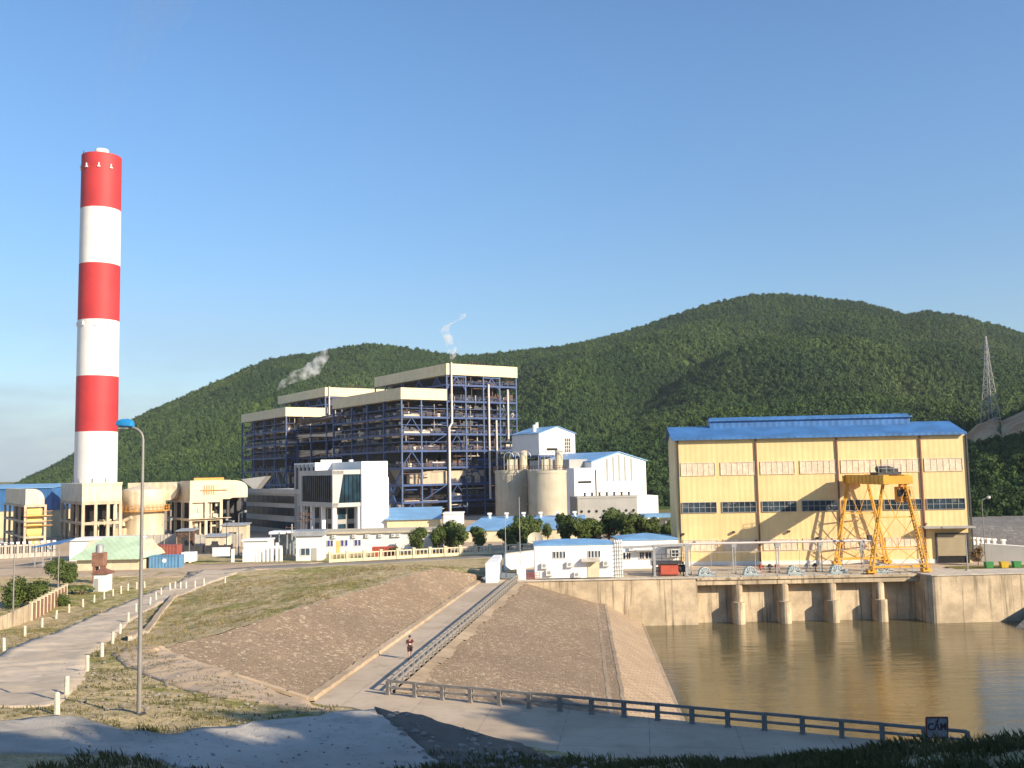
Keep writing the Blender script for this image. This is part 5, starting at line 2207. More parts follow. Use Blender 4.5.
for px, y0 in ((607.3, 457.5), (613.5, 455.5), (619.3, 453.5), (625.2, 455), (631.5, 457.5)):
    x = on_face_u(o, px)
    m.box(x - .28, x + .28, -.20, -.053, ZA(px, 481, 262), ZA(px, y0 + 1, 262))
m.build('stripe', M['grey_wall'], wl)
m = MB()
x = on_face_u(o, 595.5)
m.box(x - .12, x + .12, -.3, -.053, 2, he2 - 2.5)
m.build('downpipe', M['dark'], wl)
m = MB()
m.box(on_face_u(o, 578), on_face_u(o, 592) - .3, -.15, -.004, ZA(585, 483, 257), ZA(585, 481, 257))
m.build('vent', M['black'], t)
o = (AT(577.5, 500, 225)[0], 225)
t = thing('switch_house', 'long low grey building with small round openings in front of the white gabled building', 'building', (*o, 0), math.radians(8))
xl = XA(637.5, 226) - o[0]
xr = XA(659.5, 226) - o[0]
hg = ZA(600, 496.5, 226)
m = MB()
m.box(0, xl, 0, 9, 0, hg)
m.box(-.1, xl + .1, -.14, -.003, hg - .35, hg + .12)
wl = m.build('wall', M['grey_wall'], t)
m = MB()
m.box(xl + .01, xr, .1, 9, 0, hg - .05)
m.build('end_room', M['white_clean'], t)
for k in range(8):
    x = .9 + k * (xl - 1.8) / 7
    m = MB()
    m.path([(x, -.1, hg * .55), (x, -.02, hg * .55)], .32, 14)
    m.build('opening', M['black'], wl)
    if k > 0:
        m = MB()
        m.path([(x - .6, 1.5, hg), (x - .6, 1.5, hg + .8)], .25, 10)
        m.path([(x - .6, 1.5, hg + .8), (x - .6, 1.5, hg + .95)], .42, 10)
        m.build('roof_vent', M['dark'], t)

# ---- low roofs and walls in front of the boilers
o = (AT(387, 530, 205)[0], 205)
wdt = XA(440, 207) - o[0]
t = thing('store_shed', 'cream shed with a grey blue roof below the nearer boiler house', 'shed', (*o, 0), math.radians(3))
m = MB()
h = ZA(400, 520, 205)
m.box(0, wdt, 0, 12, 0, h)
m.build('wall', M['cream'], t)
m = MB()
m.add([(-.3, -.5, h), (wdt + .3, -.5, h), (wdt + .3, 12, h + 2.0), (-.3, 12, h + 2.0), (-.3, -.5, h + .2), (wdt + .3, -.5, h + .2), (wdt + .3, 12, h + 2.2), (-.3, 12, h + 2.2)],
      [(0, 1, 2, 3), (4, 5, 6, 7), (0, 1, 5, 4), (1, 2, 6, 5), (2, 3, 7, 6), (3, 0, 4, 7)])
m.build('roof', M['blue_pale'], t)
x0, x1 = XA(443, 203), XA(462, 203)
t = thing('cabin', 'small plain white cabin between the cream shed and the wide blue roof', 'cabin', (x0, 203, 0))
m = MB()
m.box(0, x1 - x0, 0, 6, 0, ZA(450, 514, 203))
m.build('wall', M['white_clean'], t)
m = MB()
m.box(-.15, x1 - x0 + .15, -.15, 6.15, ZA(450, 514, 203), ZA(450, 514, 203) + .25)
m.build('parapet', M['white_clean'], t)
x0, x1 = XA(462, 192), XA(585, 192)
t = thing('turbine_store', 'low building with a wide pale blue roof behind the row of trees', 'building', (x0, 192, 0))
h0, h1 = ZA(520, 529, 192), ZA(520, 516, 208)
m = MB()
m.box(.3, x1 - x0 - .3, .3, 15.5, 0, h0)
m.build('wall', M['cream_wall'], t)
m = MB()
m.add([(0, 0, h0), (x1 - x0, 0, h0), (x1 - x0 + 1, 16, h1), (3.5, 16, h1), (0, 0, h0 - .2), (x1 - x0, 0, h0 - .2), (x1 - x0 + 1, 16, h1 - .2), (3.5, 16, h1 - .2)],
      [(0, 1, 2, 3), (4, 5, 6, 7), (0, 1, 5, 4), (1, 2, 6, 5), (2, 3, 7, 6), (3, 0, 4, 7)])
m.build('roof', M['blue_pale'], t)
m = MB()
for k in range(6):
    x = 5 + k * 3.6
    m.path([(x, 14, h1 - .5), (x, 14, h1 + .7)], .3, 8)
    m.box(x - .45, x + .45, 13.6, 14.4, h1 + .5, h1 + .9)
m.build('roof_vents', M['white'], t)
x0, x1 = XA(640, 190), XA(681, 190)
t = thing('canopy_shed', 'pale blue canopy on posts behind the trees at the left of the pump house', 'canopy', (x0, 190, 0))
z = ZA(660, 514, 190)
m = MB()
m.box(0, x1 - x0, 0, 4, z - .7, z)
m.build('roof', M['blue_pale'], t)
m = MB()
for k in range(4):
    m.box(.5 + k * 2.2, .8 + k * 2.2, 1, 1.3, 0, z - .7)
m.box(0.5, x1 - x0 - .5, 3.5, 3.8, 0, z - 1.2)
m.build('post', M['white'], t)

# gatehouse range: long cream building and white cabin at its left end
x0, x1 = XA(323, 171), XA(442, 171)
t = thing('gatehouse', 'long whitish flat roofed building with blue windows behind the cream fence', 'building', (x0, 171, 0), math.radians(2))
Lg = x1 - x0
zg = ZA(380, 533, 171)
m = MB()
m.box(0, Lg, 0, 9, 0, zg)
wl = m.build('wall', M['white'], t)
m = MB()
m.box(-.4, Lg + .3, -.5, 9.3, zg, zg + .35)
m.build('roof_slab', M['silo'], t)
blu = plain('blue_shutter', (.03, .05, .22))
for px in (328.5, 331.5, 342, 346, 355.5, 359):
    xa = XA(px, 171) - x0
    window(wl, xa - .22, xa + .22, 1.3, 2.3, 1, 1, bar=.05, frame=M['white'], pane=blu)
for px in (334, 354, 367, 380, 393, 398):
    ac_unit(wl, XA(px, 171) - x0, 3.0, s=.8)
m = MB()
m.box(XA(336, 171) - x0, XA(340, 171) - x0, -.06, -.004, .02, 2.2)
m.build('door', M['hopper'], wl)
x0 = XA(296, 158)
t = thing('guard_cabin', 'pale guard cabin with a dark flat roof left of the long whitish building', 'cabin', (x0, 158, 0), math.radians(4))
w = XA(322, 158) - x0
zg = ZA(310, 536, 158)
m = MB()
m.box(0, w, 0, 5, 0, zg)
wl = m.build('wall', M['white'], t)
m = MB()
m.box(-.4, w + .3, -.4, 5.3, zg, zg + .8)
m.build('roof_slab', M['grey_steel'], t)
window(wl, .8, 2.2, .9, 2.0, 2, 1, pane=M['glass'])
m = MB()
m.box(w - 1.8, w - .9, -.06, -.004, .02, 2.0)
m.build('door', M['grey_wall'], wl)


# ---- perimeter fence (cream, balustrade-like)
def balustrade(name, label, pts, h, mt, bay=3.0, pil=None, slots=4, dark=None):
    t = thing(name, label, 'fence', (pts[0][0], pts[0][1], 0))
    o = Vector((pts[0][0], pts[0][1], 0))
    n_posts = 0
    pm = None
    mw = MB()
    for a, b in zip(pts[:-1], pts[1:]):
        a, b = Vector((a[0], a[1], 0)) - o, Vector((b[0], b[1], 0)) - o
        n = max(1, round((b - a).length / bay))
        ang = math.atan2((b - a).y, (b - a).x)
        for i in range(n + 1):
            p = a.lerp(b, i / n)
            if n_posts < 95 and not (i == 0 and a.length > .1):
                if pm is None:
                    m = MB()
                    m.box(-.2, .2, -.2, .2, 0, h)
                    m.cur = 1
                    m.box(-.27, .27, -.27, .27, h, h + .16 + .2 * (dark is not None))
                    c = pm = m.build('pillar', [pil or mt, M['white_clean'] if dark else mt], t)
                else:
                    c = pm.copy()
                    C.objects.link(c)
                    c.parent = t
                c.location = p
                c.rotation_euler = (0, 0, ang)
                n_posts += 1
            if i < n:
                q = a.lerp(b, (i + 1) / n)
                mw.beam(p + Vector((0, 0, h * .16)), q + Vector((0, 0, h * .16)), .18, h * .32)
                mw.beam(p + Vector((0, 0, h * .88)), q + Vector((0, 0, h * .88)), .16, h * .12)
                for k in range(slots):
                    s = p.lerp(q, (k + .7) / (slots + .4))
                    mw.beam(s + Vector((0, 0, h * .3)), s + Vector((0, 0, h * .84)), .13)
    mw.build('panel', mt, t)
    if dark:
        mw = MB()
        for a, b in zip(pts[:-1], pts[1:]):
            a, b = Vector((a[0], a[1], 0)) - o, Vector((b[0], b[1], 0)) - o
            mw.beam(a + Vector((0, .15, h * .45)), b + Vector((0, .15, h * .45)), .06, h * .8)
        mw.build('backing', dark, t)
    return t


f0, f1, f2 = G(330, 562.5), G(430, 557), G(533, 551.5)
balustrade('perimeter_fence', 'long low cream balustrade fence in front of the trees and gatehouse', [f0[:2], f1[:2], f2[:2]], 1.5, M['cream_wall'], bay=2.6)
f0, f1 = G(-20, 560), G(54, 556)
balustrade('pillar_fence', 'fence of white capped pillars with a dark base below the yellow hopper', [f0[:2], f1[:2]], 2.5, M['conc_pale'], bay=.95, pil=M['conc_pale'], slots=1, dark=M['dark'])

# ================================================================ flue gas plant on the left
def frame_grid(m, x0, x1, y0, y1, z0, z1, nx, ny, nz, w=.45):
    for i in range(nx + 1):
        for j in range(ny + 1):
            if 0 < i < nx and 0 < j < ny:
                continue
            x, y = x0 + (x1 - x0) * i / nx, y0 + (y1 - y0) * j / ny
            m.box(x - w / 2, x + w / 2, y - w / 2, y + w / 2, z0, z1)
    for k in range(1, nz + 1):
        z = z0 + (z1 - z0) * k / nz
        for y in (y0, y1):
            m.box(x0 - w * .3, x1 + w * .3, y - w * .4, y + w * .4, z - w, z - .01)
        for x in (x0, x1):
            m.box(x - w * .4, x + w * .4, y0, y1, z - w * .97, z - .02)


def quarter_duct(m, W, D, z0, z1, r):
    """long duct along local y, flat right side, rounded top right edge"""
    pr = [(0, z0), (W, z0), (W, z1 - r)] + [(W - r + r * math.cos(a), z1 - r + r * math.sin(a)) for a in [k * PI / 16 for k in range(1, 9)]] + [(0, z1)]
    m.prism_y(pr, 0, D)


r9 = random.Random(21)


def clutter(m, x0, x1, y0, y1, z0, z1, n):
    for q in range(n):
        x, y, z = r9.uniform(x0, x1), r9.uniform(y0, y1), r9.uniform(z0, z1 - 1)
        t_ = r9.random()
        if t_ < .4:
            m.box(x, min(x1, x + r9.uniform(.3, 1.4)), y, y + .8, z, min(z1, z + r9.uniform(.4, 1.6)))
        elif t_ < .75:
            m.path([(x, y, z0), (x, y, min(z1, z + 3))], r9.uniform(.1, .3), 7)
        else:
            m.path([(x, y, z), (min(x1, x + 3), y, z)], r9.uniform(.1, .25), 7)


# filter unit with the yellow hopper
o = (AT(25, 520, 188)[0], 188)
wu, dv = on_face_u(o, 46), on_face_v(o, 6)
t = thing('filter_unit', 'filter unit with a pale rounded duct over a yellow hopper in a concrete frame', 'filter unit', (*o, 0), TH)
zt, zm, zb = ZA(30, 489, 188), ZA(30, 505, 188), ZA(30, 534, 188)
m = MB()
quarter_duct(m, wu * .95, dv, zm, zt, 2.2)
m.build('duct', M['lagging'], t)
m = MB()
frame_grid(m, 0, wu, 0, dv, 0, zm - .02, 1, 4, 3, .42)
m.build('frame', M['duct'], t)
m = MB()
m.box(.4, wu - .4, .5, 4.5, zb, zm - .6)
m.add([(.4, .5, zb), (wu - .4, .5, zb), (wu - .4, 4.5, zb), (.4, 4.5, zb), (wu * .45, 1.5, zb - 2.6), (wu * .75, 1.5, zb - 2.6), (wu * .75, 3, zb - 2.6), (wu * .45, 3, zb - 2.6)],
      [(0, 1, 5, 4), (1, 2, 6, 5), (2, 3, 7, 6), (3, 0, 4, 7), (4, 5, 6, 7)])
m.build('hopper', M['hopper'], t)
m = MB()
for z in (zb + 1.5, zm - 2.2):
    m.box(-.3, wu + 1.2, -.7, .2, z, z + .12)
    m.beam((-.3, -.7, z + .95), (wu + 1.2, -.7, z + .95), .07)
m.build('walkway', M['orange'], t)
m = MB()
clutter(m, .3, wu - .4, 6, dv - 1, .2, zm - 1, 30)
m.box(1.6, 1.8, 5, dv - .5, .1, zm - .2)  # thin panel added behind the clutter to darken the inside of the frame
m.build('machinery', M['rusty'], t)['kind'] = 'stuff'

# shed far left
x0, x1 = XA(-30, 235), XA(52, 235)
t = thing('long_shed', 'long shed with a blue upper wall and cream lower wall at the left edge', 'shed', (x0, 235, 0))
za, zc = ZA(20, 511, 235), ZA(20, 488.5, 235)
m = MB()
m.box(0, x1 - x0, 0, 16, 0, za)
m.build('wall', M['cream'], t)
m = MB()
m.box(-.1, x1 - x0 + .1, -.12, 16, za, zc)
m.build('cladding', M['blue_roof'], t)
m = MB()
m.add([(-.2, -.4, zc), (x1 - x0 + .2, -.4, zc), (x1 - x0 + .2, 16, zc + .8), (-.2, 16, zc + .8), (-.2, -.4, zc + .2), (x1 - x0 + .2, -.4, zc + .2), (x1 - x0 + .2, 16, zc + 1), (-.2, 16, zc + 1)],
      [(0, 1, 2, 3), (4, 5, 6, 7), (0, 1, 5, 4), (1, 2, 6, 5), (2, 3, 7, 6), (3, 0, 4, 7)])
m.build('roof', M['blue_pale'], t)

# duct house in front of the chimney: corner at px 82
o = (AT(82, 500, 212)[0], 212)
wu, dv = on_face_u(o, 122), on_face_v(o, 61)
zt, zm = ZA(85, 483.5, 212), ZA(85, 502, 212)
t = thing('duct_house', 'pale angular duct house on concrete columns in front of the chimney', 'duct house', (*o, 0), TH)
m = MB()
m.prism([(0, 0), (wu, 0), (wu, dv * .9), (3, dv), (0, dv)], zm, zt)
m.box(-.12, wu + .1, -.14, -.003, zt - .35, zt + .12)
m.build('duct', M['lagging'], t)
m = MB()
frame_grid(m, .3, wu - .2, .3, dv - .3, 0, zm - .03, 3, 4, 2, .62)
m.build('frame', M['duct'], t)
m = MB()
clutter(m, 1, wu - 1.4, 2, dv - 2, .2, zm - 1.5, 40)
m.build('machinery', M['lagging'], t)['kind'] = 'stuff'
m = MB()
clutter(m, 1, wu - 1, 3, dv - 1, .2, zm - .5, 40)
m.build('machinery', M['rusty'], t)['kind'] = 'stuff'
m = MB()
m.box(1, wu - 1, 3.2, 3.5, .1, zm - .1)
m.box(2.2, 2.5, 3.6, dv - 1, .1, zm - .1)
m.build('shade_backing', M['black'], t)  # black panels added so the inside of the frame looks shaded
# absorber vessel
Y = 226
x0, x1 = XA(121.5, Y), XA(163.5, Y)
r_ = (x1 - x0) / 2
zt = ZA(140, 491, Y)
zr = ZA(140, 507, Y)
t = thing('absorber_vessel', 'round pale absorber vessel with an orange platform ring behind the lamp post', 'vessel', ((x0 + x1) / 2, Y + 1, 0))
m = MB()
m.lathe([(r_ - .3, 0), (r_ - .3, zr), (r_, zr + .4), (r_, zt), (r_ * .96, zt + .3), (.01, zt + 1.6)], 40)
m.build('shell', M['lagging'], t, smooth=True)
m = MB()
m.lathe([(r_ - .2, zr - 1.0), (r_ + .9, zr - 1.0), (r_ + .9, zr - .8), (r_ - .2, zr - .8)], 40)
n = 36
for k in range(n):
    a, b = 2 * PI * k / n, 2 * PI * (k + 1) / n
    p, q = ((r_ + .85) * math.cos(a), (r_ + .85) * math.sin(a)), ((r_ + .85) * math.cos(b), (r_ + .85) * math.sin(b))
    m.beam((*p, zr - .8), (*p, zr + .5), .09)
    for h in (-.2, .45):
        m.beam((*p, zr + h), (*q, zr + h), .08)
m.build('platform', M['orange'], t)
m = MB()
m.box(-r_ + .5, r_ + .2, 1.5, 8, zt - 2.4, zt + 1.9)
m.path([(r_ + .2, 1.4, zt - .25), (r_ + .2, 8.1, zt - .25)], 2.12, 20)
m.build('outlet_duct', M['lagging'], t)
m = MB()
m.path([(-r_ * .6, -r_ * .9, 3), (-r_ * .6, -r_ * .9, zr - 3), (-r_ * .2, -r_ * .95, zr - 2.2)], .45, 10)
m.box(-r_ * 1.1, -r_ * .5, -r_ * 1.0, -r_ * .7, 0, 2.4)
m.build('pipework', M['lagging'], t)

# arched duct building on the right of it
o = (AT(190, 500, 224)[0], 224)
wu, dv = on_face_u(o, 240), on_face_v(o, 168)
zt, zm = ZA(200, 480.5, 224), ZA(200, 500, 224)
t = thing('arched_duct', 'large pale duct with an arched shaded end on a cluttered steel frame', 'duct', (*o, 0), TH)
m = MB()
r_ = zt - zm
rx = dv * .75
pr = [(.0, zm), (0, zt)] + [(dv - rx + rx * math.sin(a), zm + r_ * math.cos(a)) for a in [k * PI / 20 for k in range(1, 11)]]
m.prism_x(pr, 0, wu * .8)
m.path([(wu * .8, 1.2, zm + r_ * .5), (wu * .8, dv * .7, zm + r_ * .5)], r_ * .5, 24)
m.build('duct', M['lagging'], t)
m = MB()
m.prism_y([(wu * .8, zm + .2), (wu * 1.25, zm + .2), (wu * 1.25, zm + r_ * .55)] + [(wu * .95 + wu * .3 * math.cos(a), zm + r_ * .55 + r_ * .42 * math.sin(a)) for a in [k * PI / 16 for k in range(1, 9)]] + [(wu * .8, zt - .1)], 3, 9)
m.build('outlet_duct', M['lagging'], t)
m = MB()
frame_grid(m, .2, wu * .62, .2, dv, 0, zm - .02, 2, 3, 2, .6)
m.box(.6, wu * .4, .6, 1.2, zm * .5, zm - .3)
m.box(-.6, wu * .8, -.9, .0, zm * .5 - .1, zm * .5)
m.build('frame', M['lagging'], t)
m = MB()
for x in (wu * .85, wu * 1.2):
    for y in (3.4, 8.4):
        m.box(x - .3, x + .3, y - .3, y + .3, 0, zm + .2)
m.box(wu * .66, wu * 1.3, 9.2, 9.8, 0, zm + 1)
m.build('frame', M['dark'], t)
m = MB()
clutter(m, .5, wu * .6, .3, 3, .1, zm - .6, 34)
m.build('machinery', M['lagging'], t)['kind'] = 'stuff'
m = MB()
clutter(m, .2, wu * .62, 1.0, dv - 1, .1, zm - .6, 46)
m.build('machinery', M['rusty'], t)['kind'] = 'stuff'
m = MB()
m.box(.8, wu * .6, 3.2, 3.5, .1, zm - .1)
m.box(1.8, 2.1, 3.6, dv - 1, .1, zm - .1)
m.build('shade_backing', M['black'], t)  # added black sheets stand in for the shade under the duct
m = MB()
for k in range(5):
    x = wu * .28 + k * .55
    m.beam((x, -.3, zm + 1.2), (x, -.3, zm + 3.4), .1)
m.beam((wu * .2, -.3, zm + 2.2), (wu * .75, -.3, zm + 2.2), .15)
m.box(wu * .1, wu * .7, 1, 1.6, zt, zt + .6)
m.build('walkway', M['orange'], t)
# pale pointed roof piece and white hood between duct and boilers
o = (AT(254, 480, 262)[0], 262)
t = thing('canopy_roof', 'pale folded canopy roof in front of the farther boiler house', 'canopy', (*o, 0))
z = ZA(254, 479, 262)
m = MB()
m.add([(-3.5, 0, z), (3.2, 0, z + .7), (.2, 0, z - 3.0), (-3.5, 6, z), (3.2, 6, z + .7), (.2, 6, z - 3)], [(0, 1, 2), (5, 4, 3), (0, 3, 4, 1), (1, 4, 5, 2), (2, 5, 3, 0)])
m.build('roof', M['grey_wall'], t)
m = MB()
m.box(-.3, .5, 2, 3, 0, z - 2.9)
m.build('column', M['grey_wall'], t)

# ================================================================ yard on the left
o = AT(73, 567, 148)
GR = thing('green_roof_house', 'low cream house with a pale green gabled roof behind the bushes', 'building', (o[0], 148, 0))
w = XA(144, 148) - o[0]
h, hr = 1.75, 4.6
m = MB()
m.prism_x([(.4, 0), (9.6, 0), (9.6, h), (5, hr - .25), (.4, h)], .4, w - .4)
m.build('wall', M['cream_wall'], GR)
m = MB()
for y0, y1, z0, z1 in ((-.4, 5, h - .1, hr), (5, 10.4, hr, h - .1)):
    m.add([(-.4, y0, z0), (w + .2, y0, z0), (w - 2.2, y1, z1), (2.5, y1, z1), (-.4, y0, z0 + .15), (w + .2, y0, z0 + .15), (w - 2.2, y1, z1 + .15), (2.5, y1, z1 + .15)] if y0 < 0 else
          [(2.5, y0, z0), (w - 2.2, y0, z0), (w + .2, y1, z1), (-.4, y1, z1), (2.5, y0, z0 + .15), (w - 2.2, y0, z0 + .15), (w + .2, y1, z1 + .15), (-.4, y1, z1 + .15)],
          [(0, 1, 2, 3), (4, 5, 6, 7), (0, 1, 5, 4), (1, 2, 6, 5), (2, 3, 7, 6), (3, 0, 4, 7)])
for x0_, s in ((-.4, 1), (w + .2, -1)):
    m.quad((x0_, -.4, h + .04), (x0_ + s * (2.9 if s > 0 else 2.4), 5, hr + .1), (x0_, 10.4, h + .04))
m.build('roof', M['green_roof'], GR)
x0, x1 = XA(71, 166), XA(133.5, 166)
t = thing('white_annex', 'long plain white flat roofed building above the pale green roof', 'building', (x0, 166, 0))
m = MB()
m.box(0, x1 - x0, 0, 6, 0, ZA(100, 538.5, 166) - .3)
m.build('wall', M['white_clean'], t)
m = MB()
m.box(-.3, x1 - x0 + .3, -.3, 6.3, ZA(100, 538.5, 166) - .3, ZA(100, 538.5, 166))
m.build('roof_slab', M['white_clean'], t)
x0, x1 = XA(34, 155), XA(62, 155)
t = thing('blue_canopy', 'bright blue lean-to roof on thin posts left of the pale green roof', 'canopy', (x0, 155, 0))
za, zb = ZA(50, 547.5, 155), ZA(50, 541.5, 158)
m = MB()
m.add([(0, 0, za), (x1 - x0, 0, za + .5), (x1 - x0, 5, zb + .2), (2.8, 5, zb), (0, 0, za + .15), (x1 - x0, 0, za + .65), (x1 - x0, 5, zb + .35), (2.8, 5, zb + .15)],
      [(0, 1, 2, 3), (4, 5, 6, 7), (0, 1, 5, 4), (1, 2, 6, 5), (2, 3, 7, 6), (3, 0, 4, 7)])
m.build('roof', M['blue_roof'], t)
for k in range(4):
    m = MB()
    x = .3 + k * (x1 - x0 - .6) / 3
    m.box(x - .07, x + .07, .2, .34, 0, za + .1)
    m.build('post', M['galv'], t)


def container(label, px0, px1, py, Y, mt, h, group):
    x0, x1 = XA(px0, Y), XA(px1, Y)
    w = x1 - x0
    t = thing('shipping_container', label, 'container', (x0, Y, ZA((px0 + px1) / 2, py, Y) if py else 0), 0, group)
    m = MB()
    m.box(.05, w - .05, .05, 2.3, .08, h - .05)
    m.build('body', mt, t)
    m = MB()
    for a in (0, w - .12):
        for b in (0, 2.25):
            m.box(a, a + .12, b, b + .12, 0, h)
    for z in (0, h - .12):
        for b in (0, 2.25):
            m.box(.12, w - .12, b + .005, b + .115, z, z + .12)
        m.box(.01, .11, .12, 2.25, z, z + .12)
        m.box(w - .11, w - .01, .12, 2.25, z, z + .12)
    m.build('frame', mt, t)
    return t


ct = container('blue shipping container with a pale round mark on its side', 150, 180, None, 150, M['cont_blue'], 1.9, 'containers in the yard')
m = MB()
m.path([(2.35, .04, 1.15), (2.35, .02, 1.15)], .32, 20)
m.build('emblem', M['white_clean'], ct)
container('red brown shipping container behind the blue one', 154.5, 178, None, 157, M['cont_red'], 3.0, 'containers in the yard')
container('dark red container end seen between the green roofed house and the blue container', 144, 150, None, 152, M['cont_red'], 2.0, 'containers in the yard')

# booth with a brown roof
o = AT(93.5, 592, 121)
w = XA(108.5, 121) - o[0]
t = thing('booth', 'small white booth with a brown tiled roof beside the dirt road', 'booth', (o[0], 121, H1(o[0] + 1, 121)))
m = MB()
m.box(0, w, 0, 1.6, 0, 2.15)
m.build('wall', M['white_clean'], t)
hip_roof(t, w, 1.6, 2.15, .75, .25, M['roof_brown'])
m = MB()
m.box(.1, .6, -.04, -.004, .02, 1.6)
m.build('door', M['grey_wall'], t)
x = XA(99.5, 131)
t = thing('brick_tower', 'narrow red brick tank stand behind the booth, in front of the pale green roof', 'tower', (x, 131, 0))
m = MB()
for a in (-.5, .5):
    for b in (0, 1.0):
        m.box(a - .16, a + .16, b - .16, b + .16, 0, 2.2)
m.box(-.75, .75, -.2, 1.2, 2.2, 4.0)
m.build('stand', M['brick'], t)
m = MB()
m.lathe([(.5, 4.0), (.5, 4.9), (.3, 5.1), (.01, 5.12)], 16, 0, .5)
m.build('tank', M['galv'], t, smooth=True)

# brick wall with pillars, low cream wall
a, b = G(31, 619, .25), G(66, 600, .1)
t = thing('brick_wall', 'red brick wall with paler pillars along the green verge', 'wall', (a[0], a[1], 0))
pa, pb = Vector((0, 0, 0)), Vector((b[0] - a[0], b[1] - a[1], 0))
m = MB()
m.beam(pa + Vector((0, 0, .8)), pb + Vector((0, 0, .8)), .18, 1.7)
m.build('wall', M['brick'], t)
for k in range(11):
    p = pa.lerp(pb, k / 10)
    m = MB()
    m.box(p.x - .11, p.x + .11, p.y - .11, p.y + .11, 0, 1.85)
    m.box(p.x - .16, p.x + .16, p.y - .16, p.y + .16, 1.85, 1.95)
    m.build('pillar', M['cream_wall'] if k % 1 == 0 else M['brick'], t)
a2 = G(-30, 645, .5)
t = wallbox('low_wall', 'plain cream wall running out of view at the left edge', 'wall', [(a2[0], a2[1]), (a[0] - .05, a[1])], 0, 1.75, .2, M['conc'])

# lamp posts and poles around the yard
for px, ytop, ybase, lab, arm in ((13, 543, 611, 'leaning grey street lamp at the left edge, in front of the pillar fence', .8), (58, 549, 590, 'thin grey street lamp standing between the two bushes', .5)):
    p = G(px, ybase, .1)
    lamp_post('street_lamp', lab, (p[0], p[1], .0), ZA(px, ytop, p[1]), 0, arm, .5, M['galv'], .07, 'small street lamps')
for px, ytop, Y, lab in ((227, 522, 172, 'grey street lamp leftmost of three in front of the arched duct'), (233.5, 520, 176, 'grey street lamp in the middle of three in front of the arched duct'), (239, 512, 170, 'tallest of the three street lamps by the office wing'), (165, 520, 168, 'street lamp behind the blue container'), (190, 528, 168, 'short street lamp in front of the arched duct')):
    lamp_post('street_lamp', lab, (XA(px, Y), Y, 0), ZA(px, ytop, Y), PI if px != 233.5 else 0, .5, .45, M['galv'], .08, 'small street lamps')
for px, ytop, Y, lab in ((292, 524, 166, 'slim concrete power pole left of the crossbars'), (303, 512, 168, 'tall brown power pole with crossbars in front of the office'), (305.8, 510, 168.5, 'tall brown power pole just right of the crossbar pole'), (312, 526, 166, 'short dark power pole at the white guard cabin')):
    t = thing('power_pole', lab, 'pole', (XA(px, Y), Y, 0), 0, 'power poles')
    z = ZA(px, ytop, Y)
    m = MB()
    m.path([(0, 0, 0), (0, 0, z)], [.16, .10], 8)
    m.build('pole', M['trunk'] if px in (303, 305.8) else M['galv'], t)
    m = MB()
    for q in (.6, 1.6):
        m.beam((-1.1, 0, z - q), (1.1, 0, z - q), .12)
        for s in (-.9, 0, .9):
            m.lathe([(.07, z - q), (.09, z - q + .15), (.03, z - q + .3)], 8, s, 0)
    m.build('crossarm', M['rusty'], t)
x0, x1 = XA(213, 158), XA(282, 158)
t = thing('yard_wall', 'low white wall and gate posts left of the power poles', 'wall', (x0, 158, 0))
m = MB()
m.box(XA(243, 158) - x0, XA(255, 158) - x0, 0, .4, 0, 2.0)
m.box(0, XA(230, 158) - x0, 0, .4, 1.0, 2.4)
m.build('wall', M['white_clean'], t)
for px in (233, 257, 260, 264, 268, 272, 277, 281):
    m = MB()
    xx = XA(px, 158) - x0
    m.box(xx - .2, xx + .2, .0, .4, 0, 2.1 if px != 277 else 3.0)
    m.build('post', M['white_clean'], t)
m = MB()
m.box(XA(246, 158) - x0, x1 - x0, .05, .35, 2.1, 2.5)
m.build('beam', M['white_clean'], t)
for fa, fb, Yf, hf_, mt_, lab in ((178, 232, 176, 1.5, M['dark'], 'long dark low fence in front of the arched duct'), (196, 243, 190, 2.6, M['conc_pale'], 'pale low wall at the foot of the arched duct'), (120, 176, 196, 2.4, M['conc_pale'], 'pale low wall at the foot of the absorber vessel')):
    xa, xb = XA(fa, Yf), XA(fb, Yf)
    t = thing('yard_fence', lab, 'fence', (xa, Yf, 0))
    m = MB()
    m.box(0, xb - xa, 0, .15, .15, hf_)
    m.build('panel', mt_, t)
    m = MB()
    for k in range(9):
        m.box((xb - xa) * k / 8 - .1, (xb - xa) * k / 8 + .1, -.08, .23, 0, hf_ + .2)
    m.build('post', mt_, t)['kind'] = 'stuff'
r10 = random.Random(31)
for k, (px, Y, w_, h_, lab) in enumerate(((206, 184, 4, 2.8, 'small pale equipment shed left of the tallest yard lamp'), (222, 200, 5, 4, 'pale pump shed under the right end of the arched duct'), (178, 192, 3, 3.5, 'small rusty pump frame between the vessel and the arched duct'))):
    t = thing('equipment_shed', lab, 'shed', (XA(px, Y), Y, 0))
    m = MB()
    m.box(0, w_, 0, 3, 0, h_ - .3)
    m.build('wall', M['rusty'] if k == 2 else M['lagging'], t)
    m = MB()
    m.add([(-.3, -.3, h_ - .3), (w_ + .3, -.3, h_ - .3), (w_ + .3, 3.3, h_), (-.3, 3.3, h_), (-.3, -.3, h_ - .15), (w_ + .3, -.3, h_ - .15), (w_ + .3, 3.3, h_ + .15), (-.3, 3.3, h_ + .15)],
          [(0, 1, 2, 3), (4, 5, 6, 7), (0, 1, 5, 4), (1, 2, 6, 5), (2, 3, 7, 6), (3, 0, 4, 7)])
    m.build('roof', M['grey_steel'], t)
    m = MB()
    m.box(w_ * .3, w_ * .6, -.05, -.004, .05, h_ * .6)
    m.build('door', M['dark'], t)
x0, x1 = XA(182, 158), XA(194, 158)
t = thing('white_van', 'x', 'van') if False else None
t = thing('yard_tank', 'white box tank on the ground right of the red brown container', 'tank', (x0, 158, 0))
m = MB()
m.box(0, x1 - x0, 0, 2, .2, 1.7)
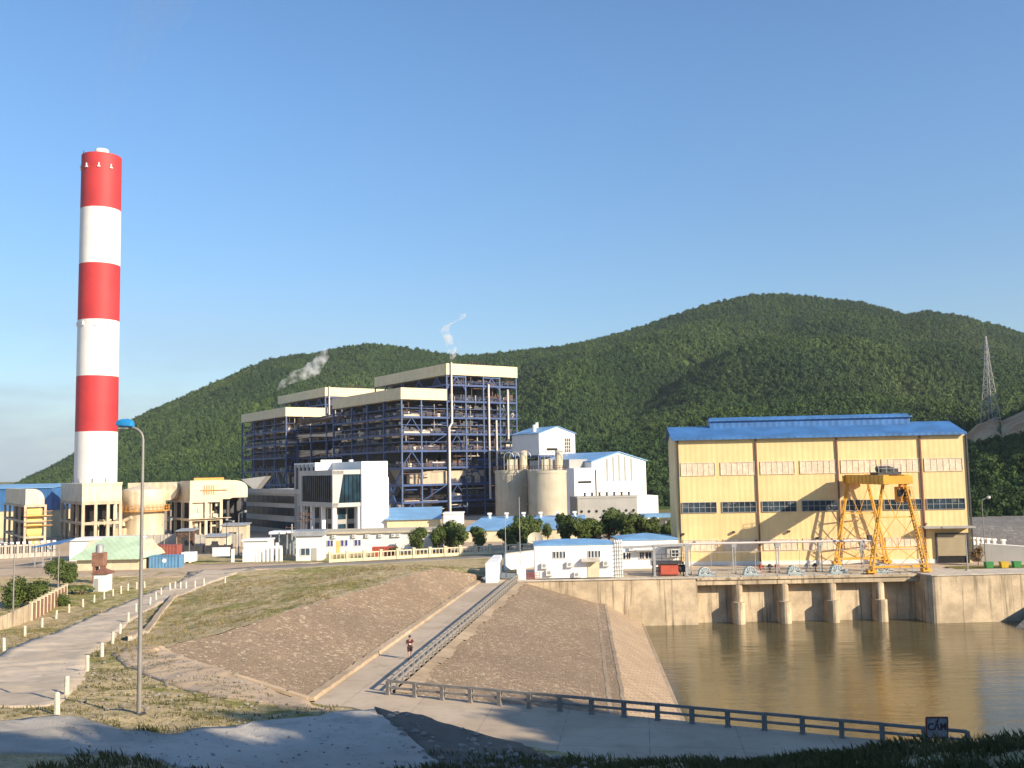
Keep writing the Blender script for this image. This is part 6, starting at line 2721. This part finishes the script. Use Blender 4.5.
m.path([(.5, -.05, .3), (.5, 2.05, .3)], .28, 10)
m.path([(x1 - x0 - .5, -.05, .3), (x1 - x0 - .5, 2.05, .3)], .28, 10)
m.build('body', M['white_clean'], t)
t = thing('flat_shed', 'low white flat roofed shed below the office wing', 'shed', (XA(244, 164), 164, 0))
m = MB()
m.box(0, XA(268, 164) - XA(244, 164), 0, 4, 0, ZA(255, 541, 164))
m.build('wall', M['white_clean'], t)
m = MB()
m.box(-.3, XA(268, 164) - XA(244, 164) + .2, -.3, 4.2, ZA(255, 541, 164), ZA(255, 541, 164) + .25)
m.build('roof_slab', M['white_clean'], t)
t = thing('transformer_shed', 'white flat canopy on posts right under the office bay behind the power poles', 'canopy', (XA(269, 168), 168, 0))
w = XA(305, 168) - XA(269, 168)
m = MB()
m.box(0, w, 0, 4, ZA(285, 534, 168), ZA(285, 531.5, 168))
m.build('roof', M['white_clean'], t)
m = MB()
for k in range(5):
    m.box(.2 + k * (w - .6) / 4, .4 + k * (w - .6) / 4, .2, .4, 0, ZA(285, 534, 168))
m.box(.2, w - .2, 3.2, 3.5, 0, ZA(285, 535, 168))
m.build('post', M['grey_steel'], t)
# small white pipe marker by the road bend and red container wagon behind fence
x0, x1 = XA(371, 158.5), XA(390, 158.5)
t = thing('red_skip', 'flat red skip standing between the cream fence and the gatehouse', 'skip', (x0, 160.5, 0))
m = MB()
m.add([(0, 0, .1), (x1 - x0, 0, .1), (x1 - x0, 1.8, .1), (0, 1.8, .1), (-.25, 0, 1.75), (x1 - x0 + .25, 0, 1.75), (x1 - x0 + .25, 1.8, 1.75), (-.25, 1.8, 1.75)],
      [(0, 1, 2, 3), (0, 1, 5, 4), (1, 2, 6, 5), (2, 3, 7, 6), (3, 0, 4, 7)])
for k in range(6):
    m.box(.2 + k * .5, .28 + k * .5, -.06, 0, .1, 1.75)
m.build('body', M['red_paint'], t)
m = MB()
m.box(.3, x1 - x0 - .3, -.1, 1.9, 0, .1)
m.build('skid', M['dark'], t)


# ================================================================ trees and bushes
def crown_mesh(seed, R0, H0, z0, n, leaf, lobes=9):
    r = random.Random(seed)
    cs = []
    for k in range(lobes):
        a = r.uniform(0, 2 * PI)
        q = r.uniform(0, .62) * R0
        zz = r.uniform(.22, .82)
        cs.append((q * math.cos(a), q * math.sin(a), z0 + H0 * zz, R0 * r.uniform(.34, .56) * (1 - .35 * abs(zz - .45))))
    m = MB()
    vs, fs = [], []
    for i in range(n):
        c = r.choice(cs)
        while True:
            d = Vector((r.gauss(0, 1), r.gauss(0, 1), r.gauss(0, 1)))
            if d.length > .05:
                break
        d.normalize()
        p = Vector(c[:3]) + d * c[3] * (r.random() ** .35) * r.uniform(.85, 1.12)
        s = leaf * r.uniform(.6, 1.4)
        nn = (d + Vector((r.uniform(-.9, .9), r.uniform(-.9, .9), r.uniform(-.3, 1.0)))).normalized()
        t1 = nn.orthogonal().normalized()
        t1.rotate(Matrix.Rotation(r.uniform(0, 6.28), 3, nn))
        t2 = nn.cross(t1)
        k = len(vs)
        vs += [tuple(p - t1 * s), tuple(p + t2 * s * .6 - nn * s * .1), tuple(p + t1 * s), tuple(p - t2 * s * .6 - nn * s * .1)]
        fs.append((k, k + 1, k + 2, k + 3))
    m.v, m.f, m.mi = vs, fs, [0] * len(fs)
    return m


def make_tree(name, label, cat, seed, R0, H, mt, n=2600, leaf=.20, trunk=.13, clear=.28, group=None):
    t = thing(name, label, cat, (0, 0, 0), 0, group)
    r = random.Random(seed + 99)
    m = MB()
    top = H * .72
    m.path([(0, 0, -.1), (.06, .03, H * .25), (-.04, .05, H * .5), (.03, 0, top)], [trunk * 1.3, trunk, trunk * .7, trunk * .25], 8)
    for k in range(6):
        a = r.uniform(0, 6.28)
        z = H * r.uniform(.25, .5)
        e = R0 * r.uniform(.45, .75)
        m.path([(0, 0, z), (e * .5 * math.cos(a), e * .5 * math.sin(a), z + H * .12), (e * math.cos(a), e * math.sin(a), z + H * .28)], [trunk * .55, trunk * .35, trunk * .12], 6)
    m.build('trunk', M['trunk'], t, smooth=True)
    crown_mesh(seed, R0, H * (1 - clear), H * clear, n, leaf).build('crown', mt, t, recalc=False)
    return t


protos = [make_tree('leafy_tree', 'x', 'tree', s, 2.5, 5.6, M['leaf_bright' if s == 2 else 'leaf'], 3800, .20, clear=.10, group='row of trees behind the cream fence') for s in (1, 2, 3, 4)]
tree_spots = [  # px, Y, scale, label
    (417, 166, .86, 'round dark tree leftmost in the row behind the cream fence'),
    (437, 168, .88, 'dark tree second from the left in the row behind the cream fence'),
    (449, 170, 1.0, 'dark tree in front of the plain white cabin'),
    (456, 167, .92, 'dark tree at the right edge of the plain white cabin'),
    (477, 169, .95, 'dark tree standing alone in front of the wide pale blue roof'),
    (507, 171, .93, 'dark tree just left of the thin grey mast'),
    (520, 173, 1.05, 'dark tree between the two thin masts'),
    (532, 174, 1.15, 'tall dark tree beside the satellite dish'),
    (562, 176, 1.10, 'dark tree above the left half of the small white building'),
    (577, 173, 1.2, 'large dark tree in front of the round silo and grey building'),
    (592, 176, 1.12, 'dark tree in front of the left end of the long grey building'),
    (607, 178, 1.18, 'dark tree before the middle of the long grey building'),
    (622, 174, 1.2, 'dark tree before the right end of the long grey building'),
    (636, 177, 1.12, 'dark tree in front of the white end room of the grey building'),
    (650, 176, .98, 'dark tree beneath the pale blue canopy'),
    (665, 171, .82, 'small dark tree nearest the left corner of the pump house'),
]
for i, (px, Y, s, lab) in enumerate(tree_spots):
    p = protos[i % 4]
    if i < 4:
        p.location = (XA(px, Y), Y, 0)
        p.scale = (s * 1.05, s * 1.05, s)
        p['label'] = lab
        p.rotation_euler = (0, 0, i * 2.1)
    else:
        dup(p, (XA(px, Y), Y, 0), rng.uniform(0, 6.28), lab, scale=(s * rng.uniform(.85, 1.25), s * rng.uniform(.85, 1.25), s * rng.uniform(.82, 1.08)))
t = make_tree('bush', 'wide green bush behind the cream wall at the left', 'bush', 11, 2.9, 2.9, M['leaf_bright'], 4200, .13, .10, .12)
t.location = (XA(28, 108), 108, 0)
t.scale = (1.0, 1, 1)
t = make_tree('bush', 'tall dark green bush behind the brick wall', 'bush', 12, 2.5, 4.0, M['leaf'], 4200, .14, .10, .12)
t.location = (XA(61, 127), 127, 0)
t = make_tree('bush', 'low green bush at the foot of the brick wall', 'bush', 13, 1.5, 1.1, M['leaf_bright'], 1800, .09, .05, .1)
p = G(62, 604, .2)
t.location = (p[0], p[1], H1(p[0], p[1]) - .05)
t.scale = (1, 1, 1)
t = make_tree('bush', 'dry brown bush at the right corner of the pump house', 'bush', 14, 1.3, 2.4, mat('dry_leaf', (.20, .13, .06), .9, .3, 2), 1500, .10, .05, .1)
t.location = (XA(973, 132), 132, .1)
t = make_tree('bush', 'small dark bush in front of the long whitish gatehouse', 'bush', 15, 1.1, 2.0, M['leaf'], 1200, .10, .05, .1)
t.location = (XA(394, 160), 160, 0)
t = make_tree('bush', 'small green tree at the foot of the pale blue roof behind the masts', 'tree', 16, 1.6, 4.0, M['leaf_bright'], 1500, .14, .08, .2)
t.location = (XA(546, 183), 183, 0)
# palm clump
t = thing('palm', 'feathery palm clump beside the booth with the brown roof', 'palm', (XA(81, 119), 119, 0))
r2 = random.Random(4)
for s in range(4):
    bx, by, hb_ = r2.uniform(-1.2, 1.2), r2.uniform(-.6, .6), r2.uniform(.7, 1.3)
    m = MB()
    m.path([(bx, by, -.1), (bx + .05, by, hb_)], [.12, .08], 7)
    m.build('trunk', M['trunk'], t)
    m = MB()
    for k in range(13):
        a = r2.uniform(0, 6.28)
        L_ = r2.uniform(1.0, 1.5)
        pts = []
        for q in range(6):
            u_ = q / 5
            pts.append(Vector((bx + math.cos(a) * L_ * u_, by + math.sin(a) * L_ * u_, hb_ + .9 * u_ - 1.1 * u_ * u_)))
        for q in range(5):
            d = (pts[q + 1] - pts[q])
            sd = d.cross(Vector((0, 0, 1))).normalized()
            for sgn in (-1, 1):
                for e in (0, .5):
                    p0 = pts[q] + d * e
                    m.quad(p0, p0 + d * .35, p0 + d * .7 + sd * sgn * .34 + Vector((0, 0, -.12)), p0 + d * .45 + sd * sgn * .34 + Vector((0, 0, -.14)))
    m.build('crown', M['palm_leaf'], t, recalc=False)

# ================================================================ hills
def crest_z(px_list, Y):
    return [(AT(px, py, Y)[0] / Y, ZA(px, py, Y)) for px, py in px_list]


MAIN = [(-300, 520), (-60, 500), (0, 489), (15, 485), (45, 470), (75, 454), (120, 426), (150, 411), (185, 396), (215, 382), (240, 371), (262, 362), (285, 356), (310, 354), (345, 347), (370, 343.5), (395, 346), (420, 350),
        (450, 354.5), (475, 356), (497, 353), (520, 350.5), (560, 347), (600, 339), (640, 327), (680, 313), (720, 301), (750, 295), (775, 293.5), (800, 295), (840, 299.5),
        (865, 303), (885, 308), (905, 315), (925, 311), (945, 313), (965, 317), (1000, 326), (1024, 334), (1060, 344), (1120, 356), (1250, 372), (1400, 400)]
YC = 1000.0
cz = crest_z(MAIN, YC)
ka = np.array([c[0] for c in cz])
kz = np.array([c[1] for c in cz]) - 1.5


def fbm(x, y, sc_, oc=4, seed=0.0):
    return mnoise.fractal(Vector((x * sc_ + seed, y * sc_ - seed * .7, seed)), 1.0, 2.0, oc)


def hill_mesh(name, slopes, depth, zfun, mt):
    m = MB()
    nx, ny = len(slopes), len(depth)
    vs = []
    for s in slopes:
        for y in depth:
            vs.append((s * y, y, zfun(s, y)))
    m.add(vs, [(i * ny + j, (i + 1) * ny + j, (i + 1) * ny + j + 1, i * ny + j + 1) for i in range(nx - 1) for j in range(ny - 1)])
    return structure(m.build(name, mt, smooth=True, recalc=False))


def main_z(s, y):
    zc = float(np.interp(s, ka, kz))
    k_ = min(1, max(0, (s + .05) / .11))
    k_ = k_ * k_ * (3 - 2 * k_)
    y0 = (470 - 60 * s) * (1 - k_) + 322 * k_
    yc = YC
    if y <= yc:
        t = max(0, (y - y0) / (yc - y0))
        p = t ** .95 * (1 - .10 * math.sin(PI * t))
    else:
        t = (y - yc) / 500
        p = max(0, 1 - 1.1 * t)
    x = s * y
    w = math.sin(PI * min(1, max(0, t if y <= yc else 0)))
    wx = x + 50 * fbm(x, y, .004, 3, 2.0) - (y - y0) * .45
    sp = abs(math.sin(wx * .0175 + 1.2 * fbm(x, y, .0035, 3, 5.0)))
    g = fbm(x, y, .006, 4, 1.0)
    return zc * p + w * min(1, zc / 60) * (22 * (sp - .62) + 20 * g) - 1.0


slopes = np.linspace(-.95, .95, 190)
depth = np.concatenate([np.linspace(315, 1000, 105), np.linspace(1012, 1400, 14)])
hill = hill_mesh('hills', slopes, depth, main_z, M['forest'])

# nearer spur on the right carrying the pylon
SP = [(930, 560), (950, 520), (960, 470), (966, 433), (978, 421), (1000, 413), (1024, 402), (1060, 388), (1120, 350), (1200, 280), (1330, 185), (1500, 190), (1800, 220)]
YS = 300.0
c2 = crest_z(SP, YS)
sa = np.array([c[0] for c in c2])
sz_ = np.array([c[1] for c in c2])


def spur_z(s, y):
    zc = float(np.interp(s, sa, sz_)) - 2.2 * (s > .50)
    y0 = 165 + 60 * max(0, .55 - s) - 220 * max(0, min(s, 1.2) - .68)
    if y < y0:
        return -14.0
    if y <= YS:
        t = max(0, (y - y0) / (YS - y0))
        p = t ** .8
    else:
        p = max(0.0, 1 - ((y - YS) / 140) ** 2 * .8)
    x = s * y
    return max(-2, zc * p) + 1.6 * fbm(x, y, .03, 3, 9.0) - 1


spur = hill_mesh('hills', np.linspace(.43, 1.6, 90), np.linspace(50, 430, 90), spur_z, M['forest'])

# cut soil around the pylon foot
def patch(name, poly_px, mt, fn, Yg):
    pts = []
    for px, py in poly_px:
        d = ray(px, py)
        best = None
        for y in np.linspace(175, 420, 800):
            s = d[0] / d[1]
            z = CAMZ + d[2] / d[1] * y
            if z <= fn(s, y):
                best = (s * y, y)
                break
        pts.append(best or (d[0] / d[1] * 300, 300))
    o = drape_poly(name, pts, mt, 0, 1.2, .5, flat=0)
    for v in o.data.vertices:
        v.co.z = fn(v.co.x / v.co.y, v.co.y) + .5
    return structure(o), pts


soil, soil_pts = patch('cut_soil', [(964, 444), (970, 430), (984, 424), (1000, 419), (1030, 409), (1070, 398), (1070, 428), (1030, 436), (1008, 441), (990, 444), (975, 450)], M['bare_soil'], spur_z, 290)


# forest canopy: uncountable, instanced crowns on the hills
def crown_proto(seed, tall):
    """one forest crown: an uneven core covered by small leaf clumps"""
    r = random.Random(seed)
    bm = bmesh.new()
    bmesh.ops.create_icosphere(bm, subdivisions=1, radius=.72)
    for v in bm.verts:
        v.co *= 1 + .5 * mnoise.noise(v.co * 2 + Vector((seed * 3.1, 0, 0)))
    for k in range(85):
        d = Vector((r.gauss(0, 1), r.gauss(0, 1), r.gauss(0, .9) + .25)).normalized()
        p = d * r.uniform(.55, 1.08) * (1 + .35 * mnoise.noise(d * 2.2 + Vector((seed, 1, 2))))
        s_ = r.uniform(.14, .34)
        nn = (d + Vector((r.uniform(-.8, .8), r.uniform(-.8, .8), r.uniform(-.2, .9)))).normalized()
        t1 = nn.orthogonal().normalized()
        t1.rotate(Matrix.Rotation(r.uniform(0, 6.28), 3, nn))
        t2 = nn.cross(t1)
        bm.faces.new([bm.verts.new(q) for q in (p - t1 * s_, p + t2 * s_ * .7, p + t1 * s_ * .9, p - t2 * s_ * .6)])
    for v in bm.verts:
        k = 1 - .28 * max(0, v.co.z) * (tall > 1.3)
        v.co.x *= k
        v.co.y *= k
        v.co.z = v.co.z * tall + tall * .55
    me = bpy.data.meshes.new('forest_crown')
    bm.to_mesh(me)
    bm.free()
    me.materials.append(M['forest'])
    return me


crowns = [crown_proto(1, 1.15), crown_proto(2, 1.7), crown_proto(5, 1.4)]


def forest(label, hillob, fn, n, smin, smax, srange, drange, seed, power=1.0, avoid=None, given=None):
    """one mesh of points on the slope, each point carrying a crown through geometry nodes"""
    r = np.random.default_rng(seed)
    pts = list(given or [])
    while len(pts) < n:
        s, y = r.uniform(*srange), drange[0] + (drange[1] - drange[0]) * r.random() ** power
        z = fn(s, y)
        if z < 1.0:
            continue
        x = s * y
        if avoid and inside(avoid, x, y):
            continue
        if mnoise.noise(Vector((x * .035, y * .035, 3.0))) < -.48 and r.random() < .7:
            continue
        pts.append((x, y, z - .3))
    me = bpy.data.meshes.new('forest')
    me.from_pydata(pts, [], [])
    at = me.attributes.new('size', 'FLOAT', 'POINT')
    sz = smin + (smax - smin) * r.random(len(pts)) ** 2.4
    at.data.foreach_set('value', sz.astype('f'))
    ai = me.attributes.new('pick', 'INT', 'POINT')
    ai.data.foreach_set('value', r.integers(0, 3, len(pts)).astype('i'))
    o = bpy.data.objects.new('forest', me)
    C.objects.link(o)
    tag(o, label, 'forest', None, 'stuff')
    ng = bpy.data.node_groups.new('forest_nodes', 'GeometryNodeTree')
    ng.interface.new_socket('Geometry', in_out='INPUT', socket_type='NodeSocketGeometry')
    ng.interface.new_socket('Geometry', in_out='OUTPUT', socket_type='NodeSocketGeometry')
    gi, go = ng.nodes.new('NodeGroupInput'), ng.nodes.new('NodeGroupOutput')
    jn = ng.nodes.new('GeometryNodeJoinGeometry')
    na = ng.nodes.new('GeometryNodeInputNamedAttribute')
    na.data_type = 'FLOAT'
    na.inputs[0].default_value = 'size'
    nb = ng.nodes.new('GeometryNodeInputNamedAttribute')
    nb.data_type = 'INT'
    nb.inputs[0].default_value = 'pick'
    rv = ng.nodes.new('FunctionNodeRandomValue')
    rv.data_type = 'FLOAT_VECTOR'
    rv.inputs[1].default_value = (.3, .3, 6.28)
    rv.inputs[0].default_value = (-.3, -.3, 0)
    for k, cm in enumerate(crowns):
        ip = ng.nodes.new('GeometryNodeInstanceOnPoints')
        cmp_ = ng.nodes.new('FunctionNodeCompare')
        cmp_.data_type = 'INT'
        cmp_.operation = 'EQUAL'
        ints = [s_ for s_ in cmp_.inputs if s_.type == 'INT' and s_.enabled]
        ng.links.new([s_ for s_ in nb.outputs if s_.enabled][0], ints[0])
        ints[1].default_value = k
        ob = bpy.data.objects.new('forest_crown', cm) if False else None
        md = ng.nodes.new('GeometryNodeMeshLine') if False else None
        src = crown_source(ng, cm)
        ng.links.new(gi.outputs[0], ip.inputs['Points'])
        ng.links.new(cmp_.outputs[0], ip.inputs['Selection'])
        ng.links.new(src, ip.inputs['Instance'])
        ng.links.new(rv.outputs[0], ip.inputs['Rotation'])
        ng.links.new([s_ for s_ in na.outputs if s_.enabled][0], ip.inputs['Scale'])
        ng.links.new(ip.outputs[0], jn.inputs[0])
    ng.links.new(jn.outputs[0], go.inputs[0])
    md = o.modifiers.new('forest', 'NODES')
    md.node_group = ng
    return o


_co = {}


def crown_source(ng, cm):
    """crown meshes live in data only and reach the scatter through Object Info"""
    if cm.name not in _co:
        ob = bpy.data.objects.new('forest_crown', cm)
        _co[cm.name] = ob
    n = ng.nodes.new('GeometryNodeObjectInfo')
    n.inputs['Object'].default_value = _co[cm.name]
    return n.outputs['Geometry']


forest('dense green forest covering the long hill behind the plant', hill, main_z, 260000, .75, 2.6, (-.64, .64), (322, 1012), 5)
forest('dark green forest on the near spur around the lattice tower', spur, spur_z, 16000, .5, 1.3, (.445, .95), (180, 312), 6, avoid=soil_pts)
kr = np.random.default_rng(3)


def knoll_z(s, y):
    x = s * y
    d = (x - 20) * .74 - (y - 26) * .6
    rise = 9.0 * (1 / (1 + math.exp(-(d - 9) / 3.0)))
    base = 8 if y < 22 else 8 * max(0, 1 - (y - 22) / 22)
    return rise + base - 1.2 if x > 27 and d > 6.5 else -5


kn = random.Random(8)
_kp = []
_kt, _kx, _ky, _kz = [0, .15, .3, .52, .76, 1], [17, 24.2, 30.2, 39.2, 45.2, 52], [-6, .3, 2.3, 10.3, 19.3, 33], [31.5, 31, 30.5, 29.4, 26.8, 25]
for q in range(2200):
    t = kn.random()
    x, y = float(np.interp(t, _kt, _kx)), float(np.interp(t, _kt, _ky))
    off = kn.uniform(0, 8)
    x, y = x + off * .8, y - off * .6
    top = float(np.interp(t, _kt, _kz)) + 1.8 * math.sin(t * 31) * math.sin(t * 17 + 1) - 1.5
    g = 14.0
    _kp.append((x, y, g + (top - g) * kn.random() ** .6))
forest('woodland on the knoll to the right of the view', None, None, 0, .8, 1.9, None, None, 8, given=_kp)

# ---- lattice tower
pb = None
d = ray(991, 423)
for y in np.linspace(200, 400, 900):
    if CAMZ + d[2] / d[1] * y <= spur_z(d[0] / d[1], y):
        pb = (d[0] / d[1] * y, float(y))
        break
pb = pb or (d[0] / d[1] * 290, 290.0)
zb_ = spur_z(pb[0] / pb[1], pb[1])
Hh = ZA(987, 336, pb[1]) - zb_
T = thing('lattice_tower', 'tall grey lattice power tower on the cut soil of the right hill', 'lattice tower', (pb[0], pb[1], zb_), .5)
hw = lambda z: (1.55 * (1 - z / (Hh * .74)) + .45) if z < Hh * .74 else (.45 * (1 - (z - Hh * .74) / (Hh * .26)) + .10)
lv_ = [0, 3.5, 6.6, 9.4, 12, 14.4, 16.6, 18.6, 20.4, 22, 23.4, 24.8, 26.2]
lv_ = [l * Hh / 26.2 for l in lv_]
for sx_, sy_ in ((1, 1), (1, -1), (-1, 1), (-1, -1)):
    m = MB()
    for a, b in zip(lv_[:-1], lv_[1:]):
        m.beam((sx_ * hw(a), sy_ * hw(a), a), (sx_ * hw(b), sy_ * hw(b), b), .13)
    m.build('leg', M['galv'], T)
m = MB()
for a, b in zip(lv_[:-1], lv_[1:]):
    A, B = hw(a), hw(b)
    for p, q in (((-A, -A), (B, -B)), ((A, -A), (-B, -B)), ((-A, A), (B, B)), ((A, A), (-B, B)), ((-A, -A), (-B, B)), ((-A, A), (-B, -B)), ((A, -A), (B, B)), ((A, A), (B, -B))):
        m.beam((*p, a), (*q, b), .06)
    for p, q in (((-B, -B), (B, -B)), ((B, -B), (B, B)), ((B, B), (-B, B)), ((-B, B), (-B, -B))):
        m.beam((*p, b), (*q, b), .06)
m.build('bracing', M['galv'], T)
m = MB()
for z in (Hh * .74, Hh * .86):
    for s in (-1, 1):
        m.beam((0, s * .4, z), (0, s * 2.3, z + .25), .14)
        m.beam((0, s * .4, z + .9), (0, s * 2.3, z + .3), .1)
m.build('crossarm', M['galv'], T)


# ---- steam
def plume(name, label, loc, size, pts, dens, col=(1, 1, 1), seed=0.0):
    """pts: (x,y,z,radius) beads in metres; noise-broken volume"""
    m = MB()
    dense = []
    for a, b in zip(pts[:-1], pts[1:]):
        for k in range(6):
            t = k / 6
            dense.append(tuple(a[i] + (b[i] - a[i]) * t for i in range(4)))
    dense.append(pts[-1])
    n = 14
    vs = []
    for i, p in enumerate(dense):
        for k in range(n):
            a = 2 * PI * k / n
            d = Vector((math.cos(a), math.sin(a), 0))
            q = Vector(p[:3])
            rr = p[3] * (1 + .35 * mnoise.noise(Vector((math.cos(a) * 1.3 + seed, math.sin(a) * 1.3, i * .45))) + .25 * mnoise.noise(Vector((math.cos(a) * 3 + seed, math.sin(a) * 3, i * .9))))
            vs.append(q + Vector((d.x * rr, d.y * rr, 0)) if abs(pts[-1][2] - pts[0][2]) > abs(pts[-1][0] - pts[0][0]) * 1.2 else q + Vector((-d.x * rr * .35, d.y * rr, d.x * rr)))
    m.add([tuple(v) for v in vs], [(i * n + k, i * n + (k + 1) % n, (i + 1) * n + (k + 1) % n, (i + 1) * n + k) for i in range(len(dense) - 1) for k in range(n)] + [tuple(range(n))[::-1], tuple(range((len(dense) - 1) * n, len(dense) * n))])
    mt = bpy.data.materials.new(name)
    mt.use_nodes = True
    nt = mt.node_tree
    for q in list(nt.nodes):
        nt.nodes.remove(q)
    out = nt.nodes.new('ShaderNodeOutputMaterial')
    pv = nt.nodes.new('ShaderNodeVolumePrincipled')
    pv.inputs['Color'].default_value = (*col, 1)
    pv.inputs['Anisotropy'].default_value = .1
    tc = nt.nodes.new('ShaderNodeTexCoord')
    nz = noise(nt, tc.outputs['Object'], .28, 5, .62)
    nt.links.new(math_(nt, 'MULTIPLY', ramp(nt, nz, .40, .74), dens * 1.25), pv.inputs['Density'])
    nt.links.new(pv.outputs[0], out.inputs['Volume'])
    o = m.build(name, mt, smooth=True)
    o.location = loc
    tag(o, label, 'steam', None, 'stuff')
    return o


k = 300 / F
s1 = loc_uv(oC, 1.3, -.7)
z1 = 47.6
plume('steam', 'white steam rising from the tall vent pipe of the nearer boiler house', (s1[0], s1[1], z1), None,
      [(0, 0, 0.6, .35), (.5, 0, 2.5, 1.0), (.2, 0, 5, 1.5), (-1.0, 0, 8.2, 1.5), (-2.0, 0, 10.0, 1.6), (-1.2, 0, 12.0, .9), (1.5, 0, 13.2, .55), (3.6, 0, 14.4, 1.2), (4.0, 0, 15.6, .8)], .9, seed=2.0)
s2 = AT(276.5, 391, 412)
plume('steam', 'grey white steam drifting over the roof of the farther boiler house', s2, None,
      [(0, 0, 0, .5), (2.5, 0, 3, 1.6), (7, 0, 5.5, 2.2), (12, 0, 7.5, 2.6), (17, 0, 10.5, 3.2), (20, 0, 13.5, 2.6), (22, 0, 17.0, 1.8)], .34, (.97, .98, 1.0), seed=7.0)

plume('smoke', 'faint brownish smoke rising from the top of the tall chimney', (cX, cY, zs[0] + 2.6), None,
      [(0, 0, 0.2, 1.6), (1.5, 0, 12, 4.0), (5, 0, 26, 6.5), (13, 0, 42, 9.5), (24, 0, 58, 13)], .010, (.50, .47, .45), seed=4.0)
# ---- air
HZ = MB()
HZ.box(-1900, 1900, -120, 1650, -9, 330)
hm = bpy.data.materials.new('haze')
hm.use_nodes = True
hn = hm.node_tree
for q in list(hn.nodes):
    hn.nodes.remove(q)
ho = hn.nodes.new('ShaderNodeOutputMaterial')
hv = hn.nodes.new('ShaderNodeVolumePrincipled')
hv.inputs['Color'].default_value = (.80, .88, 1.0, 1)
hv.inputs['Anisotropy'].default_value = 0.2
hv.inputs['Density'].default_value = 0.00009
hn.links.new(hv.outputs[0], ho.inputs['Volume'])
ho_ = HZ.build('haze', hm)
tag(ho_, 'thin blue haze in the air over the plant and hills', 'haze', None, 'stuff')


# ================================================================ light, sky, camera
sunv = Vector((.803, -.595, .452)).normalized()      # towards the sun
el = math.asin(sunv.z)
az = math.atan2(sunv.x, sunv.y)
L_ = bpy.data.lights.new('sun', 'SUN')
L_.energy = 4.7
L_.angle = math.radians(.53)
L_.color = (1.0, .84, .63)
so = bpy.data.objects.new('sun', L_)
C.objects.link(so)
so.location = sunv * 300
so.rotation_euler = (-sunv).to_track_quat('-Z', 'Y').to_euler()
wd = bpy.data.worlds.new('World')
bpy.context.scene.world = wd
wd.use_nodes = True
nt = wd.node_tree
for n in list(nt.nodes):
    nt.nodes.remove(n)
out = nt.nodes.new('ShaderNodeOutputWorld')
bg = nt.nodes.new('ShaderNodeBackground')
sky = nt.nodes.new('ShaderNodeTexSky')
sky.sky_type = 'NISHITA'
sky.sun_disc = False
sky.sun_elevation = el
sky.sun_rotation = az
sky.air_density = 1.0
sky.dust_density = 0.4
sky.ozone_density = 3.0
sky.altitude = 20
wc = nt.nodes.new('ShaderNodeTexCoord')
ws = nt.nodes.new('ShaderNodeSeparateXYZ')
nt.links.new(wc.outputs['Generated'], ws.inputs[0])
wm = nt.nodes.new('ShaderNodeMapping')
wm.inputs['Scale'].default_value = (2.2, 2.2, 9.0)
nt.links.new(wc.outputs['Generated'], wm.inputs[0])
wn = noise(nt, wm.outputs[0], 1.6, 5, .55)
lowsky = ramp(nt, ws.outputs[2], .22, .02, 0, 1)
west = ramp(nt, ws.outputs[0], .15, -.35, .25, 1)
cl = math_(nt, 'MULTIPLY', math_(nt, 'MULTIPLY', lowsky, west), ramp(nt, wn, .32, .62, .25, .85))
hs = nt.nodes.new('ShaderNodeHueSaturation')
hs.inputs['Saturation'].default_value = 1.14
nt.links.new(mixc(nt, 1.0, sky.outputs[0], (1, 1, 1)) if False else sky.outputs[0], hs.inputs['Color'])
low2 = ramp(nt, ws.outputs[2], .0, .42, .74, 1.04)
vm = nt.nodes.new('ShaderNodeVectorMath')
vm.operation = 'SCALE'
nt.links.new(hs.outputs[0], vm.inputs[0])
nt.links.new(low2, vm.inputs['Scale'])
nt.links.new(mixc(nt, cl, vm.outputs[0], (2.35, 2.85, 3.5)), bg.inputs[0])
bg.inputs[1].default_value = 0.103
nt.links.new(bg.outputs[0], out.inputs[0])

cam = bpy.data.cameras.new('camera')
cam.sensor_width = 36
cam.lens = 36 * F / 1024
cam.clip_start = .1
cam.clip_end = 20000
co_ = bpy.data.objects.new('camera', cam)
C.objects.link(co_)
mt4 = Matrix(((RT[0], UP[0], -FW[0], 0), (RT[1], UP[1], -FW[1], 0), (RT[2], UP[2], -FW[2], CAMZ), (0, 0, 0, 1)))
co_.matrix_world = mt4
S = bpy.context.scene
S.camera = co_
S.view_settings.view_transform = 'Standard'
S.view_settings.look = 'None'
S.view_settings.gamma = 1
S.view_settings.use_curve_mapping = False
S.view_settings.exposure = 0.9
S.cycles.max_bounces = 6
S.cycles.volume_bounces = 2
S.cycles.use_denoising = True
"""END"""
